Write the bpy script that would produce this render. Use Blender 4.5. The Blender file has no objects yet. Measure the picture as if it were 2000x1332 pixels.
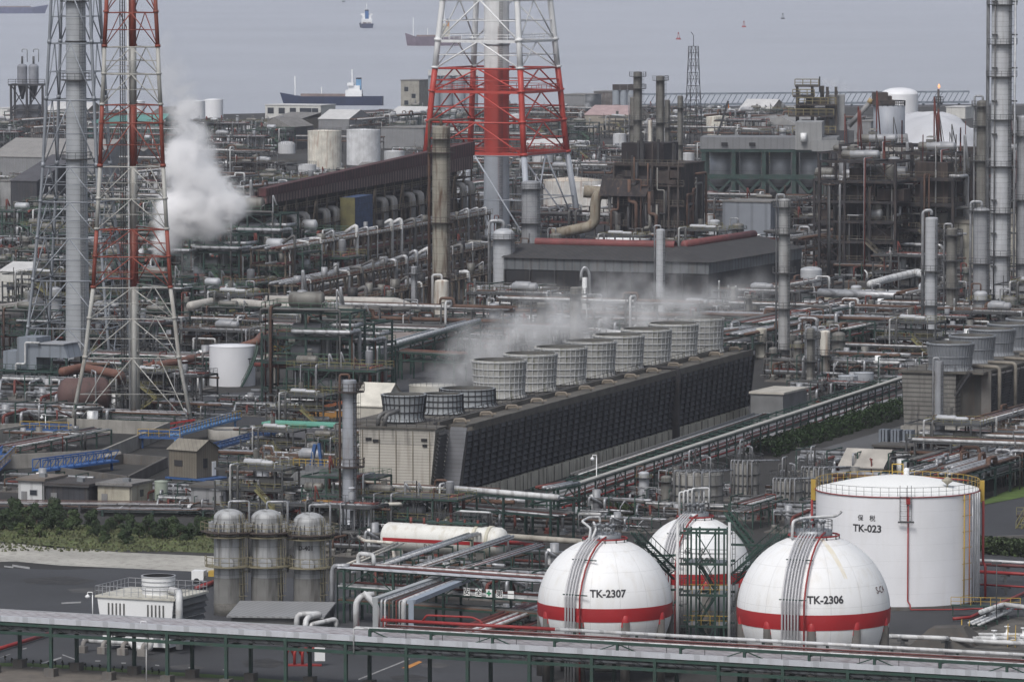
import bpy, math, random
from mathutils import Vector, Matrix
R = math.radians
sc = bpy.context.scene
C = sc.collection
# ---------------------------------------------------------------- camera
F = 10700.0; HC = 84.0; D0 = 0.71; DPX = math.degrees(1 / F)
PITCH = D0 + DPX * 666
cam = bpy.data.cameras.new('camera'); co = bpy.data.objects.new('camera', cam); C.objects.link(co)
co.location = (0, 0, HC); co.rotation_euler = (R(90 - PITCH), 0, 0)
cam.sensor_width = 36; cam.lens = F * 36 / 2000; cam.clip_start = 5; cam.clip_end = 60000
sc.camera = co
# ---------------------------------------------------------------- light
SUN_EL, SUN_AZ = 52, 205          # azimuth clockwise from +Y
w = bpy.data.worlds.new('World'); sc.world = w; w.use_nodes = True
nt = w.node_tree; nt.nodes.clear()
wo = nt.nodes.new('ShaderNodeOutputWorld'); bg = nt.nodes.new('ShaderNodeBackground')
sky = nt.nodes.new('ShaderNodeTexSky'); sky.sky_type = 'NISHITA'; sky.sun_disc = False
sky.sun_elevation = R(SUN_EL); sky.sun_rotation = R(SUN_AZ); sky.air_density = 1.0; sky.dust_density = 3.5; sky.ozone_density = 1.5
hs = nt.nodes.new('ShaderNodeHueSaturation'); hs.inputs['Saturation'].default_value = .5
nt.links.new(sky.outputs[0], hs.inputs['Color']); nt.links.new(hs.outputs[0], bg.inputs[0]); nt.links.new(bg.outputs[0], wo.inputs[0])
bg.inputs[1].default_value = .10
sl = bpy.data.lights.new('sun', 'SUN'); so = bpy.data.objects.new('sun', sl); C.objects.link(so)
sl.energy = 1.5; sl.angle = R(18); sl.color = (1, .97, .93)
az = R(SUN_AZ); el = R(SUN_EL)
sdir = Vector((math.sin(az) * math.cos(el), math.cos(az) * math.cos(el), math.sin(el)))
so.rotation_euler = sdir.to_track_quat('Z', 'Y').to_euler()
sc.view_settings.view_transform = 'Standard'; sc.view_settings.look = 'None'
sc.view_settings.exposure = 0.36; sc.view_settings.gamma = 1
cy = sc.cycles
cy.use_denoising = True; cy.max_bounces = 16; cy.diffuse_bounces = 2; cy.glossy_bounces = 2; cy.volume_bounces = 14
cy.transparent_max_bounces = 6; cy.volume_max_steps = 96; cy.use_adaptive_sampling = True; cy.adaptive_threshold = .02
# ---------------------------------------------------------------- pixel <-> place
def ray(x, y):
    a = R(PITCH); f = Vector((0, math.cos(a), -math.sin(a))); u = Vector((0, math.sin(a), math.cos(a)))
    return f + Vector((1, 0, 0)) * ((x - 1000) / F) + u * (-(y - 666) / F)
def g(x, y, z=0.0):
    d = ray(x, y); t = (z - HC) / d.z
    return Vector((d.x * t, d.y * t, z))
def atd(x, y, Y):                    # the point of the ray standing at ground distance Y
    d = ray(x, y); t = Y / d.y
    return Vector((d.x * t, Y, HC + d.z * t))
def mpp(Y): return Y / F
ROT = -22.5
U = Vector((math.cos(R(ROT)), math.sin(R(ROT)), 0)); V = Vector((-U.y, U.x, 0))
def px(p):
    q = Vector(p) - Vector((0, 0, HC)); a = R(PITCH)
    f = Vector((0, math.cos(a), -math.sin(a))); u = Vector((0, math.sin(a), math.cos(a)))
    z = q.dot(f); return (1000 + F * q.x / z, 666 - F * q.dot(u) / z)
# ---------------------------------------------------------------- materials
MATS = {}
def M(name, col, rough=.65, metal=0.0, var=.22, sc_=.35, streak=0.0, scol=(.10, .07, .05), dz=0, na=0, dx=0, grime=0.0, gcol=(.06, .055, .05), lw=.07, ld=.45, bump=0.0):
    if name in MATS: return MATS[name]
    m = bpy.data.materials.new(name); MATS[name] = m; m.use_nodes = True
    n = m.node_tree; L = n.links.new; N = n.nodes.new
    bs = n.nodes['Principled BSDF']; bs.inputs['Roughness'].default_value = rough; bs.inputs['Metallic'].default_value = metal
    tc = N('ShaderNodeTexCoord')
    def mixc(f, a, b, t='MIX'):
        x = N('ShaderNodeMix'); x.data_type = 'RGBA'; x.blend_type = t
        if isinstance(f, float): x.inputs[0].default_value = f
        else: L(f, x.inputs[0])
        for i, v in ((6, a), (7, b)):
            if isinstance(v, tuple): x.inputs[i].default_value = (*v[:3], 1)
            else: L(v, x.inputs[i])
        return x.outputs[2]
    def noise(scale, vec=(1, 1, 1), det=3):
        mp = N('ShaderNodeMapping'); mp.inputs['Scale'].default_value = vec; L(tc.outputs['Object'], mp.inputs[0])
        t = N('ShaderNodeTexNoise'); t.inputs['Scale'].default_value = scale; t.inputs['Detail'].default_value = det; L(mp.outputs[0], t.inputs['Vector'])
        return t.outputs['Fac']
    def ramp(f, a, b):
        r = N('ShaderNodeMapRange'); r.inputs[1].default_value = a; r.inputs[2].default_value = b; r.clamp = True; L(f, r.inputs[0]); return r.outputs[0]
    def math_(op, a, b=None):
        x = N('ShaderNodeMath'); x.operation = op
        for i, v in ((0, a), (1, b)):
            if v is None: continue
            if isinstance(v, (int, float)): x.inputs[i].default_value = v
            else: L(v, x.inputs[i])
        return x.outputs[0]
    lo = tuple(c * (1 - var) for c in col); hi = tuple(min(.9, c * (1 + var * .8)) for c in col)
    c = mixc(ramp(noise(sc_), .3, .7), lo, hi)
    if streak > 0: c = mixc(math_('MULTIPLY', ramp(noise(1.3, (1, 1, .12), 4), .5, .72), float(streak)), c, scol)
    if grime > 0: c = mixc(math_('MULTIPLY', ramp(noise(.9, (1, 1, 1), 5), .48, .7), float(grime)), c, gcol)
    if dz or na or dx:
        sx = N('ShaderNodeSeparateXYZ'); L(tc.outputs['Object'], sx.inputs[0]); fac = None
        def line(v, w_):
            fr = math_('FRACT', v); return math_('LESS_THAN', fr, w_)
        if dz: fac = line(math_('DIVIDE', sx.outputs[2], float(dz)), lw)
        if na:
            at = math_('ARCTAN2', sx.outputs[1], sx.outputs[0]); l2 = line(math_('MULTIPLY', at, na / 6.2832), lw)
            fac = l2 if fac is None else math_('MAXIMUM', fac, l2)
        if dx:
            l2 = line(math_('DIVIDE', math_('ADD', sx.outputs[0], sx.outputs[1]), float(dx)), max(lw, .2)); fac = l2 if fac is None else math_('MAXIMUM', fac, l2)
        c = mixc(math_('MULTIPLY', fac, ld), c, tuple(v * .25 for v in col))
    L(c, bs.inputs['Base Color'])
    if bump:
        b = N('ShaderNodeBump'); b.inputs['Strength'].default_value = bump; b.inputs['Distance'].default_value = .3; L(noise(2.0, (1, 1, 1), 5), b.inputs['Height']); L(b.outputs[0], bs.inputs['Normal'])
    return m
white = M('white_paint', (.74, .75, .76), .45, var=.05, sc_=.15)
tankwhite = M('tank_white', (.74, .75, .78), .5, var=.05, sc_=.2, streak=.10, scol=(.5, .47, .42), dz=2.05, lw=.018, ld=.18)
dirtywhite = M('dirty_white', (.60, .60, .58), .6, var=.12, streak=.55, scol=(.22, .13, .07))
rustwhite = M('rusty_white', (.55, .53, .48), .7, var=.15, streak=.8, scol=(.20, .10, .05))
red = M('red_paint', (.34, .018, .022), .5, var=.10)
safered = M('aviation_red', (.40, .045, .032), .5, var=.10)
dullred = M('dull_red', (.15, .04, .032), .7, var=.25)
green = M('green_steel', (.022, .056, .044), .6, var=.25, grime=.35)
dgreen = M('dark_green_steel', (.015, .042, .036), .6, var=.3, grime=.4)
grey = M('grey_paint', (.30, .31, .33), .6, var=.12)
clad = M('cladding', (.29, .30, .32), .5, .12, var=.14, dz=1.25, na=6, lw=.05, streak=.2)
cladw = M('cladding_light', (.40, .415, .44), .55, .05, var=.10, dz=1.1, lw=.06, streak=.15, scol=(.2, .2, .2))
cladd = M('cladding_dirty', (.175, .172, .16), .6, .2, var=.2, dz=1.6, na=6, lw=.05, streak=.6, scol=(.07, .055, .045))
pipeg = M('pipe_insulation', (.36, .37, .39), .42, .4, var=.22, sc_=.6, grime=.3, gcol=(.15, .14, .13), dx=1.9, lw=.05, ld=.5)
piped = M('pipe_dull', (.12, .12, .12), .6, .2, var=.2, grime=.4)
pipew = M('pipe_white', (.54, .55, .56), .5, var=.16, sc_=.6, grime=.35, gcol=(.24, .21, .18), dx=2.6, lw=.04, ld=.4)
piper = M('pipe_red', (.24, .02, .02), .55, var=.15)
pipem = M('pipe_maroon', (.10, .028, .026), .6, var=.2)
pipeb = M('pipe_rust', (.10, .055, .038), .8, var=.35, grime=.4)
steel = M('steel_grey', (.07, .073, .077), .6, .2, var=.2, grime=.4)
dsteel = M('steel_dark', (.028, .028, .032), .65, .1, var=.3, grime=.4)
galv = M('galvanised', (.24, .255, .275), .45, .4, var=.12)
rust = M('rust_steel', (.042, .031, .028), .85, var=.45, grime=.5)
yellow = M('yellow_paint', (.42, .28, .05), .6, var=.15)
orange = M('orange_paint', (.45, .14, .02), .6, var=.15)
blue = M('blue_paint', (.03, .08, .21), .55, var=.2)
conc = M('concrete', (.27, .26, .24), .9, var=.2, streak=.4, scol=(.10, .09, .08))
concd = M('concrete_dark', (.11, .105, .10), .9, var=.3, streak=.5)
black = M('black_void', (.012, .012, .014), .8, var=.2)
beige = M('beige_panel', (.36, .33, .26), .7, var=.12, streak=.2, dx=1.0, lw=.1, ld=.12)
brown = M('brown_panel', (.17, .15, .115), .75, var=.2, streak=.3, dx=.8, lw=.15, ld=.2)
greyp = M('grey_panel', (.20, .205, .215), .6, var=.12, dx=.7, lw=.2, ld=.18, streak=.2)
bluep = M('bluegrey_panel', (.16, .18, .21), .6, var=.12, dx=.8, lw=.2, ld=.15)
darkp = M('dark_panel', (.035, .037, .045), .7, var=.3, streak=.3, dx=.9, lw=.2, ld=.35)
roofg = M('roof_grey', (.19, .185, .18), .8, var=.2, dx=.8, lw=.25, ld=.2, grime=.4)
ink = M('ink', (.025, .025, .03), .7, var=.1)
inkb = M('lettering_brown', (.10, .04, .04), .7, var=.1)
# ---------------------------------------------------------------- mesh builder
def frame_of(d):
    d = d.normalized(); a = Vector((0, 0, 1)) if abs(d.z) < .9 else Vector((1, 0, 0))
    s = d.cross(a).normalized(); return s, s.cross(d).normalized()
class MB:
    def __init__(s): s.v = []; s.f = []; s.sm = []
    def _add(s, vs, fs, sm=False):
        o = len(s.v); s.v += [tuple(p) for p in vs]; s.f += [tuple(i + o for i in f) for f in fs]; s.sm += [sm] * len(fs); return s
    def box(s, x0, y0, z0, x1, y1, z1):
        return s._add([(x0, y0, z0), (x1, y0, z0), (x1, y1, z0), (x0, y1, z0), (x0, y0, z1), (x1, y0, z1), (x1, y1, z1), (x0, y1, z1)],
                      [(3, 2, 1, 0), (4, 5, 6, 7), (0, 1, 5, 4), (1, 2, 6, 5), (2, 3, 7, 6), (3, 0, 4, 7)])
    def cbox(s, c, sx, sy, sz, rz=0):
        vs = []
        for z in (-.5, .5):
            for x, y in ((-.5, -.5), (.5, -.5), (.5, .5), (-.5, .5)):
                vs.append((c[0] + x * sx * math.cos(rz) - y * sy * math.sin(rz), c[1] + x * sx * math.sin(rz) + y * sy * math.cos(rz), c[2] + z * sz))
        return s._add(vs, [(3, 2, 1, 0), (4, 5, 6, 7), (0, 1, 5, 4), (1, 2, 6, 5), (2, 3, 7, 6), (3, 0, 4, 7)])
    def prism(s, poly, z0, z1, top=None):   # poly of (x,y), optional different top poly
        n = len(poly); top = top or poly
        vs = [(x, y, z0) for x, y in poly] + [(x, y, z1) for x, y in top]
        return s._add(vs, [tuple(range(n - 1, -1, -1)), tuple(range(n, 2 * n))] + [(i, (i + 1) % n, n + (i + 1) % n, n + i) for i in range(n)])
    def beam(s, p, q, w=.2, h=None, n=4):
        p = Vector(p); q = Vector(q); h = h or w
        if (q - p).length < 1e-6: return s
        a, b = frame_of(q - p); vs = []
        for e in (p, q):
            for i in range(n):
                t = math.pi / 4 + i * 2 * math.pi / n; k = .7071 if n == 4 else .5
                vs.append(e + a * math.cos(t) * w * k + b * math.sin(t) * h * k)
        return s._add(vs, [tuple(range(n - 1, -1, -1)), tuple(range(n, 2 * n))] + [(i, (i + 1) % n, n + (i + 1) % n, n + i) for i in range(n)], n > 5)
    def tube(s, pts, r, n=8, bend=2.0):
        pts = [Vector(p) for p in pts]; P = [pts[0]]
        for i in range(1, len(pts) - 1):
            a, b, c = pts[i - 1], pts[i], pts[i + 1]; da = (a - b); dc = (c - b)
            if da.length < 1e-4 or dc.length < 1e-4: continue
            k = min(r * bend, da.length * .45, dc.length * .45)
            if da.normalized().dot(dc.normalized()) < -.985: P.append(b); continue
            p0 = b + da.normalized() * k; p2 = b + dc.normalized() * k
            for t in (0, .33, .67, 1): P.append((1 - t) ** 2 * p0 + 2 * t * (1 - t) * b + t * t * p2)
        P.append(pts[-1]); vs = []; ref = None
        for i, p in enumerate(P):
            d = (P[min(i + 1, len(P) - 1)] - P[max(i - 1, 0)])
            if d.length < 1e-6: d = Vector((0, 0, 1))
            d.normalize()
            if ref is None: ref, _ = frame_of(d)
            ref = ref - d * ref.dot(d)
            if ref.length < 1e-3: ref, _ = frame_of(d)
            ref.normalize(); b = d.cross(ref)
            for j in range(n):
                t = 2 * math.pi * j / n; vs.append(p + ref * math.cos(t) * r + b * math.sin(t) * r)
        m = len(P); fs = [tuple(range(n - 1, -1, -1)), tuple(range((m - 1) * n, m * n))]
        for i in range(m - 1):
            for j in range(n): fs.append((i * n + j, i * n + (j + 1) % n, (i + 1) * n + (j + 1) % n, (i + 1) * n + j))
        return s._add(vs, fs, True)
    def lathe(s, prof, n=24, c=(0, 0, 0), sm=True, a0=0, a1=360):
        full = abs(a1 - a0) >= 360; m = n if full else n + 1; vs = []; fs = []
        for r, z in prof:
            for j in range(m):
                t = R(a0 + (a1 - a0) * j / n); vs.append((c[0] + r * math.cos(t), c[1] + r * math.sin(t), c[2] + z))
        for i in range(len(prof) - 1):
            for j in range(n):
                k = (j + 1) % m; fs.append((i * m + j, i * m + k, (i + 1) * m + k, (i + 1) * m + j))
        return s._add(vs, fs, sm)
    def cyl(s, c, r, h, n=16, r2=None):
        r2 = r if r2 is None else r2; k = len(s.v)
        s.lathe([(r, 0), (r2, h)], n, c); s.f += [tuple(range(k + n - 1, k - 1, -1)), tuple(range(k + n, k + 2 * n))]; s.sm += [False, False]; return s
    def dome(s, r, z, h, n=24, c=(0, 0, 0), k=6):
        return s.lathe([(r * math.cos(i * math.pi / 2 / k), z + h * math.sin(i * math.pi / 2 / k)) for i in range(k)] + [(.001, z + h)], n, c)
    def sphere(s, c, r, n=32, k=16):
        return s.lathe([(max(.001, r * math.sin(math.pi * i / k)), -r * math.cos(math.pi * i / k)) for i in range(k + 1)], n, c)
    def rail(s, pts, h=1.1, sp=2.0, w=.07, closed=False, mid=True):
        pts = [Vector(p) for p in pts]
        if closed: pts = pts + [pts[0]]
        for a, b in zip(pts, pts[1:]):
            up = Vector((0, 0, h)); s.beam(a + up, b + up, w)
            if mid: s.beam(a + up * .5, b + up * .5, w * .7)
            n = max(1, int((b - a).length / sp))
            for i in range(n): q = a.lerp(b, i / n); s.beam(q, q + up, w)
        s.beam(pts[-1], pts[-1] + Vector((0, 0, h)), w); return s
    def ladder(s, p, h, w=.5, cage=True, d=(0, -1)):
        x, y, z = p; dx, dy = d; px_, py_ = -dy, dx
        for k in (-1, 1): s.beam((x + px_ * w / 2 * k, y + py_ * w / 2 * k, z), (x + px_ * w / 2 * k, y + py_ * w / 2 * k, z + h), .07)
        for i in range(int(h / .6)): s.beam((x - px_ * w / 2, y - py_ * w / 2, z + i * .6), (x + px_ * w / 2, y + py_ * w / 2, z + i * .6), .04)
        if cage:
            for i in range(1, int(h / 1.5)):
                zz = z + i * 1.5; a = (x - px_ * .4, y - py_ * .4, zz); b = (x - px_ * .4 + dx * .7, y - py_ * .4 + dy * .7, zz); c = (x + px_ * .4 + dx * .7, y + py_ * .4 + dy * .7, zz); e = (x + px_ * .4, y + py_ * .4, zz)
                s.beam(a, b, .05); s.beam(b, c, .05); s.beam(c, e, .05)
            for k in (-1, 0, 1): s.beam((x + px_ * .4 * k + dx * .7, y + py_ * .4 * k + dy * .7, z + 2), (x + px_ * .4 * k + dx * .7, y + py_ * .4 * k + dy * .7, z + h), .05)
        return s
    def stair(s, p, q, w=.9, step=.35):
        p = Vector(p); q = Vector(q); d = q - p; hz = Vector((d.x, d.y, 0)).normalized(); sd = Vector((-hz.y, hz.x, 0)) * w / 2
        for k in (-1, 1):
            s.beam(p + sd * k, q + sd * k, .08, .3); s.beam(p + sd * k + Vector((0, 0, 1)), q + sd * k + Vector((0, 0, 1)), .07)
            for i in range(int(d.length / 1.5) + 1): a = p.lerp(q, i * 1.5 / d.length) + sd * k; s.beam(a, a + Vector((0, 0, 1)), .06)
        n = max(2, int(abs(d.z) / step))
        for i in range(n): a = p.lerp(q, (i + .5) / n); s.beam(a - sd, a + sd, .28, .05)
        return s
    def trans(s, mat, k=0):
        for i in range(k, len(s.v)): s.v[i] = tuple(mat @ Vector(s.v[i]))
        return s
    def build(s, name, mat, parent=None, loc=None):
        me = bpy.data.meshes.new(name); me.from_pydata(s.v, [], s.f)
        if any(s.sm): me.polygons.foreach_set('use_smooth', s.sm)
        me.materials.append(mat); me.update()
        o = bpy.data.objects.new(name, me); C.objects.link(o); o.parent = parent
        if loc: o.location = loc
        if any(s.sm) and not all(s.sm): pass
        return o
ALL = []
def tag(o, label, cat, group=None, kind=None):
    o['label'] = label; o['category'] = cat
    if group: o['group'] = group
    o['kind'] = kind or 'thing'
    ALL.append(o); return o
def thing(name, label, cat, loc=(0, 0, 0), rz=0, group=None):
    o = bpy.data.objects.new(name, None); C.objects.link(o); o.empty_display_size = .5
    o.location = loc; o.rotation_euler = (0, 0, R(rz)); return tag(o, label, cat, group)
def struct(o, kind='structure'): o['kind'] = kind; return o
def copy_tree(o, loc, rz=None, label=None, scale=None):
    kids = {}
    for c in bpy.data.objects:
        if c.parent: kids.setdefault(c.parent.name, []).append(c)
    def cp(a, par):
        b = a.copy(); C.objects.link(b); b.parent = par
        for ch in kids.get(a.name, []): cp(ch, b)
        return b
    n = cp(o, None); n.location = loc
    if rz is not None: n.rotation_euler = (0, 0, R(rz))
    if label: n['label'] = label
    if scale: n.scale = scale
    ALL.append(n); return n
def text_mesh(body, size, name, mat, parent, fn, bold=.0, cjk=False):
    cu = bpy.data.curves.new('t', 'FONT'); cu.body = body; cu.size = size; cu.align_x = 'CENTER'; cu.align_y = 'CENTER'; cu.offset = bold; cu.extrude = 0; cu.resolution_u = 4
    o = bpy.data.objects.new('t', cu); C.objects.link(o); bpy.context.view_layer.update()
    dg = bpy.context.evaluated_depsgraph_get(); me = bpy.data.meshes.new_from_object(o.evaluated_get(dg)); bpy.data.objects.remove(o)
    for v in me.vertices: v.co = fn(v.co.x, v.co.y)
    me.materials.clear(); me.materials.append(mat); me.name = name
    t = bpy.data.objects.new(name, me); C.objects.link(t); t.parent = parent; return t
rnd = random.Random(7)
# ================================================================ SETTING
gm = M('plant_ground', (.030, .029, .028), .95, var=.5, sc_=.035, grime=.6, gcol=(.02, .019, .018), dz=0, dx=9, lw=.2, ld=.12)
asph = M('asphalt', (.040, .042, .048), .9, var=.3, sc_=.05, grime=.45, gcol=(.03, .03, .032))
asphl = M('pale_asphalt', (.085, .087, .092), .9, var=.2, sc_=.05, grime=.3, gcol=(.06, .06, .06))
sandm = M('pale_gravel', (.36, .35, .32), .95, var=.25, sc_=.08, grime=.6, gcol=(.17, .16, .14))
grassm = M('grass', (.075, .100, .030), .95, var=.5, sc_=.12, grime=.7, gcol=(.15, .13, .09))
greeng = M('lawn', (.075, .125, .025), .95, var=.25, sc_=.3)
brownm = M('brown_gravel', (.13, .115, .10), .95, var=.2, sc_=.5, grime=.3)
paint = M('road_paint', (.26, .26, .26), .8, var=.4, sc_=1.5)
oran = M('road_paint_orange', (.45, .20, .05), .8, var=.2)
def sheet(name, pts, z, mat, kind='structure', label=None):
    mb = MB(); vs = [g(x, y, z) for x, y in pts]; c = sum(vs, Vector()) / len(vs)
    mb._add([v - c for v in vs], [tuple(range(len(vs)))] )
    o = mb.build(name, mat); o.location = c; o['kind'] = kind
    if o.data.polygons[0].normal.z < 0: o.data.flip_normals()
    return o
# land as one large sheet ending at an uneven coast, the sea beyond
sm_ = M('sea', (.37, .39, .435), .5, var=.06, sc_=.004)  # pale base colour stands in for the overcast sky's reflection on the water
n = sm_.node_tree; b = n.nodes['Principled BSDF']; L = n.links.new
tcn = n.nodes.new('ShaderNodeTexCoord'); mp = n.nodes.new('ShaderNodeMapping'); mp.inputs['Scale'].default_value = (.035, .09, 1); mp.inputs['Rotation'].default_value = (0, 0, .25)
nz = n.nodes.new('ShaderNodeTexNoise'); nz.inputs['Scale'].default_value = 1; nz.inputs['Detail'].default_value = 6; nz.inputs['Roughness'].default_value = .65
bp = n.nodes.new('ShaderNodeBump'); bp.inputs['Strength'].default_value = .55; bp.inputs['Distance'].default_value = 6
L(tcn.outputs['Object'], mp.inputs[0]); L(mp.outputs[0], nz.inputs['Vector']); L(nz.outputs[0], bp.inputs['Height']); L(bp.outputs[0], b.inputs['Normal'])
mb = MB(); mb._add([(-9000, 300, -3), (9000, 300, -3), (9000, 40000, -3), (-9000, 40000, -3)], [(0, 1, 2, 3)]); struct(mb.build('sea', sm_))
coast = [(-700, 236), (0, 238), (60, 236), (300, 226), (500, 222), (640, 218), (760, 214), (900, 212), (1130, 208), (1500, 207), (1800, 206), (2010, 206), (2700, 204)]
cp_ = [g(x, y, 0) for x, y in coast]
vs = [Vector((-700, 120, 0)), Vector((700, 120, 0))] + list(reversed(cp_))
mb = MB(); k = len(vs); mb._add([tuple(v) for v in vs] + [(v.x, v.y, -6) for v in vs], [tuple(range(k))] + [(i, (i + k), (i + 1) % k + k, (i + 1) % k) for i in range(k)])
struct(mb.build('ground', gm))
sheet('road', [(-60, 1108), (120, 1112), (260, 1108), (420, 1116), (700, 1140), (760, 1200), (900, 1250), (1060, 1310), (1100, 1420), (-80, 1420)], .02, asph)
sheet('gravel_area', [(-60, 1062), (40, 1060), (230, 1078), (420, 1086), (430, 1118), (260, 1110), (120, 1104), (30, 1096), (-60, 1098)], .03, sandm)
sheet('grass_verge', [(-60, 1018), (430, 1032), (430, 1080), (300, 1075), (110, 1070), (40, 1062), (-60, 1050)], .03, grassm)
sheet('verge', [(-60, 1300), (60, 1301), (410, 1322), (640, 1340), (640, 1420), (-60, 1420)], .03, brownm)
sheet('grass_strip', [(-60, 1293), (60, 1294), (410, 1316), (640, 1334), (640, 1341), (410, 1323), (60, 1301), (-60, 1300)], .05, greeng)
sheet('pale_road', [(1100, 1010), (1180, 960), (1760, 790), (1775, 765), (1740, 775), (1160, 930), (1040, 975)], .03, M('road_concrete', (.22, .225, .24), .9, var=.15, sc_=.08, grime=.3))
sheet('side_road', [(1590, 880), (1765, 830), (1765, 800), (1900, 800), (1900, 900), (1700, 905)], .03, asphl)
sheet('access_road', [(500, 815), (660, 775), (760, 735), (920, 715), (940, 735), (820, 775), (700, 800), (640, 840), (500, 850)], .03, asph)
sheet('yard', [(385, 830), (400, 770), (500, 765), (620, 790), (520, 822), (480, 835)], .035, asph)
sheet('lawn', [(1915, 980), (2010, 940), (2010, 968), (1960, 978), (1920, 985)], .05, greeng)
sheet('tank_yard', [(1640, 1130), (1930, 985), (2100, 950), (2100, 1420), (1700, 1420)], .03, asph)
sheet('yard_gravel', [(1740, 1235), (1840, 1262), (1915, 1215), (2100, 1190), (2100, 1420), (1700, 1420)], .05, M('dark_gravel', (.10, .095, .088), .95, var=.3, sc_=.4, grime=.5))
for i, (a, b_, wd) in enumerate([((0, 1283), (20, 1276), 1), ((60, 1300), (120, 1282), 3), ((44, 1266), (52, 1264), 2), ((186, 1289), (196, 1289), 2), ((237, 1293), (246, 1293), 2), ((303, 1297), (311, 1298), 2), ((368, 1302), (377, 1302), 2), ((435, 1306), (444, 1307), 2), ((114, 1242), (122, 1240), 2),
                                ((700, 1325), (800, 1285), 2.5), ((120, 1176), (158, 1174), 3), ((8, 1104), (26, 1106), 3), ((24, 1102), (58, 1107), 4), ((122, 1277), (150, 1287), 2)]):
    sheet('road_marking', [(a[0], a[1]), (b_[0], b_[1]), (b_[0], b_[1] + wd), (a[0], a[1] + wd)], .045, paint)
for i, (x, y, w_, h_, c_) in enumerate(((470, 1290, 90, 14, 0), (560, 1330, 120, 10, 1), (130, 1150, 120, 9, 1), (40, 1130, 150, 12, 0), (250, 1285, 60, 9, 0), (820, 1296, 60, 8, 1), (20, 1215, 110, 8, 1), (330, 1300, 70, 9, 1), (640, 1270, 70, 9, 0), (760, 1320, 80, 9, 0))):
    sheet('asphalt_patch', [(x, y), (x + w_ * .6, y - h_ * .4), (x + w_, y + h_ * .3), (x + w_ * .7, y + h_), (x + w_ * .1, y + h_ * .8)], .035 + i * .0006, (M('patch_dark', (.022, .022, .024), .85, var=.4, grime=.6), M('patch_pale', (.062, .062, .064), .9, var=.35, grime=.6))[c_])
sheet('road_marking', [(784, 1304), (818, 1290), (825, 1292), (800, 1304)], .045, oran)
# ================================================================ generic builders
def rack_posts(root, Lg, W, H, n, mat, levels, w=.28, brace=True, offs=.6):
    proto = MB()
    for y in (0, W): proto.beam((0, y, 0), (0, y, H), w)
    for z in levels: proto.beam((0, 0, z), (0, W, z), w * .8)
    p = proto.build('portal_frame', mat, root)
    sp = (Lg - 2 * offs) / max(1, n)
    for i in range(n + 1):
        q = p if i == 0 else p.copy()
        if i: C.objects.link(q); q.parent = root
        q.location = (offs + i * sp, 0, 0)
    for z in levels:
        for y in (0, W):
            MB().beam((0, y, z + w * .45), (Lg, y, z + w * .45), w * .9).build('long_beam', mat, root)
    if brace and len(levels) > 1:
        zt, zb = levels[0], levels[1]; mb = MB()
        for i in range(n):
            a = offs + i * sp
            if i % 2 == 0: mb.beam((a, 0, zb), (a + sp * .5, 0, zt), w * .45); mb.beam((a + sp, 0, zb), (a + sp * .5, 0, zt), w * .45)
        mb.build('bracing', mat, root)
def rack(name, label, A, B, W, H, pipes, levels=None, spacing=7.0, mat=green, post=.28, group='pipe racks of green steel', brace=True, cat='pipe rack', deck=None, walk=False, n=None):
    A = Vector(A); B = Vector(B); d = B - A; Lg = d.length; rz = math.degrees(math.atan2(d.y, d.x))
    t = thing(name, label, cat, A, rz, group); levels = levels or [H - .2, H - 1.6]
    rack_posts(t, Lg, W, H, n or max(1, int(Lg / spacing)), mat, levels, post, brace)
    if deck:
        for (y0, y1, z, th, m_) in deck: MB().box(-.2, y0, z, Lg + .2, y1, z + th).build('deck_cover', m_, t)
    for (y, z, r, m_) in pipes:
        pts = [(-.5, y, z), (Lg + .5, y, z)]
        MB().tube(pts, r, 8).build('pipe', m_, t)
    if walk: MB().rail([(0, -.1, H), (Lg, -.1, H)], 1.1, 2.2, .08).build('handrail', mat, t)
    return t, Lg
def fan_pipes(k, W, z, mats, rs, seed=0):
    r_ = random.Random(seed); out = []; y = .35
    while y < W - .3 and len(out) < k:
        r = r_.choice(rs); out.append((y + r, z + r, r, r_.choice(mats))); y += 2 * r + .12 + r_.random() * .3
    return out
# ================================================================ FOREGROUND RACK
P0 = g(-60, 1311, 0); fr = thing('pipe_rack', 'long green pipe rack with white deck cover crossing the whole bottom of the scene', 'pipe rack', P0, -23.3)
def pxl(a, x):   # distance along unit vector from P0 to reach pixel column x
    return None
Ud = Vector((math.cos(R(-23.3)), math.sin(R(-23.3)), 0))
LG = 135.0; zt = 6.35; zb = 4.9; Wd = 5.6
sp = 7.35; off = 3.2
fp = MB(); fp.beam((0, 0, .9), (0, 0, zt - .2), .36); bp_ = MB(); bp_.beam((0, 0, .9), (0, 0, zb), .36)
cb = MB(); cb.beam((0, 0, zt - .35), (0, Wd, zt - .35), .25); cb.beam((0, 0, zb - .3), (0, Wd, zb - .3), .25)
fpo = ft = bpo = cbo = None
first = {}
def rep(key, name, mb, mat, parent, loc):
    if key not in first:
        o = mb().build(name, mat, parent); first[key] = o
    else:
        o = first[key].copy(); C.objects.link(o); o.parent = parent
    o.location = loc; return o
for i in range(19):
    x = off + i * sp
    rep('fp', 'post', lambda: fp, green, fr, (x, 0, 0)); rep('foot', 'footing', lambda: MB().box(-.6, -.6, 0, .6, .6, .95), concd, fr, (x, 0, 0))
    rep('bpp', 'post', lambda: bp_, dgreen, fr, (x + .3, Wd, 0)); rep('foot', 'footing', None, concd, fr, (x + .3, Wd, 0))
    rep('cb', 'cross_beam', lambda: cb, green, fr, (x, 0, 0))
mb = MB().box(-1, .2, zt, LG, Wd, zt + .12); lil = M('deck_lilac', (.36, .35, .37), .7, var=.2, sc_=1.2, grime=.6, gcol=(.17, .13, .13), dx=1.5, lw=.06, ld=.3)
mb.build('deck', lil, fr)
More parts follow.
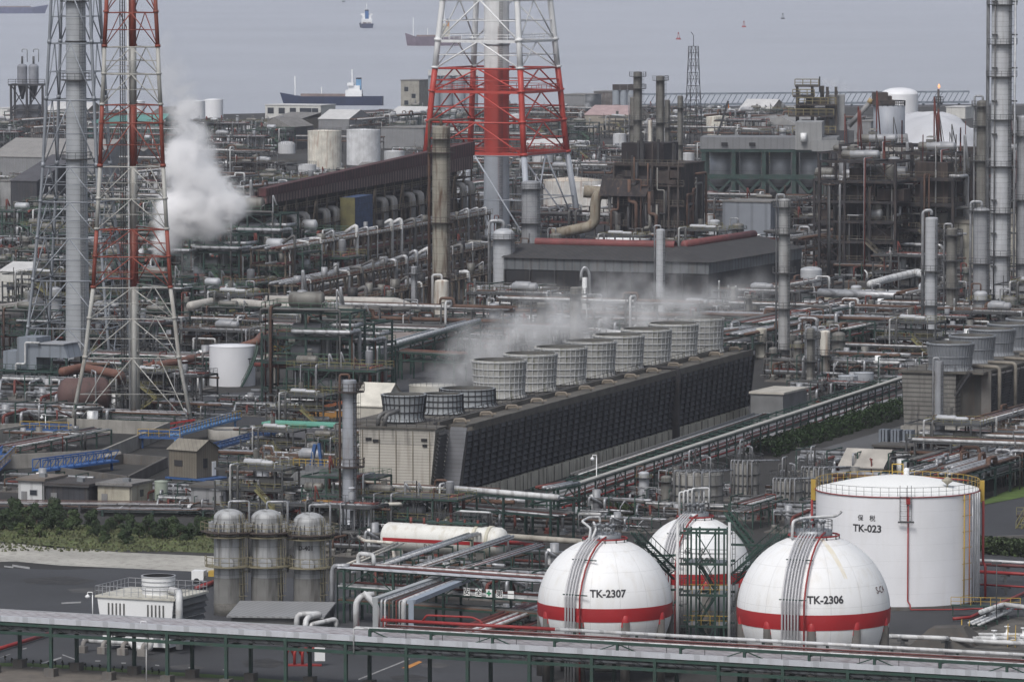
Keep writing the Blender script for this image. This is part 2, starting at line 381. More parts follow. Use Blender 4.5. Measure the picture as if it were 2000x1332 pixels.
MB().box(-1, -.25, zt - .35, LG, .2, zt + .25).build('edge_cover', M('cover_white', (.50, .52, .56), .45, .1, var=.08, streak=.25, scol=(.25, .24, .24), dx=3.4, lw=.03, ld=.3), fr)
MB().beam((-1, Wd, zt + .1), (LG, Wd, zt + .1), .22, .3).build('edge_cover', grey, fr)
for z, y in ((zt - .62, 0), (zb - .2, 0), (zb - .25, Wd), (zt - .4, Wd)): MB().beam((-1, y, z), (LG, y, z), .3, .34).build('long_beam', green, fr)
mb = MB()
for i in range(62): x = i * 2.2; mb.beam((x, -.05, zt - .75), (x + .9, .5, zb + .1), .07)
mb.build('hanger', steel, fr)
for (y, z, r, m_) in [(.75, zb + .28, .22, pipeg), (1.4, zb + .18, .13, pipem), (1.95, zb + .2, .17, pipem), (2.7, zb + .22, .2, piped), (3.4, zb + .2, .16, pipem), (4.1, zb + .25, .22, piped), (4.9, zb + .2, .14, dullred)]:
    MB().tube([(-1, y, z), (LG, y, z)], r, 10).build('pipe', m_, fr)
# upper tier
X0 = 50.2
for i in range(12):
    x = off + (i + 6) * sp + 3.0
    if x < X0 - 1: continue
    rep('up', 'upper_post', lambda: MB().beam((0, 0, zt - .4), (0, 0, zt + 1.0), .26).beam((0, 0, zt + .75), (0, Wd, zt + .75), .18).beam((0, Wd, zt), (0, Wd, zt + 1.2), .25), green, fr, (x, -.1, 0))
    if i % 2 == 0 and x + sp < LG: MB().beam((x, -.05, zt + .95), (x + 2.2, -.05, zt + .15), .12).build('brace', green, fr)
    else: MB().beam((x + sp - 2.2, -.05, zt + .15), (x + sp, -.05, zt + .95), .12).build('brace', green, fr)
MB().beam((X0, 0, zt + 1.0), (LG, 0, zt + 1.0), .26, .3).build('upper_beam', green, fr)
MB().beam((X0, 0, zt - .4), (X0, 0, zt + 1.0), .26).build('upper_post', green, fr)
for (y, z, r, m_, xx) in [(.7, 1.1, .10, pipew, X0 - 2), (1.5, .96, .07, dullred, X0), (2.6, .96, .08, pipem, X0), (4.1, 1.0, .12, pipem, X0), (4.6, 1.0, .08, pipew, X0), (5.3, 1.42, .2, pipew, X0 + 20)]:
    MB().tube([(xx, y, zt + z), (LG, y, zt + z)], r, 8).build('pipe', m_, fr)
MB().tube([(X0 - 1, 5.3, zt + 1.42), (X0 + 20, 5.3, zt + 1.42)], .2, 10).build('pipe', piper, fr)
MB().tube([(X0 - 1.8, -.3, zb - .2), (X0 - 1.8, -.3, zt + 1.1), (X0 + 4, .7, zt + 1.1)], .09, 8).build('drop_pipe', pipew, fr)
MB().tube([(X0 + 4, 5.3, zt + 1.5), (X0 + 4.5, 5.3, zt + 2.2), (X0 + 10, 5.3, zt + 2.25), (X0 + 11, 5.3, zt + 1.9), (X0 + 11.3, 5.3, zt + 1.4)], .12, 8).build('bypass_pipe', piper, fr)
mb = MB()
for i in range(18): x = X0 + i * 4.4; mb.beam((x, -.02, zt + .95), (x, -.02, zt + .1), .06)
mb.build('hanger', steel, fr)
# ================================================================ SPHERES
def facing(p): return -math.degrees(math.atan2(p.x, p.y))
def sphere_tank(label, cx, cy, rp, hz, txt, txt2, nleg, legrot, pipes_n, side=-27, redw=True):
    p = g(cx, cy, hz); Y = p.y; r = rp * (Y / F) * 1.0
    t = thing('spherical_tank', label, 'gas tank', (p.x, p.y, 0), facing(p), 'white spherical gas tanks with a red belt')
    stn = M('sphere_white', (.75, .76, .77), .5, var=.05, sc_=.25, streak=.22, scol=(.50, .45, .36), dz=2.1, na=14, lw=.018, ld=.28)
    MB().sphere((0, 0, hz), r, 56, 30).build('shell', stn, t)
    zs = .085 * r
    def zr(z): return math.sqrt(max(0, r * r - z * z))
    MB().lathe([(zr(z) + .03, hz + z) for z in [-.145 * r + i * .2 * r / 5 for i in range(6)]], 56).build('red_belt', red, t)
    # rust streaks running from the crown
    for i in range(nleg):
        a = R(legrot + i * 360 / nleg); x, y = r * .965 * math.sin(a), -r * .965 * math.cos(a)
        m1 = MB().cyl((x, y, 0), .56, hz - .15 * r, 12, .5); m1.build('leg', M('leg_concrete', (.10, .095, .09), .9, var=.3, streak=.6, scol=(.04, .035, .03)), t)
        MB().lathe([(.54, hz - .22 * r), (.54, hz - .12 * r), (.45, hz - .06 * r), (.25, hz - .03 * r), (.001, hz - .02 * r)], 12, (x * .99, y * .99, 0)).build('leg_cap', red, t)
    # riser pipes
    def arc(off, rr, top, col, rad):
        a = R(side); pts = []; tx, ty = math.cos(a), math.sin(a)
        dx, dy = math.sin(a), -math.cos(a)
        pts.append((dx * .6 + tx * off, dy * .6 + ty * off, hz + r + top))
        for e in (72, 60, 48, 36, 24): pts.append((dx * rr * math.cos(R(e)) + tx * off, dy * rr * math.cos(R(e)) + ty * off, hz + rr * math.sin(R(e))))
        pts.append((dx * rr * .99 + tx * off, dy * rr * .99 + ty * off, hz + r * .22)); pts.append((dx * rr * .99 + tx * off, dy * rr * .99 + ty * off, .2))
        return MB().tube(pts, rad, 8)
    for k in range(pipes_n): arc(-.9 + k * .36, r + .42, .5, None, .115).build('riser_pipe', M('riser_grey', (.46, .46, .48), .5, .15, var=.08), t)
    arc(-.9 + pipes_n * .36 + .35, r + .42, .4, None, .11).build('water_pipe', piper, t)
    # clamps
    for e, zz in ((45, None), (14, None), (-28, None)):
        a = R(side); rr = r + .35; ce = math.cos(R(e)) if e > 15 else .99
        c = (math.sin(a) * rr * ce, -math.cos(a) * rr * ce, hz + rr * math.sin(R(e))); tx, ty = math.cos(a), math.sin(a)
        MB().beam((c[0] - tx * 1.25, c[1] - ty * 1.25, c[2]), (c[0] + tx * (1.8), c[1] + ty * (1.8), c[2]), .12).build('pipe_clamp', dgreen, t)
    # crown platform and red spray ring
    rg = r * .33; zg = hz + math.sqrt(r * r - rg * rg) + .35
    MB().tube([(rg * math.cos(R(k * 12)), rg * math.sin(R(k * 12)), zg) for k in range(31)], .1, 8).build('spray_ring', piper, t)
    mb = MB()
    for k in range(12): a = R(k * 30); mb.beam((rg * math.cos(a), rg * math.sin(a), zg - .6), (rg * math.cos(a), rg * math.sin(a), zg + .1), .12)
    mb.build('ring_bracket', dgreen, t)
    MB().cyl((0, 0, hz + r * .93), r * .24, r * .07 + .45, 20).build('crown_platform', galv, t)
    MB().rail([(r * .24 * math.cos(R(k * 20)), r * .24 * math.sin(R(k * 20)), hz + r + .45) for k in range(18)], 1.05, 1.2, .06, True).build('handrail', steel, t)
    mb = MB()
    for k in range(6): a = R(k * 60 + 15); q = r * .13; mb.tube([(q * math.cos(a), q * math.sin(a), hz + r), (q * math.cos(a), q * math.sin(a), hz + r + 1.2)], .12); mb.cyl((q * math.cos(a), q * math.sin(a), hz + r + 1.2), .25, .3, 8)
    mb.build('crown_manifold', galv, t)
    for z, (s_, tx_) in ((0, txt),):
        az0 = math.asin(max(-1, min(1, tx_[0] / rp))); z0 = (tx_[1] + rp * .12) * Y / F
        def fn(x, y):
            zz = z0 + y; hr = math.sqrt(r * r - zz * zz) + .03; a = az0 + x / hr; return Vector((hr * math.sin(a), -hr * math.cos(a), hz + zz))
        text_mesh(s_, tx_[2], 'lettering', ink, t, fn, .035)
    if txt2:
        az1 = math.asin(txt2[1] / rp); z1 = (txt2[2] + rp * .1) * Y / F
        def fn2(x, y):
            zz = z1 + y; hr = math.sqrt(r * r - zz * zz) + .03; a = az1 + x / hr; return Vector((hr * math.sin(a), -hr * math.cos(a), hz + zz))
        text_mesh(txt2[0], txt2[3], 'lettering', txt2[4], t, fn2, .01)
    return t, r, p
s7, r7, p7 = sphere_tank('white spherical tank lettered TK-2307 with red belt and bent riser pipes', 1181.5, 1180, 132.5, 8.3, ('TK-2307', (6, 20, 1.13)), None, 9, 18, 4)
s6, r6, p6 = sphere_tank('largest white spherical tank lettered TK-2306 with brown streak below its crown', 1589, 1191, 151, 9.3, ('TK-2306', (24, 19, 1.13)), ('S-C4', 137, 33, 1.0, inkb), 10, -1.5, 6, -17)
s8, r8, p8 = sphere_tank('spherical tank lettered TK-2308 standing behind the green stair tower', 1358, 1115, 109, 8.3, ('TK-2308', (2, 17, 1.2)), ('保　税', -1, 38, .85, ink), 8, 12, 4)
# faint brown run-off on the TK-2306 crown
mb = MB(); st = M('runoff_stain', (.68, .64, .54), .6, var=.08, sc_=.8, grime=.7, gcol=(.75, .75, .74))
for k, (a0, wdt) in enumerate(((18, .16), (20, .3), (-28, .25))):
    rows = []
    for i in range(9):
        e = R(74 - i * (5.5 if k < 2 else 2.5)); ww = wdt * (1 - abs(i - 3) / 7.) ; rr = r6 + .012 + k * .004
        for s_ in (-1, 1):
            a = R(a0 + i * 1.2) + s_ * ww / (rr * math.cos(e)) ; rows.append((rr * math.cos(e) * math.sin(a), -rr * math.cos(e) * math.cos(a), 9.3 + rr * math.sin(e)))
    mb._add(rows, [(2 * i, 2 * i + 1, 2 * i + 3, 2 * i + 2) for i in range(8)])
mb.build('runoff_stain', st, s6)
# overhead pipes on crowns
MB().tube([(-1.8, -2.2, 8.3 + r7 - .2), (-1.6, -1.6, 8.3 + r7 + 1.2), (-2.6, -.8, 8.3 + r7 + 1.9), (-1.8, 1.5, 8.3 + r7 + 2.1), (-.6, 2, 8.3 + r7 + 2.1), (-.5, 2, 8.3 + r7)], .14).build('crown_pipe', pipew, s7)
MB().tube([(-1.5, -2.2, 8.3 + r7), (-1.0, -1.6, 8.3 + r7 + 1.1), (-1.3, .5, 8.3 + r7 + 1.7), (-1.1, 1.2, 8.3 + r7)], .14).build('crown_pipe', pipew, s7)
MB().tube([(-2.4, -2., 9.3 + r6 - .3), (-2.3, -1.4, 9.3 + r6 + 1.5), (-1, .4, 9.3 + r6 + 1.7), (2.4, .6, 9.3 + r6 + 1.9), (3, 1.2, 9.3 + r6 + 2.3)], .17).build('crown_pipe', pipew, s6)
for k in range(4): MB().tube([(-1.9 + k * .5, 0, 8.3 + r8), (-1.9 + k * .5, 0, 8.3 + r8 + 2.8 + .15 * k), (-.2 + k * .6, .8, 8.3 + r8 + 2.8 + .15 * k), (-.2 + k * .6, .8, 8.3 + r8 + .8)], .13).build('crown_pipe', pipew, s8)
# ================================================================ STAIR TOWER between the spheres
TB = g(1378, 1300, 0); t = thing('stair_tower', 'green open steel stair tower between the spherical tanks', 'stair tower', TB, -8)
px_m = TB.y / F; TWx = 72 * px_m; TD = 3.8; Ht = 268 * px_m
mb = MB()
for x in (-TWx / 2, -TWx / 2 + 1.0, TWx / 2 - 1.0, TWx / 2):
    for y in (0, TD): mb.beam((x, y, 0), (x, y, Ht), .2)
mb.build('frame', green, t)
for k in range(5):
    z = Ht - .3 - k * Ht / 4.35
    mb = MB(); mb.beam((-TWx / 2 - .9, 0, z), (TWx / 2 + .9, 0, z), .26); mb.beam((-TWx / 2 - .9, TD, z), (TWx / 2 + .9, TD, z), .26)
    for x in (-TWx / 2, TWx / 2, 0): mb.beam((x, 0, z), (x, TD, z), .2)
    mb.build('landing_beam', green, t)
    if k > 0:
        MB().box(-TWx / 2, .2, z + .05, -TWx / 2 + 1.2, TD - .2, z + .13).box(TWx / 2 - 1.2, .2, z + .05, TWx / 2, TD - .2, z + .13).build('landing', galv, t)
        MB().rail([(-TWx / 2 - .5, -.05, z + .15), (TWx / 2 + .5, -.05, z + .15)], 1.1, 1., .06).build('handrail', yellow if k > 1 else steel, t)
        MB().rail([(-TWx / 2, TD, z + .15), (TWx / 2, TD, z + .15)], 1.1, 1., .06).build('handrail', yellow if k > 1 else steel, t)
    if k < 4:
        z2 = z - Ht / 4.35; s_ = 1 if k % 2 else -1
        if k > 0: MB().stair((s_ * (TWx / 2 - 1), TD * .6, z2), (-s_ * (TWx / 2 - 1), TD * .6, z), .9).build('stair_flight', dgreen, t)
        mb = MB(); mb.beam((-TWx / 2 + 1, 0, z2), (TWx / 2 - 1, 0, z), .11); mb.beam((TWx / 2 - 1, 0, z2), (-TWx / 2 + 1, 0, z), .11)
        mb.build('cross_brace', green, t)
for (x, w_) in ((1323, 7), (1424, 6.5)):
    p = g(x, 1306, 0); tt = thing('white_pole', 'tall white pole with ladder left of the green stair tower' if x < 1400 else 'tall plain white pole right of the green stair tower', 'pole', p, 0, 'white poles beside the stair tower')
    MB().cyl((0, 0, 0), w_ / 2 * p.y / F, 290 * p.y / F, 14, w_ / 2.2 * p.y / F).build('shaft', pipew, tt)
    MB().ladder((.5, 0, 0), 288 * p.y / F, .4, x < 1400, (.6, -.8)).build('ladder', steel, tt)
# access stairs from the tower to the crowns
def bridge_stair(label, a, b, w_=.9):
    a = Vector(a); b = Vector(b); t = thing('access_stair', label, 'stair', a, 0, 'green access stairs to the sphere crowns')
    MB().stair((0, 0, 0), b - a, w_).build('flight', green, t)
    MB().beam(Vector((0, 0, -.9)), (b - a) + Vector((0, 0, -.9)), .2).build('truss', green, t)
    mb = MB(); n_ = 8
    for i in range(n_): q = (b - a) * (i / n_); q2 = (b - a) * ((i + 1) / n_); mb.beam(q + Vector((0, 0, -.9 if i % 2 else 0)), q2 + Vector((0, 0, 0 if i % 2 else -.9)), .1)
    mb.build('lattice', green, t); return t
bridge_stair('green sloping stair from the tower up to the TK-2307 crown', atd(1316, 1115, TB.y + 1), atd(1240, 1040, p7.y), 1.0)
bridge_stair('green sloping stair from the tower up towards the TK-2306 crown', atd(1432, 1125, TB.y + 1), atd(1530, 1042, p6.y), 1.0)
bridge_stair('green sloping stair behind TK-2308 dropping to the right', atd(1418, 1000, p8.y + 1), atd(1468, 1060, p8.y - 1), 1.0)
for (x0, y0, x1, y1) in ((1245, 1086, 1320, 1084), (1302, 1152, 1335, 1150), (1428, 1063, 1490, 1065)):
    a = atd(x0, y0, TB.y); b = atd(x1, y1, TB.y); t = thing('bracket_beam', 'green horizontal bracket beam reaching from the stair tower at %s' % ('TK-2307 upper side' if y0 == 1086 else 'the TK-2307 belt' if y0 == 1152 else 'the TK-2306 side'), 'bracket', a)
    MB().beam((0, 0, 0), b - a, .25).build('beam', green, t); MB().beam((b - a) * .9, (b - a) * .45 + Vector((0, 0, -1.6)), .2).build('knee_brace', green, t)
# ================================================================ TK-023
Yb = g(1752, 1173, 0); r = 160 * Yb.y / F; Hh = atd(1752, 953.5, Yb.y).z
t = thing('storage_tank', 'large white cylindrical tank lettered TK-023 with flat cone roof and railing', 'storage tank', Yb, facing(Yb)); big = t
MB().lathe([(r, 0), (r, Hh)], 96).build('shell', tankwhite, t)
MB().lathe([(r + .12, -.0), (r + .12, .5)], 64).build('base_ring', concd, t)
MB().lathe([(r, Hh)] + [(r * math.cos(a * math.pi / 20) if False else r * (1 - a / 10), Hh + 1.6 * math.sin(a / 10 * math.pi / 2) * 1.0) for a in range(1, 10)] + [(.01, Hh + 1.6)], 96).build('roof', M('roof_white', (.80, .81, .80), .55, var=.03, sc_=.2), t)
MB().tube([((r + .1) * math.cos(R(k * 5)), (r + .1) * math.sin(R(k * 5)), Hh - .1) for k in range(73)], .07, 6).build('rim_pipe', piper, t)
a0 = [(r * math.cos(R(k * 6)), r * math.sin(R(k * 6)), Hh) for k in range(30, 61)]; MB().rail(a0, 1.1, 1, .05).build('front_railing', steel, t)
a1 = [(r * math.cos(R(k * 6)), r * math.sin(R(k * 6)), Hh) for k in range(0, 31)]; MB().rail(a1, 1.2, 1, .055).build('rear_railing', yellow, t)
def on(az, rr, z): return (rr * math.sin(R(az)), -rr * math.cos(R(az)), z)
azd = lambda x: math.degrees(math.asin(max(-1, min(1, (x - 1752) / 160))))
MB().tube([on(azd(1772), r + .25, Hh - .2), on(azd(1772), r + .25, 1.2), on(azd(1775), r + 1, .9), on(azd(1775), r + 1.3, .3), on(38, r + 3.2, .3), on(44, r + 3.4, .3), on(60, r + 9, .3)], .09).build('fire_pipe', piper, t)
MB().box(-.25, -.2, 0, .25, .2, .7).trans(Matrix.Translation(on(azd(1772), r + .3, Hh - .9))).build('foam_box', piper, t)
c = on(azd(1768), r + .25, 0); MB().ladder((c[0] - .3, c[1], Hh - 3), 4.4, .9, False).build('ladder', steel, t); MB().ladder((c[0] + .4, c[1], Hh - 3), 4.4, .5, False).build('ladder', steel, t)
MB().beam((c[0] - 1, c[1] - .4, Hh - 3.1), (c[0] + 1, c[1] - .4, Hh - 3.1), .2).build('ladder_bracket', steel, t)
for x, m_, q in ((1878, yellow, .09), (1888, orange, .07), (1894, pipeg, .1), (1899, pipew, .1), (1903, pipew, .1), (1907, pipew, .1)):
    MB().tube([on(azd(x), r + .3, Hh - .1), on(azd(x), r + .3, .3)], q).build('down_pipe', m_, t)
mb = MB()
for k in range(7): mb.beam(on(azd(1874), r + .35, 1.5 + k * 2), on(azd(1892), r + .35, 1.5 + k * 2), .06)
mb.build('pipe_hoops', yellow, t)
for s_, zz in ((-1, 0), (1, 0)):
    c = (s_ * (r + .35), .5, Hh - 1.6); MB().box(c[0] - .28, c[1] - .5, c[2], c[0] + .28, c[1] + .5, c[2] + 2.6).build('rim_platform', yellow, t)
    MB().tube([(s_ * (r + .5), 0, Hh - 1.5), (s_ * (r + .5), 0, 5), (s_ * (r + .8), -.6, 4.6), (s_ * (r + .8), -.6, .4)], .16).build('foam_pipe', piper, t)
mb = MB(); mb.rail([on(180 - 4, r * .97, Hh + .1), on(184, r * .97, Hh + .1)], 2.0, .7, .12); mb.build('roof_gate', yellow, t)
MB().cyl((1.1, 2.5, Hh + 1.4), .35, .5, 10).sphere((1.1, 2.5, Hh + 2.0), .4, 10, 6).build('roof_vent', white, t)
MB().lathe([(.001, 0), (.7, .5), (.75, .6), (.001, 1.1)], 12, (6.2, -4.3, Hh + .9)).beam((6.2, -4.3, Hh + 1.9), (6.2, -4.3, Hh + 2.9), .1).beam((6.2, -4.3, Hh + 0.2), (6.2, -4.3, Hh + 1), .2).build('roof_lamp', beige, t)
MB().tube([(-.5 + 1, 4, Hh + 1.5), (.5, 3, Hh + 1.4), (8.9, 1.5, Hh + .9)], .08).build('roof_pipe', piper, t)
def fcyl(az0, z0, rr):
    def fn(x, y): a = R(az0) + x / rr; return Vector((rr * math.sin(a), -rr * math.cos(a), z0 + y))
    return fn
text_mesh('TK-023', 1.25, 'lettering', ink, t, fcyl(azd(1693), Hh - (1026 - 962) * Yb.y / F, r + .03), .035)
text_mesh('保　税', .8, 'lettering', ink, t, fcyl(azd(1692), Hh - (1006 - 962) * Yb.y / F, r + .03), .01)
# ================================================================ builders for the plant
def col_(name, label, x, yb, yt, wpx, mat=clad, plats=(), cat='column', group='distillation columns', pipe=pipeg, dome=.5, skirt=None, rt=1.0, rail_m=steel, Y=None, ladder=True, n=20, top=None):
    p = g(x, yb, 0) if Y is None else atd(x, yb, Y); p.z = 0; Y = p.y; r = wpx / 2 * mpp(Y); H = atd(x, yt, Y).z
    t = thing(name, label, cat, p, facing(p), group)
    hd = r * dome; zs = H * .12
    MB().cyl((0, 0, 0), r * 1.02, zs, n).build('skirt', skirt or mat, t)
    MB().lathe([(r, zs), (r * rt, H - hd)], n).dome(r * rt, H - hd, hd, n).build('shell', mat, t)
    for i, f in enumerate(plats):
        z = H * f; a0 = (-160 if i % 2 else -200); a1 = a0 + 220; ro = r + 1.1
        if f > .97: a0, a1, z = 0, 360, H - hd
        m = MB(); m.lathe([(r * .9, z), (ro, z), (ro, z + .15), (r * .9, z + .15)], 16, (0, 0, 0), False, a0, a1); m.build('platform', rail_m, t)
        m = MB(); k = 10; m.rail([(ro * math.cos(R(a0 + (a1 - a0) * j / k)), ro * math.sin(R(a0 + (a1 - a0) * j / k)), z + .15) for j in range(k + 1)], 1.1, 1.5, .08); m.build('handrail', rail_m, t)
    if ladder:
        MB().ladder((r * .8, -r * .6 - .15, 1), H - 1.5, .5, True, (.6, -.8)).build('ladder', rail_m, t)
    if pipe:
        q = max(.12, r * .17)
        MB().tube([(0, 0, H - .1), (0, 0, H + q * 4), (-r - q * 2, -.1, H + q * 4), (-r - q * 2, -.1, .4)], q, 8).build('overhead_pipe', pipe, t)
    return t, p, r, H
def tank_(name, label, x, yb, yt, wpx, mat=tankwhite, roof='cone', rail=True, cat='storage tank', group='cylindrical storage tanks', roofm=None, rh=.12, stair=None, railm=steel, n=48, pipes=0, Y=None):
    """yb = pixel row of the centre of the base, yt = of the rim's centre"""
    p = g(x, yb, 0) if Y is None else atd(x, yb, Y); p.z = 0; Y = p.y; r = wpx / 2 * mpp(Y); H = atd(x, yt, Y).z
    t = thing(name, label, cat, p, facing(p), group)
    MB().lathe([(r, 0), (r, H)], n).build('shell', mat, t)
    if roof == 'dome': MB().dome(r, H, r * rh, n, (0, 0, 0), 5).build('roof', roofm or mat, t)
    elif roof == 'cone': MB().lathe([(r + .05, H - .05), (r + .05, H + .08), (.01, H + r * rh)], n).build('roof', roofm or mat, t)
    if rail: MB().rail([(r * math.cos(R(k * 15)), r * math.sin(R(k * 15)), H) for k in range(24)], 1.1, 1.6, .07, True).build('railing', railm, t)
    if stair:
        s_, a0, a1 = stair; m = MB(); k = 10; pr = None
        for i in range(k + 1):
            a = R(a0 + (a1 - a0) * i / k); q = Vector(((r + .5) * math.sin(a), -(r + .5) * math.cos(a), H * i / k))
            if pr: m.beam(pr, q, .6, .25); m.beam(pr + Vector((0, 0, 1)), q + Vector((0, 0, 1)), .08)
            m.beam(q, q + Vector((0, 0, 1)), .07); pr = q
        m.build('spiral_stair', s_, t)
    for i in range(pipes):
        a = R(-60 + i * 17); q = (r + .25); MB().tube([(0 + i, 0, H + r * rh * .5 + .4), (q * math.sin(a), -q * math.cos(a), H + .6), (q * math.sin(a), -q * math.cos(a), .3)], .12).build('down_pipe', pipeg, t)
    return t, p, r, H
def bldg(name, label, x, yb, wpx, hpx, dep, wall=greyp, roof=roofg, kind='flat', wins=(), rz=ROT, cat='building', group=None, over=.25, sides=(), rh=.3, doors=()):
    p = g(x, yb, 0); m_ = mpp(p.y); W = wpx * m_ / math.cos(R(rz)); H = hpx * m_
    t = thing(name, label, cat, p, rz, group)
    MB().box(0, 0, 0, W, dep, H).build('wall', wall, t)
    o = over
    if kind == 'flat': MB().box(-o, -o, H, W + o, dep + o, H + .35).build('roof', roof, t)
    elif kind == 'gable':   # ridge along local x
        h = dep * rh; m = MB(); m._add([(-o, -o, H - .05), (W + o, -o, H - .05), (W + o, dep / 2, H + h), (-o, dep / 2, H + h), (W + o, dep + o, H - .05), (-o, dep + o, H - .05), (-o, -o, H - .25), (W + o, -o, H - .25), (W + o, dep + o, H - .25), (-o, dep + o, H - .25)],
            [(0, 1, 2, 3), (3, 2, 4, 5), (0, 6, 7, 1), (4, 8, 9, 5), (9, 8, 7, 6)]); m.build('roof', roof, t)
        MB().prism([(0, 0)], 0, 0) if False else None
        m = MB(); m._add([(0, 0, H), (0, dep, H), (0, dep / 2, H + h - .1), (W, 0, H), (W, dep, H), (W, dep / 2, H + h - .1)], [(0, 2, 1), (3, 4, 5)]); m.build('gable', wall, t)
    elif kind == 'gabley':  # ridge along local y
        h = W * rh; m = MB(); m._add([(-o, -o, H), (-o, dep + o, H), (W / 2, dep + o, H + h), (W / 2, -o, H + h), (W + o, dep + o, H), (W + o, -o, H)], [(0, 3, 2, 1), (3, 5, 4, 2), (0, 5, 3), (1, 2, 4), (0, 1, 4, 5)]); m.build('roof', roof, t)
        m = MB(); m._add([(0, -.02, H - .1), (W, -.02, H - .1), (W / 2, -.02, H + h - .15)], [(0, 1, 2)]); m.build('gable', wall, t)
    elif kind == 'shed': m = MB(); m._add([(-o, -o, H), (W + o, -o, H), (W + o, dep + o, H + dep * rh), (-o, dep + o, H + dep * rh), (-o, -o, H + .2), (W + o, -o, H + .2), (W + o, dep + o, H + dep * rh + .2), (-o, dep + o, H + dep * rh + .2)], [(3, 2, 1, 0), (4, 5, 6, 7), (0, 1, 5, 4), (1, 2, 6, 5), (2, 3, 7, 6), (3, 0, 4, 7)]); m.build('roof', roof, t); MB().box(.05, dep - .3, H, W - .05, dep, H + dep * rh).build('back_wall', wall, t)
    for (fx, fz, w_, h_) in wins:
        cx, cz = fx * W, fz * H; f = MB().box(cx - w_ / 2 - .08, -.08, cz - h_ / 2 - .08, cx + w_ / 2 + .08, -.01, cz + h_ / 2 + .08).build('window', grey, t)
        MB().box(cx - w_ / 2, -.12, cz - h_ / 2, cx + w_ / 2, -.085, cz + h_ / 2).build('pane', M('glass_dark', (.03, .035, .045), .2, var=.2), f)
    for (fy, fz, w_, h_) in sides:
        cyy, cz = fy * dep, fz * H; MB().box(W + .01, cyy - w_ / 2, cz - h_ / 2, W + .1, cyy + w_ / 2, cz + h_ / 2).build('window', M('glass_dark', (.03, .035, .045), .2, var=.2), t)
    if name in ('hut', 'shed'):
        MB().box(W * .12, -.09, 0, W * .12 + .95, -.01, 2.0).build('door', greyp, t); MB().beam((-.2, -.3, H - .05), (W + .2, -.3, H - .05), .14).build('gutter', steel, t); MB().beam((W - .15, -.12, 0), (W - .15, -.12, H), .1).build('drain_pipe', steel, t)
        MB().box(W * .55, dep * .3, H + .3, W * .55 + 1, dep * .3 + .8, H + .9).build('roof_unit', galv, t); MB().box(W + .01, dep * .4, H * .45, W + .12, dep * .4 + 1, H * .75).build('side_vent', steel, t)
    for (fx, w_, h_) in doors: MB().box(fx * W - w_ / 2, -.1, 0, fx * W + w_ / 2, -.01, h_).build('door', dsteel, t)
    return t, p, W, H
def hves(name, label, x, yc, z, Lm, r, rz=ROT, mat=cladd, group='horizontal drums', legs=True, plat=True, cat='drum', band=None):
    p = g(x, yc, z); t = thing(name, label, cat, (p.x, p.y, 0), rz, group)
    prof = [(.001, -Lm / 2 - r * .5), (r * .5, -Lm / 2 - r * .42), (r * .87, -Lm / 2 - r * .22), (r, -Lm / 2), (r, Lm / 2), (r * .87, Lm / 2 + r * .22), (r * .5, Lm / 2 + r * .42), (.001, Lm / 2 + r * .5)]
    m = MB().lathe(prof, 20); m.trans(Matrix.Translation((0, 0, z)) @ Matrix.Rotation(R(90), 4, 'Y')); m.build('shell', mat, t)
    if band:
        m = MB()
        for s_ in (-1, 1): m.box(-Lm / 2 - r * .1, s_ * (r + .01) - .02, z - .3, Lm / 2 + r * .1, s_ * (r + .01) + .02, z + .05)
        m.build('stripe', band, t)
    if legs:
        for s_ in (-.33, .33): MB().box(s_ * Lm - .4, -r * .8, 0, s_ * Lm + .4, r * .8, z - r * .55).build('saddle', conc, t)
    if plat:
        MB().box(-Lm * .4, -r * .6, z + r + .1, Lm * .4, r * .6, z + r + .22).build('platform', steel, t)
        MB().rail([(-Lm * .4, -r * .6, z + r + .2), (Lm * .4, -r * .6, z + r + .2), (Lm * .4, r * .6, z + r + .2), (-Lm * .4, r * .6, z + r + .2)], 1.1, 1.5, .07, True).build('handrail', yellow, t)
    MB().tube([(Lm * .2, 0, z + r), (Lm * .2, 0, z + r + 1.2), (Lm * .2, -r - .5, z + r + 1.2), (Lm * .2, -r - .5, .5)], .14).build('pipe', pipeg, t)
    return t, p
def pline(name, label, pts, r, mat=pipeg, sup=None, cat='pipeline', group='large overhead pipelines', flat=None, n=12, sw=.35):
    P = [g(*q) for q in pts]; o = P[0].copy(); o.z = 0; t = thing(name, label, cat, o, 0, group)
    k = r if isinstance(r, (list, tuple)) else [r]
    MB().tube([q - o for q in P], k[0], n).build('pipe', mat, t)
    if sup:
        Ls = 0; nx = sup / 2
        for a, b in zip(P, P[1:]):
            d = (b - a).length
            while nx < Ls + d:
                q = a.lerp(b, (nx - Ls) / d) - o
                if q.z > 1.2: MB().beam((q.x, q.y, 0), (q.x, q.y, q.z - k[0]), sw).beam((q.x - .6, q.y, q.z - k[0] - .15), (q.x + .6, q.y, q.z - k[0] - .15), .25).build('support', steel, t)
                nx += sup
            Ls += d
    return t
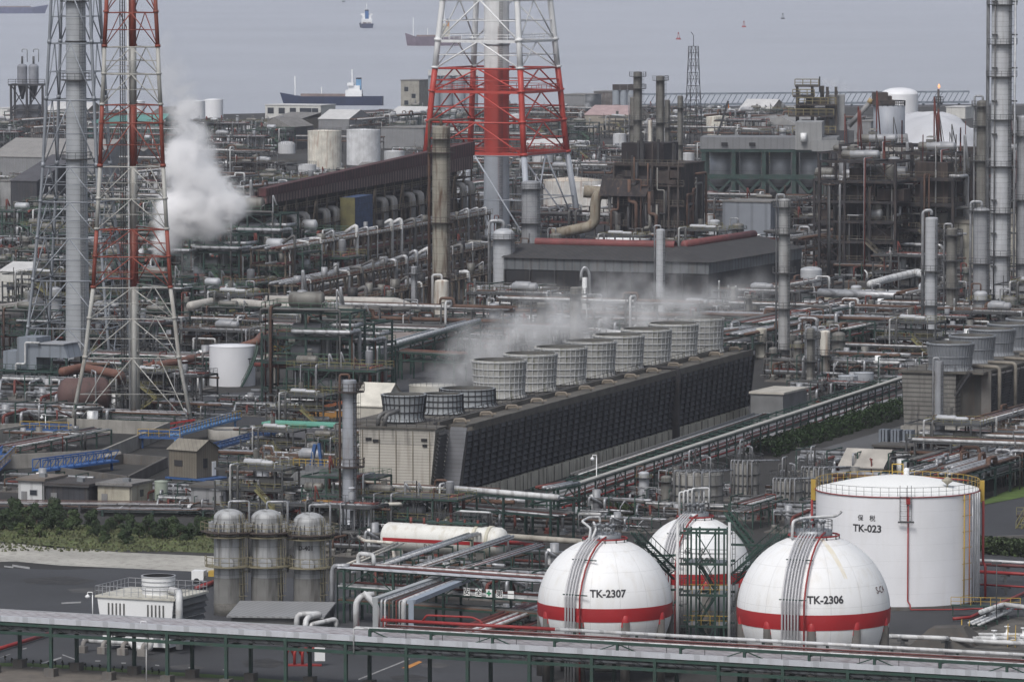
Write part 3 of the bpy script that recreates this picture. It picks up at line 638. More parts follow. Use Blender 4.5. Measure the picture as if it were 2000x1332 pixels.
# ================================================================ COOLING TOWERS
def fan_stack(label, p, z, rt_, rb, h, mat, rings=6, ribs=28, rz=0, group='fan stacks of the long cooling tower', ribm=None):
    t = thing('fan_stack', label, 'cooling fan', (p.x, p.y, z), rz, group); k = 8
    def rr(f): return rb + (rt_ - rb) * f ** 1.3 - .0
    pr = [(rr(i / k) if f_ else rr(i / k), h * i / k) for i in range(k + 1) for f_ in (1,)]; pr[0] = (rb + .3, 0)
    MB().lathe(pr, 48).build('stack_wall', mat, t)
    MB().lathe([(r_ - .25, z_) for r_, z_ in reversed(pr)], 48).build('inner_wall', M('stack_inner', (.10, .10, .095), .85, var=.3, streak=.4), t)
    MB().lathe([(rt_ - .26, h), (rt_ + .06, h), (rt_ + .06, h - .2)], 48).build('rim', mat, t)
    m = MB()
    for j in range(ribs):
        a = 2 * math.pi * j / ribs; c, s_ = math.cos(a), math.sin(a)
        for i in range(k): m.beam(((pr[i][0] + .08) * c, (pr[i][0] + .08) * s_, pr[i][1]), ((pr[i + 1][0] + .08) * c, (pr[i + 1][0] + .08) * s_, pr[i + 1][1]), .10)
    m.build('ribbing', ribm or mat, t)
    for i in range(rings):
        z_ = h * (.05 + .9 * i / (rings - 1)); q = rr(z_ / h) + .1; MB().tube([(q * math.cos(R(a)), q * math.sin(R(a)), z_) for a in range(0, 361, 12)], .08, 5).build('ring', ribm or mat, t)
    m = MB(); m.cyl((0, 0, h * .25), .6, .5, 12)
    for j in range(6): a = R(j * 60); m.beam((0, 0, h * .3), ((rb - .5) * math.cos(a), (rb - .5) * math.sin(a), h * .3 + .1), .5, .06)
    m.build('fan', steel, t); return t
def louvre_face(mb, x, y0, y1, z0, z1, tilt, rows, bays, slat=.5, s=1):
    """slats of a face looking to +x (s=1); leans out by tilt at the top"""
    for i in range(rows):
        f = (i + .5) / rows; z = z0 + (z1 - z0) * f; xx = x - s * tilt * (1 - f)
        mb._add([(xx - s * .05, y0, z + slat * .55), (xx + s * .28, y0, z - slat * .35), (xx + s * .28, y1, z - slat * .35), (xx - s * .05, y1, z + slat * .55), (xx - s * .1, y0, z + slat * .5), (xx + s * .22, y0, z - slat * .4), (xx + s * .22, y1, z - slat * .4), (xx - s * .1, y1, z + slat * .5)],
                [(0, 1, 2, 3), (7, 6, 5, 4), (0, 4, 5, 1), (2, 6, 7, 3)])
    return mb
CTR = -19.0
fz = 12.2
pa = g(975, 775, fz); pb = g(1366, 686, fz); dv = (pb - pa); sN = dv.length / 7; dv.normalize(); fdv = dv.copy(); fan0 = Vector((pa.x, pa.y, 0)); dv = g(1471, 683, fz) - g(908, 832, fz); dv.normalize(); CTR = -math.degrees(math.atan2(dv.x, dv.y)); dvu = Vector((dv.y, -dv.x, 0))
def ctp(a, b, z=0): return Vector((pa.x, pa.y, 0)) + dvu * a + dv * b + Vector((0, 0, z))
ct = thing('cooling_tower', 'long dark cooling tower block with louvred side under the row of fan stacks', 'cooling tower', ctp(0, 0), CTR)
Ecorner = g(908, 832, fz); eu = (Ecorner - pa).dot(dvu); ev = (Ecorner - pa).dot(dv); Lend = sN * 7 + 14
Ff = g(1471, 683, fz); fu = (Ff - pa).dot(dvu); fv = (Ff - pa).dot(dv)
xe = (eu + fu) / 2; y0 = ev; y1 = fv; print('CT', CTR, eu, ev, fu, fv, sN)
lourd = M('louvre_dark', (.011, .012, .016), .75, var=.35, sc_=.8, grime=.3)
deckm = M('deck_weathered', (.095, .09, .08), .9, var=.3, streak=.3, grime=.4)
MB().box(-8.5, y0 + 4, fz - 1.0, xe, y1, fz - .2).build('deck', deckm, ct)
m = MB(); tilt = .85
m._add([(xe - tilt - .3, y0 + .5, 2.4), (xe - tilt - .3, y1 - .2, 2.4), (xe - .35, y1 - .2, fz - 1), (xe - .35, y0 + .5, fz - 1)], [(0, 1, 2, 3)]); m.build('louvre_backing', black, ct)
louvre_face(MB(), xe - .1, y0 + .4, y1, 2.6, fz - .9, tilt, 10, 0, .62).build('louvres', M('louvre_slat', (.045, .047, .055), .6, var=.5, sc_=.5, grime=.5, gcol=(.012, .012, .014)), ct)
m = MB(); nb = 50
for i in range(nb + 1):
    y = y0 + .4 + (y1 - y0 - .5) * i / nb; m.beam((xe - tilt + .12, y, 2.5), (xe + .24, y, fz - .9), .42, .3)
m.build('louvre_posts', M('louvre_post', (.012, .013, .016), .8, var=.3), ct)
for k in range(1, 1):
    z = 2.6 + (fz - 3.5) * k / 9; MB().beam((xe - tilt * (1 - k / 9) + .28, y0 + .5, z), (xe - tilt * (1 - k / 9) + .28, y1, z), .12).build('louvre_rail', M('rail_pale', (.03, .03, .034), .8), ct)
for yy, nm in ((y0, 'end_wall'), (y1, 'end_wall')):
    MB()._add([(xe - tilt - .2, yy, 2.2), (xe - tilt - 3.0, yy, 2.2), (xe - 2.2, yy, fz - .2), (xe + .3, yy, fz - .2), (xe - tilt - .2, yy + .3, 2.2), (xe - tilt - 3.0, yy + .3, 2.2), (xe - 2.2, yy + .3, fz - .2), (xe + .3, yy + .3, fz - .2)], [(0, 3, 2, 1), (4, 5, 6, 7), (0, 4, 7, 3), (1, 2, 6, 5), (2, 3, 7, 6), (0, 1, 5, 4)]).build(nm, M('endwall', (.17, .175, .19), .6, dz=.6, lw=.2, ld=.3), ct)
MB().box(-8.0, y0 + 5, 0, xe - tilt + .3, y1 - 1, 2.4).build('basin', M('basin_concrete', (.42, .40, .34), .9, var=.15, streak=.8, scol=(.07, .065, .05)), ct)
m = MB()
for i in range(40): y = y0 + 2 + (y1 - y0 - 5) * i / 39; m.beam((xe - tilt + .35, y, 0), (xe - tilt + .35, y, 2.3), .1)
m.build('basin_ribbing', concd, ct)
ymid = ev + (fv - ev) * .70
MB().box(xe - tilt, ymid - .45, .5, xe + .5, ymid + .35, fz + .1).build('divider_duct', dsteel, ct)
MB().tube([(xe - 6, ymid, fz + .3), (xe + .2, ymid, fz + .3), (xe + .5, ymid, fz - .5), (xe - tilt + .8, ymid, .5)], .3).build('divider_pipe', dsteel, ct)
MB().tube([(xe - 4.6, y0, fz + .25), (xe - 4.6, y1, fz + .25)], .28, 8).build('deck_pipe', dsteel, ct)
MB().box(xe - 4.2, y0, fz - .2, xe - 3.9, y1, fz + .5).build('deck_curb', deckm, ct)
MB().rail([(xe - 5.4, y0, fz), (xe - 5.4, y1, fz)], 1.0, 2.2, .06).build('deck_railing', dsteel, ct)
for i in range(13):
    y = y0 + 5 + i * (y1 - y0 - 8) / 12; m = MB(); m.tube([(xe - 3.4, y, fz - .1), (xe - 3.3, y, fz + .5), (xe - 1.8, y + .3, fz + .55), (xe - 1.6, y + .3, fz - .1)], .18, 6); m.beam((xe - 3.6, y + .9, fz + .1), (xe - 1.2, y + .9, fz + .3), .25); m.build('valve', M('valve_tan', (.22, .19, .155), .8), ct)
MB().beam((xe - .1, y0, fz - .1), (xe - .1, y1, fz - .1), .35).build('eave', deckm, ct)
stw = M('stack_panel', (.32, .32, .31), .75, var=.2, streak=.8, scol=(.14, .14, .09)); strib = M('stack_rib', (.40, .41, .42), .6, var=.15)
words = ['nearest', 'second', 'third', 'fourth', 'fifth', 'sixth', 'seventh', 'farthest']
for i in range(8):
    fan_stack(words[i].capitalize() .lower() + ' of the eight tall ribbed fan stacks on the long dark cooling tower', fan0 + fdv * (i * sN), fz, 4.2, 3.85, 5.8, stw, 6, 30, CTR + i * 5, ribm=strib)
lowm = M('stack_low', (.25, .27, .29), .7, var=.15, streak=.5, scol=(.12, .12, .10))
for (x, yb, w_, h, lb) in ((789, 827, 88, 3.9, 'low grey fan stack at the near end of the slatted cooling tower'), (864, 812, 80, 2.9, 'low grey fan stack second from the near end of the cooling tower'), (913, 797, 108, 2.6, 'wide low fan stack just before the tall ribbed ones')):
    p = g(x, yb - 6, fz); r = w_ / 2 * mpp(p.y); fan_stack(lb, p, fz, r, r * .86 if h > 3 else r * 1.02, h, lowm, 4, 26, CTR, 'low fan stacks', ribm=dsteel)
# near slatted tower
ps = g(851, 836, fz); eu2 = (ps - pa).dot(dvu); ev2 = (ps - pa).dot(dv)
ct1 = thing('cooling_tower', 'near cooling tower with pale slatted end wall on braced steel legs', 'cooling tower', ctp(eu2, ev2), CTR)
Wc = 151 * mpp(ps.y) / math.cos(R(CTR)) ; Ln = y0 - ev2
zbot = 2.9
MB().prism([(-Wc, 0), (-.9, 0), (-.9, Ln), (-Wc, Ln)], zbot, fz - 2.6, [(-Wc, 0), (-.25, 0), (-.25, Ln), (-Wc, Ln)]).build('slatted_wall', M('slat_pale', (.42, .40, .36), .85, var=.08, dz=.42, lw=.2, ld=.5, streak=.5, scol=(.20, .17, .14)), ct1)
MB().prism([(-Wc, 0), (-.25, 0), (-.25, Ln), (-Wc, Ln)], fz - 2.57, fz - .2, [(-Wc - .1, -.1), (0, -.1), (0, Ln), (-Wc - .1, Ln)]).build('upper_wall', M('slat_pale2', (.36, .345, .315), .85, var=.1, dz=.42, lw=.2, ld=.45, streak=.7, scol=(.12, .11, .10)), ct1)
m = MB()
for i in range(5): x = -Wc + .5 + i * (Wc - 1.4) / 4; m.beam((x, -.08, zbot), (x, -.12, fz - .5), .1)
m.build('wall_batten', brown, ct1)
MB().box(-Wc - .4, -.4, fz - .2, .3, Ln, fz).build('deck', deckm, ct1)
MB().box(-Wc - .2, -.2, zbot - .5, -.4, Ln, zbot).build('base_beam', M('maroon_beam', (.09, .04, .04), .8), ct1)
m = MB(); louvre_face(m, .35, .2, Ln - .1, zbot + .2, fz - .6, 1.0, 15, 0, .5); m.build('louvres', M('louvre_mid', (.06, .06, .062), .8, var=.3), ct1)
m = MB()
for x in [-Wc + i * (Wc - .6) / 4 for i in range(5)]:
    m.beam((x, .1, 0), (x, .1, zbot - .5), .2)
for i in range(4):
    a = -Wc + i * (Wc - .6) / 4; b = a + (Wc - .6) / 4; m.beam((a, .1, .3), (b, .1, zbot - .6), .12); m.beam((b, .1, .3), (a, .1, zbot - .6), .12)
for i in range(4):
    a = i * Ln / 4; m.beam((-.5, a, 0), (-.5, a, zbot - .5), .2); m.beam((-.5, a, 0), (-.5, a + Ln / 4, zbot - .6), .12); m.beam((-.5, a + Ln / 4, 0), (-.5, a, zbot - .6), .12)
m.build('leg_bracing', galv, ct1)
MB().box(-Wc + .5, 1.5, 0, -1.2, Ln, zbot - .6).build('basin', black, ct1)
MB().rail([(-Wc - .3, -.3, fz), (0.2, -.3, fz)], 1.1, 1.5, .06).build('deck_railing', dsteel, ct1)
for (xx, zz, w_) in ((-Wc + 1.0, fz - 1.9, .9), (-Wc + 2.1, fz - 2.1, 1.1), (-2.2, fz - 1.8, .9), (-2.0, fz - 2.6, .7)): MB().box(xx, -.16, zz - .2, xx + w_, -.05, zz + .22).build('wall_hole', black, ct1)
for k in range(2): MB().tube([(-Wc + 2.5 + k, 1, fz), (-Wc + 2.7 + k, 1, fz + 1.6), (-Wc + 4.2 + k * .8, 3.2, fz + 2.1)], .32, 8).build('elbow_pipe', piped, ct1)
# small white cooling tower, lower left
p = g(203, 1268, 0); m_ = mpp(p.y); ct3 = thing('cooling_tower', 'small white cooling tower with one fan and finned front behind the bottom pipe rack', 'cooling tower', p, ROT)
W = 132 * m_ / math.cos(R(ROT)); H = atd(188, 1166, p.y).z; Dp = 8.5
MB().prism([(0, 0), (W, 0), (W, Dp), (0, Dp)], .6, H, [(-.8, -.1), (W + .6, -.1), (W + .6, Dp + .1), (-.8, Dp + .1)]).build('casing', white, ct3)
MB().box(-1, -.3, H, W + .9, Dp + .3, H + .25).build('deck', M('deck_cream', (.50, .49, .44), .8, streak=.3), ct3)
m = MB(); louvre_face(m, W + .75, .2, Dp, 1, H - .2, .9, 7, 0, .75); m.build('louvres', steel, ct3)
mb = MB()
for s_ in (0, 1):
    for i in range(5): x = (.7 + i * .5) if s_ == 0 else (W - 2.7 + i * .5); mb.prism([(x - .1, -.14), (x + .1, -.14), (x + .06, -.02), (x - .06, -.02)], 1.6, H - .6)
mb.build('finned_panel', M('fin_dark', (.10, .10, .10), .8), ct3)
c = Vector((W * .62, Dp * .45, 0)); rr = 33.5 * m_
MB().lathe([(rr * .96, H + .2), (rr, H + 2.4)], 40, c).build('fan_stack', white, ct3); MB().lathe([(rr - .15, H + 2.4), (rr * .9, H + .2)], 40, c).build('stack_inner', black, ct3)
MB().lathe([(rr - .16, H + 2.4), (rr + .06, H + 2.42), (rr + .05, H + 2.25)], 40, c).build('rim', grey, ct3)
for z in (H + .8, H + 1.3, H + 1.8): MB().tube([(c.x + (rr + .03) * math.cos(R(a)), c.y + (rr + .03) * math.sin(R(a)), z) for a in range(0, 361, 15)], .05, 5).build('ring', grey, ct3)
MB().rail([(-1, -.2, H + .25), (W + .8, -.2, H + .25), (W + .8, Dp, H + .25), (-1, Dp, H + .25)], 1.1, .9, .06, True).build('railing', grey, ct3)
MB().tube([(c.x + 1, c.y, H + .8), (W + .5, c.y - 2.2, H + .9), (W + 1.5, -.4, H + .7), (W + 1.5, -.4, 0.6)], .42, 10).build('inlet_pipe', pipew, ct3)
MB().tube([(W * .6 + .7 * math.cos(R(a)), -.25, 3.2 + .7 * math.sin(R(a))) for a in range(0, 361, 20)], .03, 5).build('ring_sign', grey, ct3)
MB().tube([(-1.5, -2.2, 1.3), (W * .55, -2.2, 1.3), (W * .6, -2.2, .7), (W * .85, -2.4, .7), (W * .86, -2.4, 1.8), (W * .86, -.5, 1.8)], .35, 10).build('header_pipe', pipew, ct3)
for k in range(4): x = -1 + k * 2.6; MB().tube([(x, -2.2, 1.4), (x, -3.4, 1.2), (x, -3.5, .5)], .28, 8).box(x - .5, -4, 0, x + .5, -3.1, .8).build('pump', M('pump', (.20, .19, .18), .7, var=.3, streak=.5), ct3)
hh = hves('dirty', 'x', 10, 10, 1, 1, 1) if False else None
# right cooling tower
fz3 = 10.6; p = g(1766, 845, 0); ct4 = thing('cooling_tower', 'weathered cooling tower with slatted end wall and dark striped louvres at the right', 'cooling tower', p, ROT)
m_ = mpp(p.y); W1 = 97 * m_ / math.cos(R(ROT)); Lq = 58
slw = M('slat_weathered', (.165, .16, .15), .85, var=.2, dz=.75, lw=.30, ld=.75, streak=.8, scol=(.06, .055, .05))
MB().prism([(0, 0), (W1, 0), (W1, Lq), (0, Lq)], 1.2, fz3 - .4, [(-.5, 0), (W1, 0), (W1, Lq), (-.5, Lq)]).build('slatted_wall', slw, ct4)
MB().box(-.5, -.4, 0, W1 + 6, Lq, 1.2).build('basin', conc, ct4)
MB().box(-1, -.4, fz3 - .4, W1 + 5, Lq, fz3).build('deck', deckm, ct4)
x1 = W1 + 5.2
MB().box(W1, 2.6, 1.2, x1 - 1, Lq, fz3 - .6).build('core_wall', M('core_dark', (.06, .058, .055), .9, streak=.4), ct4)
m = MB(); louvre_face(m, x1, 2.4, Lq, 1.4, fz3 - .5, 1.1, 19, 0, .33); m.build('louvres', M('louvre_grey', (.07, .067, .066), .8, var=.3), ct4)
m = MB()
for i in range(14): m.beam((x1 - 1.2, 2.4 + i * 4.2, 1.2), (x1 + .2, 2.4 + i * 4.2, fz3 - .4), .15)
m.build('louvre_posts', dsteel, ct4)
MB().box(x1 - 1.4, 2.2, 1.2, x1 + .3, 2.5, fz3).build('end_panel', concd, ct4)
for k in range(4): MB().tube([(W1 + 1 + k * .0, 6 + k * 9, fz3 + .5), (x1 + .9, 5 + k * 9, fz3 + .5), (x1 + .9, 5 + k * 9, .5)], .32, 8).build('riser_pipe', M('pipe_tan', (.22, .20, .17), .7, grime=.4), ct4)
MB().rail([(-1, -.4, fz3), (W1 + 5, -.4, fz3)], 1.1, 1.5, .06).build('deck_railing', dsteel, ct4)
MB().stair((W1 + .3, -1, fz3 - 4), (W1 + 3, -1, fz3)).build('stair', dsteel, ct4)
for i, (x, yb) in enumerate(((1856, 731), (1899, 716), (1938, 702), (1973, 691), (2008, 681))):
    p = g(x, yb - 9, fz3); r = (46.5 - i * .7) * mpp(p.y)
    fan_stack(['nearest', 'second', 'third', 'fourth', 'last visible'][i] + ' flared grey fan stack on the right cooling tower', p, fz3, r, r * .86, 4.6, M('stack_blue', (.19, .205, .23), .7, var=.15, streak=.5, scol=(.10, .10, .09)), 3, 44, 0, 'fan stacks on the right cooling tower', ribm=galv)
rty = M('rail_dulltan', (.20, .18, .12), .8)
# ================================================================ REACTORS
for i, (x, yt, w_, yb, lb) in enumerate(((448, 993, 60, 1200, 'left of the three dirty domed reactor vessels beside the gravel area'), (522, 994, 62, 1199, 'middle of the three dirty domed reactor vessels'), (605, 1000, 62, 1198, 'right domed reactor vessel of the three, marked D-401'))):
    t, p, r, H = col_('reactor_vessel', lb, x, yb, yt, w_, M('reactor_clad', (.36, .37, .38), .55, .05, var=.15, dz=1.7, na=8, lw=.05, streak=.7, scol=(.06, .055, .045)), (.46, .74), 'reactor', 'three domed reactor vessels', None, .55, conc, 1, rty, n=28)
    MB().lathe([(r * 1.02, H * .36), (r * 1.02, H * .02)], 28).build('concrete_skirt', M('skirt_conc', (.19, .19, .185), .9, var=.2, streak=.9, scol=(.05, .045, .04)), t)
    zt_ = H * .78
    MB().lathe([(r, zt_), (r + 1.6, zt_), (r + 1.6, zt_ + .2), (r, zt_ + .2)], 8).build('top_platform', rust, t)
    MB().rail([((r + 1.6) * math.cos(R(k * 45)), (r + 1.6) * math.sin(R(k * 45)), zt_ + .2) for k in range(8)], 1.1, 1., .06, True).build('handrail', rty, t)
    MB().dome(r * 1.01, H * .86, H * .13, 24).build('dome_cap', M('dome_pale', (.50, .50, .49), .6, var=.1, streak=.5, scol=(.2, .17, .12)), t)
    m = MB()
    for k in range(10): a = R(k * 36); m.tube([(0, 0, H), (r * .7 * math.cos(a), r * .7 * math.sin(a), H * .965), (r * 1.08 * math.cos(a), r * 1.08 * math.sin(a), H * .86), (r * 1.15 * math.cos(a), r * 1.15 * math.sin(a), H * .8)], .05, 5)
    m.build('dome_strap', dsteel, t)
    for k in range(12): a = R(k * 30); MB().box(-.18, -.1, 0, .18, .1, 1.1).trans(Matrix.Translation((r * 1.25 * math.cos(a), r * 1.25 * math.sin(a), zt_ + .2)) @ Matrix.Rotation(a, 4, 'Z')).build('nozzle', grey, t)
    m = MB().cyl((0, 0, 0), .75, .35, 16); m.trans(Matrix.Translation((-.2, -r - .2, H * .5)) @ Matrix.Rotation(R(90), 4, 'X')); m.build('manhole', cladw, t)
    MB().tube([(0, 0, H), (0, 0, H + .9), (r + .6, 0, H + .9), (r + .6, 0, H * .4)], .14).build('overhead_pipe', pipeg, t)
    if i == 2: text_mesh('D-401', .75, 'lettering', ink, t, lambda x_, y_: Vector(((r + .05) * math.sin(-.25 + x_ / r), -(r + .05) * math.cos(-.25 + x_ / r), H * .66 + y_)), .02)
# ================================================================ WHITE HORIZONTAL VESSEL
p = g(868, 1112, 0); Lm = 16.2; rz = -24
t = thing('gas_drum', 'long white horizontal gas drum with red stripe lettered D-2940', 'drum', p, rz); zc = 4.0; r = 1.95
m = MB().lathe([(.001, -Lm / 2 - r * .5), (r * .5, -Lm / 2 - r * .42), (r * .87, -Lm / 2 - r * .22), (r, -Lm / 2), (r, Lm / 2), (r * .87, Lm / 2 + r * .22), (r * .5, Lm / 2 + r * .42), (.001, Lm / 2 + r * .5)], 32); m.trans(Matrix.Translation((0, 0, zc)) @ Matrix.Rotation(R(90), 4, 'Y')); m.build('shell', M('drum_white', (.66, .66, .63), .55, var=.06, streak=.45, scol=(.38, .33, .22)), t)
for s_ in (.30, .42): m = MB().lathe([(r + .03, Lm * s_ - .25), (r + .16, Lm * s_ - .2), (r + .16, Lm * s_ + .2), (r + .03, Lm * s_ + .25)], 28); m.trans(Matrix.Translation((0, 0, zc)) @ Matrix.Rotation(R(90), 4, 'Y')); m.build('saddle_strap', M('strap_cream', (.55, .53, .44), .7, streak=.5), t)
MB()._add([(x, -math.sqrt((r + .03) ** 2 - z * z), zc + z) for z in (-.35, .12) for x in (-Lm / 2, Lm / 2)], [(0, 1, 3, 2)]).build('red_stripe', red, t)
m = MB().lathe([(r * math.cos(a) + .03, r * .5 * math.sin(a)) for a in [0, .4, .8]], 10, (Lm / 2, 0, 0)) if False else None
pts = [(Lm / 2 + r * .5 * math.sin(R(a)), -(r + .03) * math.cos(R(a))) for a in range(0, 91, 15)]
MB()._add([(x, y, zc + z) for z in (-.35, .12) for x, y in pts], [(i, i + 1, i + 8, i + 7) for i in range(6)]).build('red_stripe', red, t)
for s_ in (-.38, .36): MB().box(s_ * Lm - .7, -1.3, 0, s_ * Lm + .7, 1.3, zc - r * .7).build('saddle', conc, t)
MB().box(-Lm * .15, -.7, zc + r + .2, Lm * .36, .9, zc + r + .4).build('platform', green, t); MB().rail([(-Lm * .15, -.7, zc + r + .4), (Lm * .36, -.7, zc + r + .4), (Lm * .36, .9, zc + r + .4), (-Lm * .15, .9, zc + r + .4)], 1.1, 1.2, .07, True).build('handrail', steel, t)
for k in range(6): MB().cyl((-Lm * .3 + k * Lm * .12, 0, zc + r - .1), .2, .9, 8).build('nozzle', dullred, t)
text_mesh('D-2940', .62, 'lettering', inkb, t, lambda x_, y_: Vector((-1.2 + x_, -math.sqrt((r + .04) ** 2 - (y_ - .75) ** 2), zc - .75 + y_)), .01)
# ================================================================ LATTICE TOWERS AND CHIMNEYS
def lattice(t, lv, n, rot, rl, matf, rb=None, name='leg', nodes=True, inner=True):
    """lv: list of (z, radius). One leg mesh per leg and band, braces per bay"""
    rb = rb or rl * .42
    def pt(k, i, f=0): z, r = lv[i]; a = R(rot + 360 / n * k); return Vector((r * math.sin(a), -r * math.cos(a), z))
    for k in range(n):
        i = 0
        while i < len(lv) - 1:
            j = i; mt = matf((lv[i][0] + lv[i + 1][0]) / 2)
            while j < len(lv) - 1 and matf((lv[j][0] + lv[j + 1][0]) / 2) is mt: j += 1
            m = MB(); m.tube([pt(k, q) for q in range(i, j + 1)], rl, 8)
            if nodes:
                for q in range(i, j): a, b = pt(k, q), pt(k, q + 1); m.beam(a.lerp(b, .0), a.lerp(b, .07), rl * 2.8, None, 8)
            m.build(name, mt, t); i = j
    for i in range(len(lv) - 1):
        mt = matf((lv[i][0] + lv[i + 1][0]) / 2); m = MB()
        for k in range(n):
            a, b, c, d = pt(k, i), pt((k + 1) % n, i), pt(k, i + 1), pt((k + 1) % n, i + 1); mid = (a + b + c + d) / 4; me = (c + d) / 2; mb_ = (a + b) / 2
            m.beam(a, me, rb, None, 6); m.beam(b, me, rb, None, 6)
            m.beam(a.lerp(c, .5), a.lerp(me, .5), rb * .7, None, 6); m.beam(b.lerp(d, .5), b.lerp(me, .5), rb * .7, None, 6)
            m.beam(a.lerp(me, .5), b.lerp(me, .5), rb * .6, None, 6)
        m.build('cross_bracing', mt, t)
        m = MB()
        for k in range(n): m.beam(pt(k, i + 1), pt((k + 1) % n, i + 1), rb * 1.1, None, 6)
        m.build('ring_beam', matf(lv[i + 1][0] - .1), t)
# main red and white stack
p = g(970, 470, 0); Y = p.y; mm = mpp(Y)
t = thing('chimney', 'huge red and white chimney held in a four legged lattice tower', 'chimney', p, 0)
zz = lambda y: atd(970, y, Y).z
def mcol(z): return M('stack_white', (.68, .69, .70), .5, var=.06, streak=.12) if z > zz(133) else (safered if z > zz(300) else M('stack_grey', (.36, .39, .44), .55, var=.08, streak=.2, scol=(.2, .2, .2)))
lv = [(0, 178 * mm), (zz(300), 148 * mm), (zz(237), 140 * mm), (zz(178), 134 * mm), (zz(133), 128 * mm), (zz(80), 122 * mm), (zz(0), 112 * mm), (zz(-90), 102 * mm), (zz(-180), 92 * mm)]
lattice(t, lv, 4, 21, 5.8 * mm, mcol, 3.4 * mm)
for a, b in ((0, zz(300)), (zz(300), zz(133)), (zz(133), zz(-180))):
    rr_ = 24.5 * mm; MB().lathe([(rr_ * (1.06 if a == 0 else 1), a), (rr_, b)], 40).build('flue', mcol((a + b) / 2), t)
for y in (80, 178, 297):
    z = zz(y); m_ = mcol(z); r1 = (120 if y == 80 else 134 if y == 178 else 146) * mm
    sq = [(r1 * math.sin(R(21 + 90 * k)), -r1 * math.cos(R(21 + 90 * k)), z) for k in range(4)]
    m = MB()
    for k in range(4): m.beam(sq[k], sq[(k + 1) % 4], 6 * mm, 5 * mm); m.beam(sq[k], (sq[k][0] * .17, sq[k][1] * .17, z), 2.5 * mm)
    m.build('gallery_beam', m_, t); MB().rail([(x * 1.01, y_ * 1.01, z + .4) for x, y_, z in sq], 1.4, 3, .14, True).build('gallery_railing', m_, t)
MB().ladder((9 * mm, -24.8 * mm, 4), zz(-60), .8, True).build('ladder', dsteel, t)
MB().ladder((6 * mm, -24.8 * mm, 4), zz(80), .8, False).build('ladder', dullred, t)
for y in (60,): MB().lathe([(24.8 * mm, zz(86)), (25.8 * mm, zz(86)), (25.8 * mm, zz(89)), (24.8 * mm, zz(89))], 32).build('flue_collar', galv, t)
# grey lattice chimney, left
p = g(152, 722, 0); Y = p.y; mm = mpp(Y); zz1 = lambda y: atd(150, y, Y).z
t = thing('chimney', 'grey ribbed chimney inside a tall grey lattice tower at the left', 'chimney', p, 0)
gl = M('lattice_grey', (.24, .26, .29), .5, .3, var=.15); lv = [(0, 128 * mm)] + [(zz1(y), r_ * mm) for y, r_ in ((637, 112), (545, 100), (463, 90), (393, 82), (325, 76), (195, 68), (85, 60), (-20, 54), (-120, 50))]
lattice(t, lv, 4, 35, 3.0 * mm, lambda z: gl, 2.6 * mm)
MB().lathe([(24 * mm, 0), (21.5 * mm, zz1(420)), (19.5 * mm, zz1(85)), (19 * mm, zz1(-120))], 32).build('flue', M('flue_grey', (.38, .40, .425), .55, .1, var=.1, dz=1.05, lw=.09, ld=.45), t)
for y in (4, 158, 312): z = zz1(y); MB().lathe([(19 * mm, z), (30 * mm, z), (30 * mm, z + .2), (19 * mm, z + .2)], 12).build('gallery', steel, t); MB().rail([(30 * mm * math.cos(R(k * 30)), 30 * mm * math.sin(R(k * 30)), z + .2) for k in range(12)], 1.2, 2, .09, True).build('gallery_railing', steel, t)
for y in (83, 460): MB().lathe([(20.5 * mm, zz1(y)), (20.9 * mm, zz1(y)), (20.9 * mm, zz1(y - 3)), (20.5 * mm, zz1(y - 3))], 32).build('collar', dsteel, t)
MB().ladder((12 * mm, -21 * mm, 2), zz1(-100), .7, True, (.5, -.86)).build('ladder', steel, t)
# red and white flare tower
p = g(262, 834, 0); Y = p.y; mm = mpp(Y); zz2 = lambda y: atd(262, y, Y).z
t = thing('flare_tower', 'slender red and white flare tower on three splayed lattice legs', 'flare tower', p, 0)
fw = M('flare_white', (.38, .38, .36), .6, var=.15, streak=.6, scol=(.16, .12, .08)); frd = M('flare_red', (.23, .05, .032), .6, var=.2, streak=.4)
bands = [(325, 447, fw), (447, 560, frd), (560, 900, fw), (205, 325, frd), (92, 205, fw), (-40, 92, frd), (-200, -40, fw)]
def fcol(z):
    for a, b, m_ in bands:
        if zz2(b) <= z < zz2(a): return m_
    return fw
lv = [(0, 138 * mm)] + [(zz2(y), r_ * mm) for y, r_ in ((696, 106), (620, 96), (560, 87), (500, 83), (447, 79), (388, 75), (325, 71), (240, 67), (205, 66), (145, 62), (92, 60), (25, 56), (-40, 53), (-120, 49))]
lattice(t, lv, 3, 60, 4.0 * mm, fcol, 2.2 * mm)
for a, b, m_ in bands: MB().cyl((0, 0, max(0, zz2(b))), 6.2 * mm, zz2(a) - max(0, zz2(b)), 16).build('flare_riser', fw if b > 600 else (m_), t)
MB().cyl((-7.5 * mm, -1, 0), 1.8 * mm, zz2(-100), 8).build('steam_pipe', pipew, t)
for dx in (-24, -19, -15): MB().cyl((dx * mm, .5, 10), 1.0 * mm, zz2(-100) - 10, 8).build('riser_pipe', steel, t)
MB().ladder((-19 * mm, 0, 3), zz2(-100), .8, True).build('ladder', steel, t)
for y in (145, 390, 545): z = zz2(y); MB().box(-50 * mm, -1.2, z, 0, .8, z + .2).build('gallery', fcol(z), t); MB().rail([(-50 * mm, -1.2, z + .2), (0, -1.2, z + .2)], 1.2, 1.5, .08).build('gallery_railing', fcol(z), t)
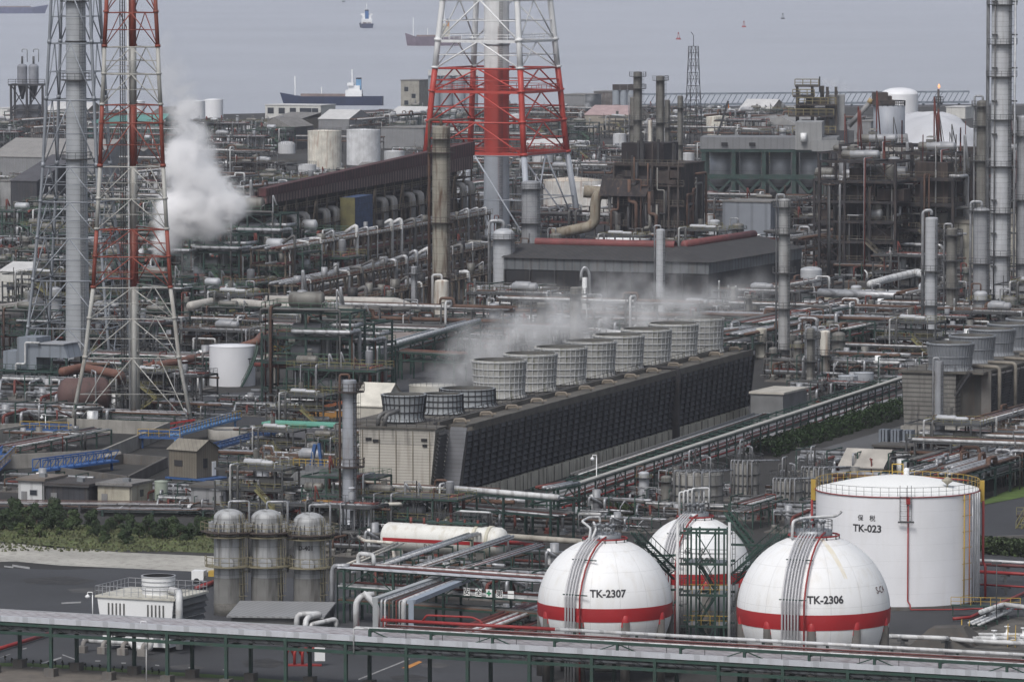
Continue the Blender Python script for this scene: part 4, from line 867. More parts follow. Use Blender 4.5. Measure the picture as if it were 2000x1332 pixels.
# rusty chimney and neighbours
col_('rusty_column', 'tall rust streaked square-grid clad column rising before the red and white chimney', 862, 625, 246, 35, M('rust_clad', (.27, .255, .215), .7, .1, var=.2, dz=1.6, na=14, lw=.06, streak=1.0, scol=(.085, .045, .025)), (.22, .50, .86, .93), rail_m=rust, pipe=pipeb, dome=.2, group=None)
col_('white_column', 'short white column with rust at its head beside the rusty tall one', 863, 640, 546, 27, rustwhite, (), 'column', None, pipew, .25, ladder=False)
col_('grey_column', 'slim blue-grey column with rusty side pipe before the slatted cooling tower', 683, 1052, 741, 28, M('slim_clad', (.36, .38, .42), .5, .3, var=.08, dz=1.4, lw=.05, streak=.4), (.45, .92), 'column', None, pipeb, .15, rail_m=rust)
for (x, yb, yt, w_, pl, lb, mt, dm) in (
    (1290, 640, 447, 18, (.3,), 'slim pale column in steam before the dark warehouse roof', cladw, .3),
    (1037, 520, 353, 37, (.5, .9), 'stout grey column right below the red and white chimney', clad, .2),
    (984, 590, 446, 42, (.85,), 'pale domed vessel at the left end of the dark warehouse', cladw, .5),
    (1531, 735, 388, 23, (.15, .38, .58, .8, .95), 'tall dirty clad column standing left of the right-hand pipe field', M('clad_mid', (.33, .335, .34), .55, .2, var=.12, dz=1.9, lw=.06, na=5, streak=.4), .25),
    (1818, 690, 424, 25, (.35, .6), 'pale ringed column with a looped top pipe at the right', cladw, .2),
    (1858, 660, 445, 22, (.2, .45, .7, .93), 'grey column with dirty platforms second from the looped one', cladd, .3),
    (1916, 650, 405, 32, (.3, .55, .97), 'grey column with pale domed head before the tallest columns', clad, .4),
    (1953, 640, -60, 40, (.2, .32, .45, .58, .7, .79, .9), 'tallest ringed column in the plant, at the right edge', M('clad_tall', (.47, .485, .51), .55, .05, var=.1, dz=1.1, lw=.08, streak=.25), .2),
    (1917, 620, 196, 24, (.25, .5, .72, .88, .97), 'mossy topped column just left of the tallest column', cladd, .3),
    (1997, 640, 225, 28, (.3, .6, .9), 'column cut by the right edge of the photograph', clad, .3),
    (1245, 480, 140, 17, (.30, .55, .72, .9, .97), 'left of the two far stained twin columns with rusty heads', cladd, .2),
    (1289, 478, 148, 17, (.3, .55, .72, .97), 'right of the two far stained twin columns with rusty heads', cladd, .2),
    (1328, 430, 187, 11, (.3, .6, .9), 'thin far column between the twin columns and the lattice mast', cladd, .3),
    (1236, 470, 190, 12, (.4, .8), 'small column hugging the left twin column', cladd, .3),
    (1303, 470, 195, 10, (.4, .8), 'small column hugging the right twin column', cladd, .3),
    (1270, 372, 235, 9, (), 'thin white post-like column between the twin columns', rustwhite, .1),
    (1294, 372, 250, 18, (.5,), 'white domed column right of the dark boiler house', white, .5),
    (1058, 700, 590, 20, (.6, .9), 'misty column with rusty head in the fan steam', cladd, .3),
    (1124, 715, 560, 22, (.9,), 'wide misty column with rusty valves in the fan steam', cladd, .3),
    (1487, 700, 640, 22, (.5,), 'short pale tan column near the far end of the cooling tower', M('tan_clad', (.40, .38, .33), .6, streak=.3), .3),
    (1611, 745, 645, 20, (.5,), 'short white column with rust-brown shoulder in the right pipe field', rustwhite, .3),
    (1583, 750, 640, 16, (.4, .8), 'dirty grey column left of the rust-shouldered white one', cladd, .3),
    (809, 625, 520, 12, (.3, .85), 'slim grey column left of the rusty tall column', clad, .3),
    (1833, 892, 705, 17, (.35,), 'plain grey mast-like column before the right cooling tower', M('mast_grey', (.24, .25, .27), .6, streak=.5), .1),
    (312, 800, 722, 24, (.55,), 'dirty column framed by the flare tower legs', cladd, .2),
    (1433, 640, 560, 14, (.6,), 'short column behind the last tall fan stack', cladd, .3),
    (1462, 660, 575, 12, (.5, .9), 'thin column behind the far end of the cooling tower', cladd, .3)):
    col_('process_column', lb, x, yb, yt, w_, mt, pl, dome=dm, top=None, pipe=(pipeg if (x + yb) % 3 else None), ladder=True, n=18)
# looped pipe of the ringed column
p = g(1818, 690, 0); mm = mpp(p.y); zt_ = atd(1818, 420, p.y).z
tt = thing('looped_pipe', 'grey hooped vapour pipe curving over the head of the pale ringed column', 'pipe', p + Vector((0, -.2, 0)))
MB().tube([(0, 0, zt_), (0, 0, zt_ + 9 * mm), (-11 * mm, 0, zt_ + 9 * mm), (-17 * mm, 0, zt_ + 5 * mm), (-17 * mm, 0, 5)], 3.2 * mm, 10).build('pipe', pipeg, tt)
# derrick mast
p = g(1354, 300, 0); Y = p.y; mm = mpp(Y); zd = lambda y: atd(1354, y, Y).z
t = thing('lattice_mast', 'black tapering lattice mast with small derrick arm against the sea', 'mast', p, 0)
lattice(t, [(zd(300), 21 * mm), (zd(262), 19 * mm), (zd(228), 17 * mm), (zd(196), 15.5 * mm), (zd(168), 13.5 * mm), (zd(142), 12.5 * mm), (zd(116), 11 * mm), (zd(91), 10.5 * mm)], 4, 20, .8 * mm, lambda z: dsteel, .7 * mm, nodes=False)
MB().beam((0, 0, zd(91)), (0, 0, zd(70)), 1.2 * mm).beam((0, 0, zd(70)), (-5 * mm, 0, zd(63)), 1.2 * mm).build('derrick_arm', dsteel, t)
# flare stack with flame, far right
p = g(1832, 345, 0); Y = p.y; mm = mpp(Y); zf = lambda y: atd(1832, y, Y).z
t = thing('flare_stack', 'thin dark flare stack with a small orange flame at its tip', 'flare stack', p, 0)
MB().lathe([(3.2 * mm, 0), (2.5 * mm, zf(230)), (2.2 * mm, zf(175))], 12).build('stack', M('flare_dark', (.10, .085, .08), .8, streak=.4), t)
MB().lathe([(2 * mm, zf(201)), (9 * mm, zf(201)), (9 * mm, zf(203)), (2 * mm, zf(203))], 12).build('platform', dsteel, t); MB().rail([(9 * mm * math.cos(R(k * 60)), 9 * mm * math.sin(R(k * 60)), zf(201)) for k in range(6)], 2, 2, .2, True).build('handrail', dsteel, t)
for dx in (-9, 9, 14): MB().beam((0, 0, zf(212)), (dx * mm, -3, zf(300)), .25).build('guy_wire', steel, t)
fl = bpy.data.materials.new('flame'); fl.use_nodes = True; b_ = fl.node_tree.nodes['Principled BSDF']; b_.inputs['Base Color'].default_value = (.9, .35, .15, 1); b_.inputs['Emission Color'].default_value = (1, .42, .22, 1); b_.inputs['Emission Strength'].default_value = .9
MB().lathe([(.001, zf(174)), (2.2 * mm, zf(172)), (2.6 * mm, zf(169)), (1.2 * mm, zf(165.5)), (.001, zf(164))], 10).build('flame', fl, t).location = (1 * mm, 0, 0)
# ================================================================ DARK L-SHAPED WAREHOUSE
p = g(987, 592, 0); mm = mpp(p.y)
t = thing('warehouse', 'large dark warehouse with two dull red ridge vents and open sides', 'warehouse', p, ROT)
Wd_ = 49; Dp_ = 22; Hh_ = atd(987, 503, p.y).z; rh_ = 2.7; L2 = 62
dw = M('ware_dark', (.015, .016, .020), .8, var=.3, streak=.2); rf = M('ware_roof', (.035, .035, .037), .85, var=.3, dx=1.6, lw=.3, ld=.3, streak=.3)
MB().box(0, 0, 0, Wd_, Dp_, Hh_ - 2.6).build('lower_wall', dw, t)
MB().box(-.2, -.2, Hh_ - 2.6, Wd_ + .2, Dp_, Hh_).build('pale_band', M('ware_band', (.11, .12, .13), .7, var=.2, dx=2, streak=.4), t)
MB().box(Wd_ - Dp_, Dp_, 0, Wd_, L2, Hh_ - 2.6).build('lower_wall', dw, t); MB().box(Wd_ - Dp_, Dp_, Hh_ - 2.6, Wd_ + .2, L2, Hh_).build('pale_band', M('ware_band', (.15, .16, .17)), t)
o = .8; c_ = Wd_ - Dp_ / 2
MB()._add([(-o, -o, Hh_), (Wd_ + o, -o, Hh_), (c_, Dp_ / 2, Hh_ + rh_), (-o, Dp_ / 2, Hh_ + rh_), (-o, Dp_, Hh_), (Wd_ - Dp_, Dp_, Hh_), (Wd_ - Dp_, L2, Hh_), (c_, L2, Hh_ + rh_), (Wd_ + o, L2, Hh_)],
          [(0, 1, 2, 3), (3, 2, 5, 4), (5, 2, 7, 6), (1, 8, 7, 2)]).build('roof', rf, t)
MB()._add([(-.1, 0, Hh_ - .1), (-.1, Dp_, Hh_ - .1), (-.1, Dp_ / 2, Hh_ + rh_ - .1)], [(0, 2, 1)]).build('gable', dw, t)
rv = M('ridge_red', (.16, .045, .045), .7, var=.25, streak=.4)
m = MB().lathe([(.95, 3), (.95, 37)], 10, (0, 0, 0)); m.trans(Matrix.Translation((0, Dp_ / 2, Hh_ + rh_ + .3)) @ Matrix.Rotation(R(90), 4, 'Y')); m.build('ridge_vent', rv, t)
m = MB().lathe([(.001, 0), (.95, 0), (.95, L2 - 16), (.001, L2 - 16)], 10, (0, 0, 0)); m.trans(Matrix.Translation((c_, Dp_ / 2 + 3, Hh_ + rh_ + .3)) @ Matrix.Rotation(R(-90), 4, 'X')); m.build('ridge_vent', rv, t)
for i in range(9): MB().beam((i * Wd_ / 8, -.35, 0), (i * Wd_ / 8, -.35, Hh_ - 2.6), .4).build('post', dsteel, t)
# ================================================================ FURNACE ROW with maroon roof band
p = g(533, 575, 0); Y = p.y; mm = mpp(Y); t = thing('furnace_row', 'long dark furnace building with maroon striped upper cladding and blue-yellow boxed bay', 'furnace building', p, 0)
q = g(935, 480, 0); dvv = (q - p); Lf = dvv.length; t.rotation_euler = (0, 0, math.atan2(dvv.y, dvv.x)); 
Hf = atd(533, 392, Y).z
mar = M('maroon_stripe', (.085, .028, .032), .85, var=.45, dx=2.6, lw=.4, ld=.85, streak=.6); dk = M('furnace_dark', (.028, .024, .024), .9, var=.4, streak=.6, scol=(.06, .04, .03))
MB().box(2, 5.5, 0, Lf - 2, 9, Hf).build('core', dk, t)
MB()._add([(0, 1.5, Hf - .8), (Lf, 1.5, Hf - 1.2), (Lf, 1.5, Hf + 2.4), (0, 1.5, Hf + 1.0), (0, 9, Hf - .8), (Lf, 9, Hf - 1.2), (Lf, 9, Hf + 2.4), (0, 9, Hf + 1.0)], [(0, 1, 2, 3), (4, 7, 6, 5), (0, 4, 5, 1), (0, 3, 7, 4), (1, 5, 6, 2)]).build('striped_band', M('maroon_pale', (.17, .105, .10), .8, var=.35, dx=2.6, lw=.5, ld=.95, streak=.6), t)
MB()._add([(-.5, 1.2, Hf + 1.0), (Lf + .5, 1.2, Hf + 2.4), (Lf + .5, 1.2, Hf + 6.0), (-.5, 1.2, Hf + 2.8), (-.5, 3.5, Hf + 1.0), (Lf + .5, 3.5, Hf + 2.4), (Lf + .5, 3.5, Hf + 6.0), (-.5, 3.5, Hf + 2.8)], [(0, 1, 2, 3), (4, 7, 6, 5), (0, 4, 5, 1), (0, 3, 7, 4), (1, 5, 6, 2), (3, 2, 6, 7)]).build('roof', mar, t)
nbay = 22
for k, z in enumerate((Hf * .2, Hf * .42, Hf * .63, Hf * .84)):
    MB().box(-1, 2 if k % 2 else 0, z, Lf + 1, 6, z + .3).build('deck', rust, t); MB().rail([(-1, (2 if k % 2 else 0), z + .3), (Lf + 1, (2 if k % 2 else 0), z + .3)], 1.1, 2.5, .09).build('handrail', M('rail_tan', (.20, .17, .12), .8), t)
for i in range(nbay + 1): x = i * Lf / nbay; MB().beam((x, 2, 0), (x, 2, Hf), .4).beam((x, 0, 0), (x, 0, Hf * .64), .35).build('post', M('post_tan', (.13, .105, .08), .85, var=.3, streak=.4), t)
for i in range(nbay):
    x = (i + .5) * Lf / nbay
    if i % 3 != 1:
        for dx in (-1.2, 1.4): MB().tube([(x + dx, 5, Hf * .78), (x + dx, .8, Hf * .78), (x + dx, .8, Hf * .25)], .62, 10).build('down_duct', M('duct_pale', (.25, .25, .25), .6, .2, streak=.4), t)
    else: MB().beam((x - 2, .5, Hf * .9), (x + 3, 1, Hf * .45), .5).beam((x - 2, .5, Hf * .9), (x - 3.5, 1, Hf * .6), .3).build('brace', M('post_tan', (.13, .105, .08)), t)
    if i % 2: MB().cyl((x, 4.5, Hf * .42 + .3), 1.2, 2.2, 12).build('vessel', cladd, t)
    else: MB().box(x - 1.5, 3.5, Hf * .63 + .3, x + 1.2, 6, Hf * .63 + 2.6).build('cabinet', steel, t)
xb = Lf * .30; MB().box(xb, -3.5, Hf * .52, xb + 17, 0, Hf * .90).build('blue_screen', M('blue_tarp', (.035, .065, .14), .8, var=.3, sc_=.6, dz=1.6, lw=.06, na=0), t); MB().box(xb - .4, -3.6, Hf * .52, xb - .02, .1, Hf * .90).build('yellow_screen', M('yellow_tarp', (.13, .12, .05), .8, var=.35, sc_=.5), t)
for i in range(5): MB().beam((xb + .3 + i * 4, -3.2, 0), (xb + .3 + i * 4, -3.2, Hf * .52), .35).build('post', M('post_tan', (.13, .105, .08)), t)

tanr = M('rail_tan', (.20, .17, .12))
for k, (a, b, H_, W_, lb) in enumerate((((556, 606), (958, 522), 13.5, 8, 'tallest rusty pipe gallery running along the front of the furnace row'), ((585, 634), (985, 545), 8.5, 7, 'middle rusty pipe gallery parallel to the furnace row'), ((700, 640), (1000, 575), 6.0, 6, 'lowest rusty pipe gallery, farthest from the furnace row'))):
    lv_ = [H_ - .3 - i * 3.4 for i in range(int(H_ / 3.4))]; prs = []; q_ = random.Random(k)
    for z in lv_: prs += [(y, z + .5, q_.choice((.12, .2, .28, .38)), q_.choice((pipeb, piped, piped, pipeg, pipem, pipeb, pipeg))) for y in (.3, 1.6, 2.9, 4.3, W_ - .6)]
    t, Lr_ = rack('pipe_gallery', lb, g(*a), g(*b), W_, H_, prs, lv_, 5.2, M('post_tan', (.13, .105, .08)), .34, 'rusty pipe galleries', cat='pipe gallery')
    for z in lv_[::2]: MB().box(0, -.6, z + .2, Lr_, .5, z + .3).build('walkway', rust, t); MB().rail([(0, -.6, z + .3), (Lr_, -.6, z + .3)], 1.1, 2.2, .08).build('handrail', tanr, t)
    for i in range(int(Lr_ / 9)):
        x = 4 + i * 9 + q_.uniform(-2, 2); zz_ = q_.choice(lv_)
        MB().cyl((x, 2, zz_ + .3), q_.uniform(.5, 1.1), q_.uniform(1.5, 2.8), 12).build('vessel', q_.choice((cladd, clad, dsteel)), t); MB().tube([(x + 2, -.3, .2), (x + 2, -.3, H_ + q_.uniform(.5, 3)), (x + 2, 2.5, H_ + 1)], q_.choice((.15, .3, .45)), 8).build('riser_pipe', q_.choice((pipeg, piped, pipew)), t)

for (x, w_, lb) in ((1938, 3, 'thin riser pipe strapped along the left side of the tallest column'), (1977, 4, 'thick riser pipe climbing right beside the tallest column')):
    p = g(x, 640, 0); q_ = atd(x, -40, p.y).z; t = thing('riser', lb, 'riser pipe', p + Vector((0, -2.4, 0))); MB().cyl((0, 0, 0), w_ / 2 * mpp(p.y), q_, 10).build('pipe', piped if w_ == 3 else pipeg, t)
    for k in range(12): MB().box(-.5, -.2, 6 + k * 7, .5, 2, 6.3 + k * 7).build('bracket', steel, t)

p = g(1142, 655, 0); mm = mpp(p.y); z_ = lambda y: atd(1142, y, p.y).z; t = thing('hooped_column', 'white column with a hooped head pipe rising out of the fan steam', 'column', p)
MB().cyl((0, 0, 0), 5.5 * mm, z_(542), 14).build('shell', pipew, t); MB().tube([(-7 * mm, 0, z_(548)), (-7 * mm, 0, z_(532)), (0, 0, z_(520)), (9 * mm, 0, z_(534)), (11 * mm, 0, z_(600))], 3 * mm, 10).build('hooped_pipe', pipeg, t); MB().cyl((-8 * mm, 0, 0), 5 * mm, z_(560), 12).build('side_vessel', cladd, t)
# ================================================================ FAR SHORE
def ship(name, label, x, y, hull_px, ang, hullm, deck=white, fun=blue, bh=3.2, tall=12, rear=.2, mast=True, beam=None):
    p = g(x, y, -3); mm = mpp(p.y); Ls = hull_px * mm; t = thing(name, label, 'ship', p, ang); B = beam or Ls * .17; b = B / 2
    pl = lambda k, z, q=1: [(-Ls / 2, -b * k, z), (Ls * .32, -b * k, z), (Ls / 2 * q, 0, z), (Ls * .32, b * k, z), (-Ls / 2, b * k, z)]
    a, c = pl(.85, 0, .94), pl(1, bh, 1.02); c[2] = (c[2][0], 0, bh * 1.4)
    MB()._add(a + c, [(5, 6, 7, 8, 9)] + [(i, (i + 1) % 5, (i + 1) % 5 + 5, i + 5) for i in range(5)]).build('hull', hullm, t)
    MB().box(-Ls * .3, -b * .7, bh, Ls * .3, b * .7, bh + 1.2).build('deck_house', M('deck_pipes', (.22, .17, .16), .8), t)
    x0 = -Ls / 2 + Ls * rear * .2
    MB().box(x0, -b * .85, bh, x0 + Ls * .16, b * .85, bh + tall * .35).box(x0 + Ls * .02, -b * .7, bh + tall * .35, x0 + Ls * .13, b * .7, bh + tall * .6).box(x0 + Ls * .08, -b * .95, bh + tall * .6, x0 + Ls * .14, b * .95, bh + tall * .75).build('bridge_house', deck, t)
    MB().box(x0 + Ls * .01, -b * .3, bh + tall * .35, x0 + Ls * .06, b * .3, bh + tall * .95).build('funnel', fun, t); MB().box(x0 + Ls * .01, -b * .31, bh + tall * .95, x0 + Ls * .06, b * .31, bh + tall * 1.03).build('funnel_top', black, t)
    MB().beam((x0 + Ls * .1, 0, bh + tall * .7), (x0 + Ls * .1, 0, bh + tall * 1.5), .5).build('mast', white, t)
    if mast: MB().beam((Ls * .36, 0, bh), (Ls * .36, 0, bh + tall * 1.1), .5).build('foremast', white, t); MB().beam((Ls * .1, 0, bh), (Ls * .1, 0, bh + tall * .5), .4).build('derrick_post', white, t)
    return t
ship('tanker', 'small tanker with blue funnel seen from astern on open sea', 715, 55, 90, 95, M('hull_navy', (.015, .025, .065), .6), white, M('funnel_blue', (.03, .11, .28), .5), 4, 12, 1, True, 11)
ship('cargo_ship', 'grey-red cargo ship with orange funnel partly behind the red-white chimney', 846, 90, 108, 184, M('hull_greyred', (.13, .10, .13), .6), M('ship_cream', (.45, .43, .36), .6), M('funnel_orange', (.50, .22, .06), .6), 7, 13, 1)
ship('cargo_ship', 'long dark ship entering the photograph at its upper left corner', 10, 27, 165, 8, M('hull_violet', (.10, .11, .19), .6), white, blue, 6.5, 6, 1, False)
p = atd(150, 10, g(10, 27, -3).y)
ship('coastal_tanker', 'moored navy and white coastal tanker with light blue funnel at the quay', 648, 206, 200, 176, M('hull_navy', (.015, .025, .065), .6), white, M('funnel_sky', (.15, .30, .48), .5), 4.5, 9, 1)
for (x, y, lb, m_) in ((1325, 78, 'pinkish red navigation buoy nearest the lattice mast', piper), (1453, 54, 'pinkish red navigation buoy further right on the sea', piper), (1529, 38, 'dark navigation buoy, farthest right on the sea', dsteel), (671, 5, 'tiny dark buoy at the top edge left of the tanker', dsteel)):
    p = g(x, y, -3); t = thing('navigation_buoy', lb, 'buoy', p, 0, 'navigation buoys'); MB().lathe([(2, -.5), (2, 1), (1.4, 1.4)], 12).build('float', m_, t)
    m = MB()
    for k in range(4): a = R(45 + 90 * k); m.beam((1.3 * math.cos(a), 1.3 * math.sin(a), 1.2), (.3 * math.cos(a), .3 * math.sin(a), 5), .3)
    m.build('cage', m_, t); MB().cyl((0, 0, 4.8), .6, 1, 8).build('lantern', m_, t)
# jetty conveyor bridge
A = g(1258, 214, 0); B = g(2030, 207, 0); d = B - A; t = thing('conveyor_bridge', 'long pale trestle conveyor bridge along the far shore by the white dome tank', 'conveyor bridge', A, math.degrees(math.atan2(d.y, d.x)))
Lb = d.length; z1 = atd(1258, 183, A.y).z; mt = M('trestle', (.20, .23, .27), .7); dl = 5.0
MB().box(0, 0, z1 - .8, Lb * .82, 4, z1).build('upper_gallery', mt, t); MB().box(0, 0, z1 - dl - 1, Lb * .82, 4, z1 - dl).build('lower_gallery', mt, t)
m = MB()
for i in range(60): x = Lb * .82 * i / 60; m.beam((x, 0, z1 - dl), (x + Lb * .0137, 0, z1 - .5), .35)
m.build('truss', mt, t)
for i in range(18): x = Lb * .82 * (i + .5) / 18; MB().beam((x, 2, -2), (x, 2, z1 - dl), .9).build('pier', mt, t)
MB().box(-40, -3, -1, Lb + 40, 14, .6).build('quay', M('quay', (.13, .13, .14), .9), t)
B_ = bldg
def bl(x, yb, w_, h, dep, lb, wall=greyp, roof=roofg, kind='flat', wins=(), name='building', cat='building', **k): return bldg(name, lb, x, yb, w_, h, dep, wall, roof, kind, wins, cat=cat, **k)
wh = M('white_wall', (.52, .52, .50), .7, var=.08, streak=.2); wroof = M('pale_roof', (.50, .50, .50), .7, var=.1); teal = M('teal_roof', (.10, .24, .22), .7, var=.15); teald = M('teal_wall', (.05, .15, .14), .7)
W6 = [(f, .6, 3, 2.6) for f in (.1, .3, .5, .68, .78, .9)]
bl(518, 232, 110, 26, 16, 'low white office block with a row of dark windows near the moored tanker', wh, wroof, wins=W6)
bl(783, 224, 36, 66, 14, 'tall beige block with windows left of the red and white chimney', M('beige_block', (.30, .29, .26), .8, streak=.3), roofg, wins=[(.3, .75, 2, 2), (.7, .55, 2, 2), (.3, .35, 2, 2), (.7, .15, 2, 2)])
bl(752, 246, 62, 16, 30, 'low shed with flat pale roof behind the furnace row', greyp, wroof, 'gable', rh=.15)
bl(744, 290, 84, 40, 24, 'windowless grey corrugated hall before the left chimney leg', greyp, roofg)
bl(530, 252, 60, 20, 20, 'brownish corrugated shed behind the rust-stained white tank', brown, roofg, 'shed', rh=.1)
bl(622, 254, 60, 22, 24, 'small shed with white roof between the two stained white tanks', greyp, wroof, 'gable', rh=.15)
bl(505, 292, 66, 44, 20, 'dark open gabled shed left of the stained white tanks', darkp, roofg, 'gabley', rh=.25)
bl(560, 222, 10, 14, 6, 'tiny white quay hut beside the white office block', wh, wroof)
bl(85, 236, 84, 18, 20, 'long white-roofed shed just left of the flare tower, near the sea', brown, wroof, 'gable', rh=.2)
bl(170, 268, 66, 24, 22, 'teal hangar with dark doorway behind the flare tower', teald, teal, 'gabley', rh=.22, doors=((.5, 9, 4),))
bl(240, 264, 70, 20, 22, 'second teal-roofed hangar right of the one with a doorway', teald, teal, 'gable', rh=.2)
bl(290, 245, 48, 20, 16, 'dark blue shed with peaked roof behind the steam', M('blueblk', (.04, .06, .12), .7), roofg, 'gabley', rh=.3)
bl(-20, 345, 210, 40, 40, 'very wide shed with pale grey roof at the left edge', greyp, M('roof_pale', (.235, .23, .225), .8, var=.1, streak=.2), 'gable', rh=.14)
bl(0, 420, 22, 66, 20, 'pale grey wall block at the left edge above the rusty striped tank', M('grey_block', (.25, .255, .26), .8, streak=.3), roofg)
bl(22, 440, 52, 86, 26, 'dark blue-grey hall with skylight strips at the left', darkp, M('darkroof', (.07, .07, .08), .8), 'shed', rh=.25)
bl(70, 430, 26, 70, 20, 'pale panelled block behind the grey lattice chimney', M('grey_block', (.25, .255, .26)), roofg)
bl(0, 232, 20, 20, 14, 'white seaside block at the extreme left', wh, wroof)
bl(1098, 222, 45, 36, 20, 'grey block with wall pipes right of the chimney leg on the far shore', greyp, roofg)
bl(1142, 262, 84, 38, 24, 'beige shed with pale pink roof before the far silos', M('beige_far', (.26, .235, .20), .8), M('pink_roof', (.34, .25, .25), .8, var=.15), 'gable', rh=.15)
bl(1160, 218, 40, 38, 14, 'stained grey machinery block beside the small steam jet', M('stained', (.13, .12, .12), .8, var=.5, streak=.8), roofg)
bl(1428, 272, 60, 26, 34, 'grey gabled shed left of the twin sheds behind the silos', greyp, M('roof_mid', (.24, .24, .24), .8), 'gabley', rh=.25)
bl(1490, 272, 66, 28, 34, 'grey gabled shed right of the twin sheds behind the silos', greyp, M('roof_mid', (.24, .24, .24)), 'gabley', rh=.25)
bl(1442, 232, 60, 16, 24, 'far beige shed between the mast and the dark hopper tower', M('beige_far', (.26, .235, .20)), wroof, 'gable', rh=.2)
bl(1668, 282, 32, 44, 24, 'grey box building behind the slanting conveyor tube', greyp, roofg)
bl(1848, 232, 36, 22, 14, 'small white block by the far quay right of the dome tank', wh, wroof)
bl(1205, 232, 36, 22, 18, 'low grey block between the far silos and the twin columns', greyp, wroof)
bl(1411, 478, 92, 84, 12, 'blue-grey panelled block with yellow valves on its roof', M('bluegrey_big', (.21, .23, .265), .6, var=.06, dx=4, lw=.03, ld=.3), roofg)
bl(1300, 480, 30, 50, 12, 'beige round-ended vessel house behind the warehouse roof', M('beige_far', (.26, .235, .20)), roofg)
bl(1790, 545, 220, 110, 12, 'pale beige panelled hall with brown roof band behind the right columns', M('beige_grid', (.34, .325, .28), .8, var=.08, dz=2.6, dx=4.2, lw=.05, ld=.5), M('roof_brown', (.15, .14, .12), .8, streak=.4), 'shed', rh=.25)
bl(1606, 600, 190, 24, 16, 'long low building with white roof deck in front of the dark frames', beige, M('white_roof', (.48, .49, .50), .6, var=.12, streak=.2))
bl(0, 588, 62, 60, 14, 'white panelled house with a window at the left edge', wh, wroof, 'gable', [(.4, .5, 2.6, 1.6)], rh=.12)
bl(1466, 838, 62, 70, 12, 'grey switch house with pale flat roof beside the long cooling tower end', M('switch', (.16, .165, .17), .7), M('cream_roof', (.42, .40, .36), .8), wins=[(.5, .4, 1, .8)])
bl(36, 985, 52, 48, 7, 'white panelled hut with one dark window near the trees', M('hut_white', (.52, .53, .54), .6, var=.06, dx=2, lw=.04, ld=.3), M('hut_roof', (.17, .145, .125), .8), wins=[(.6, .52, 1.1, .7)], name='hut', cat='hut')
bl(90, 988, 86, 42, 8, 'long dark corrugated shed right of the white hut', darkp, M('shed_top', (.05, .045, .045), .9), name='shed', cat='shed')
bl(191, 990, 68, 44, 7, 'beige shed fronted by two posts and pipes', M('hut_beige', (.36, .34, .28), .8, streak=.5), roofg, name='shed', cat='shed')
bl(373, 1000, 64, 50, 6, 'grey panelled hut below the elevated brown cabin', M('hut_grey', (.23, .235, .245), .7, dx=2.4, lw=.04, ld=.3), M('hutroof2', (.09, .085, .08), .8), name='hut', cat='hut')
bl(548, 912, 84, 56, 12, 'white-walled shed with dark roof left of the slim column', M('shed_white', (.44, .44, .45), .7), M('dark_roof2', (.06, .06, .065), .8), 'gable', rh=.1)
bl(472, 950, 60, 30, 10, 'brown shed with ribbed tan roof left of the dark tank house', brown, M('tan_roof', (.21, .19, .16), .8, dx=.8, lw=.3, ld=.3), 'shed', rh=.15)
bl(1640, 935, 82, 26, 8, 'low grey house with pale vaulted roof behind TK-023', M('hut_grey', (.23, .235, .245)), M('pale_vault', (.36, .34, .31), .8), 'gable', rh=.3)
bl(1706, 898, 96, 26, 5, 'dark container-like block right of the vaulted house', M('container_dark', (.035, .03, .035), .7), M('ctop', (.07, .065, .06), .8))
bl(1842, 905, 90, 50, 12, 'dark building with wide white flat roof beside the grey mast', M('switch', (.16, .165, .17)), M('white_roof', (.48, .49, .50)))
bl(515, 862, 150, 34, 4, 'long green shipping-shed with pale green roof near the orange machine', M('green_cont', (.06, .24, .17), .6, var=.1, dx=5, lw=.03, ld=.4), M('green_top', (.12, .34, .26), .6, var=.08))
bl(690, 830, 58, 40, 10, 'cream round-roofed shed behind the slatted cooling tower', M('cream_wall', (.45, .43, .38), .7), M('cream_roof2', (.58, .56, .50), .7), 'gable', rh=.35)
# elevated brown cabin
p = g(330, 950, 0); mm = mpp(p.y); t = thing('cabin', 'brown corrugated cabin with gabled roof raised on a blue frame', 'cabin', p, ROT - 14); w_, d_ = 55 * mm / .78, 5.2
bc = M('cabin_brown', (.145, .13, .105), .8, var=.15, dx=.5, lw=.3, ld=.3, streak=.4); zb_ = 20 * mm; H = zb_ + 55 * mm
MB().box(0, 0, zb_, w_, d_, H).build('wall', bc, t); hg = 1.4
MB()._add([(-.3, -.3, H - .1), (-.3, d_ / 2, H + hg), (w_ + .3, d_ / 2, H + hg), (w_ + .3, -.3, H - .1), (-.3, d_ + .3, H - .1), (w_ + .3, d_ + .3, H - .1)], [(0, 3, 2, 1), (1, 2, 5, 4)]).build('roof', M('cabin_roof', (.20, .185, .155), .8, dx=.8, lw=.15, ld=.3), t)
MB()._add([(w_, 0, H), (w_, d_, H), (w_, d_ / 2, H + hg - .1), (0, 0, H), (0, d_, H), (0, d_ / 2, H + hg - .1)], [(0, 1, 2), (3, 5, 4)]).build('gable', bc, t)
MB().box(1.1, -.08, zb_ + 1.7, 2.7, -.01, zb_ + 2.6).build('window', dsteel, t); MB().box(w_ + .01, 1.5, zb_ + 1.5, w_ + .08, 2.5, zb_ + 2.9).build('window', dsteel, t); MB().box(w_ + .01, 3.6, zb_ + .1, w_ + .1, 4.5, zb_ + 2.3).build('door', white, t)
for x in (.2, w_ - .2):
    for y in (.2, d_ - .2): MB().beam((x, y, 0), (x, y, zb_), .25).build('stilt', steel, t)
MB().box(-.5, -.3, zb_ - .3, w_ + 2, d_ + .3, zb_ - .05).build('platform', blue, t)
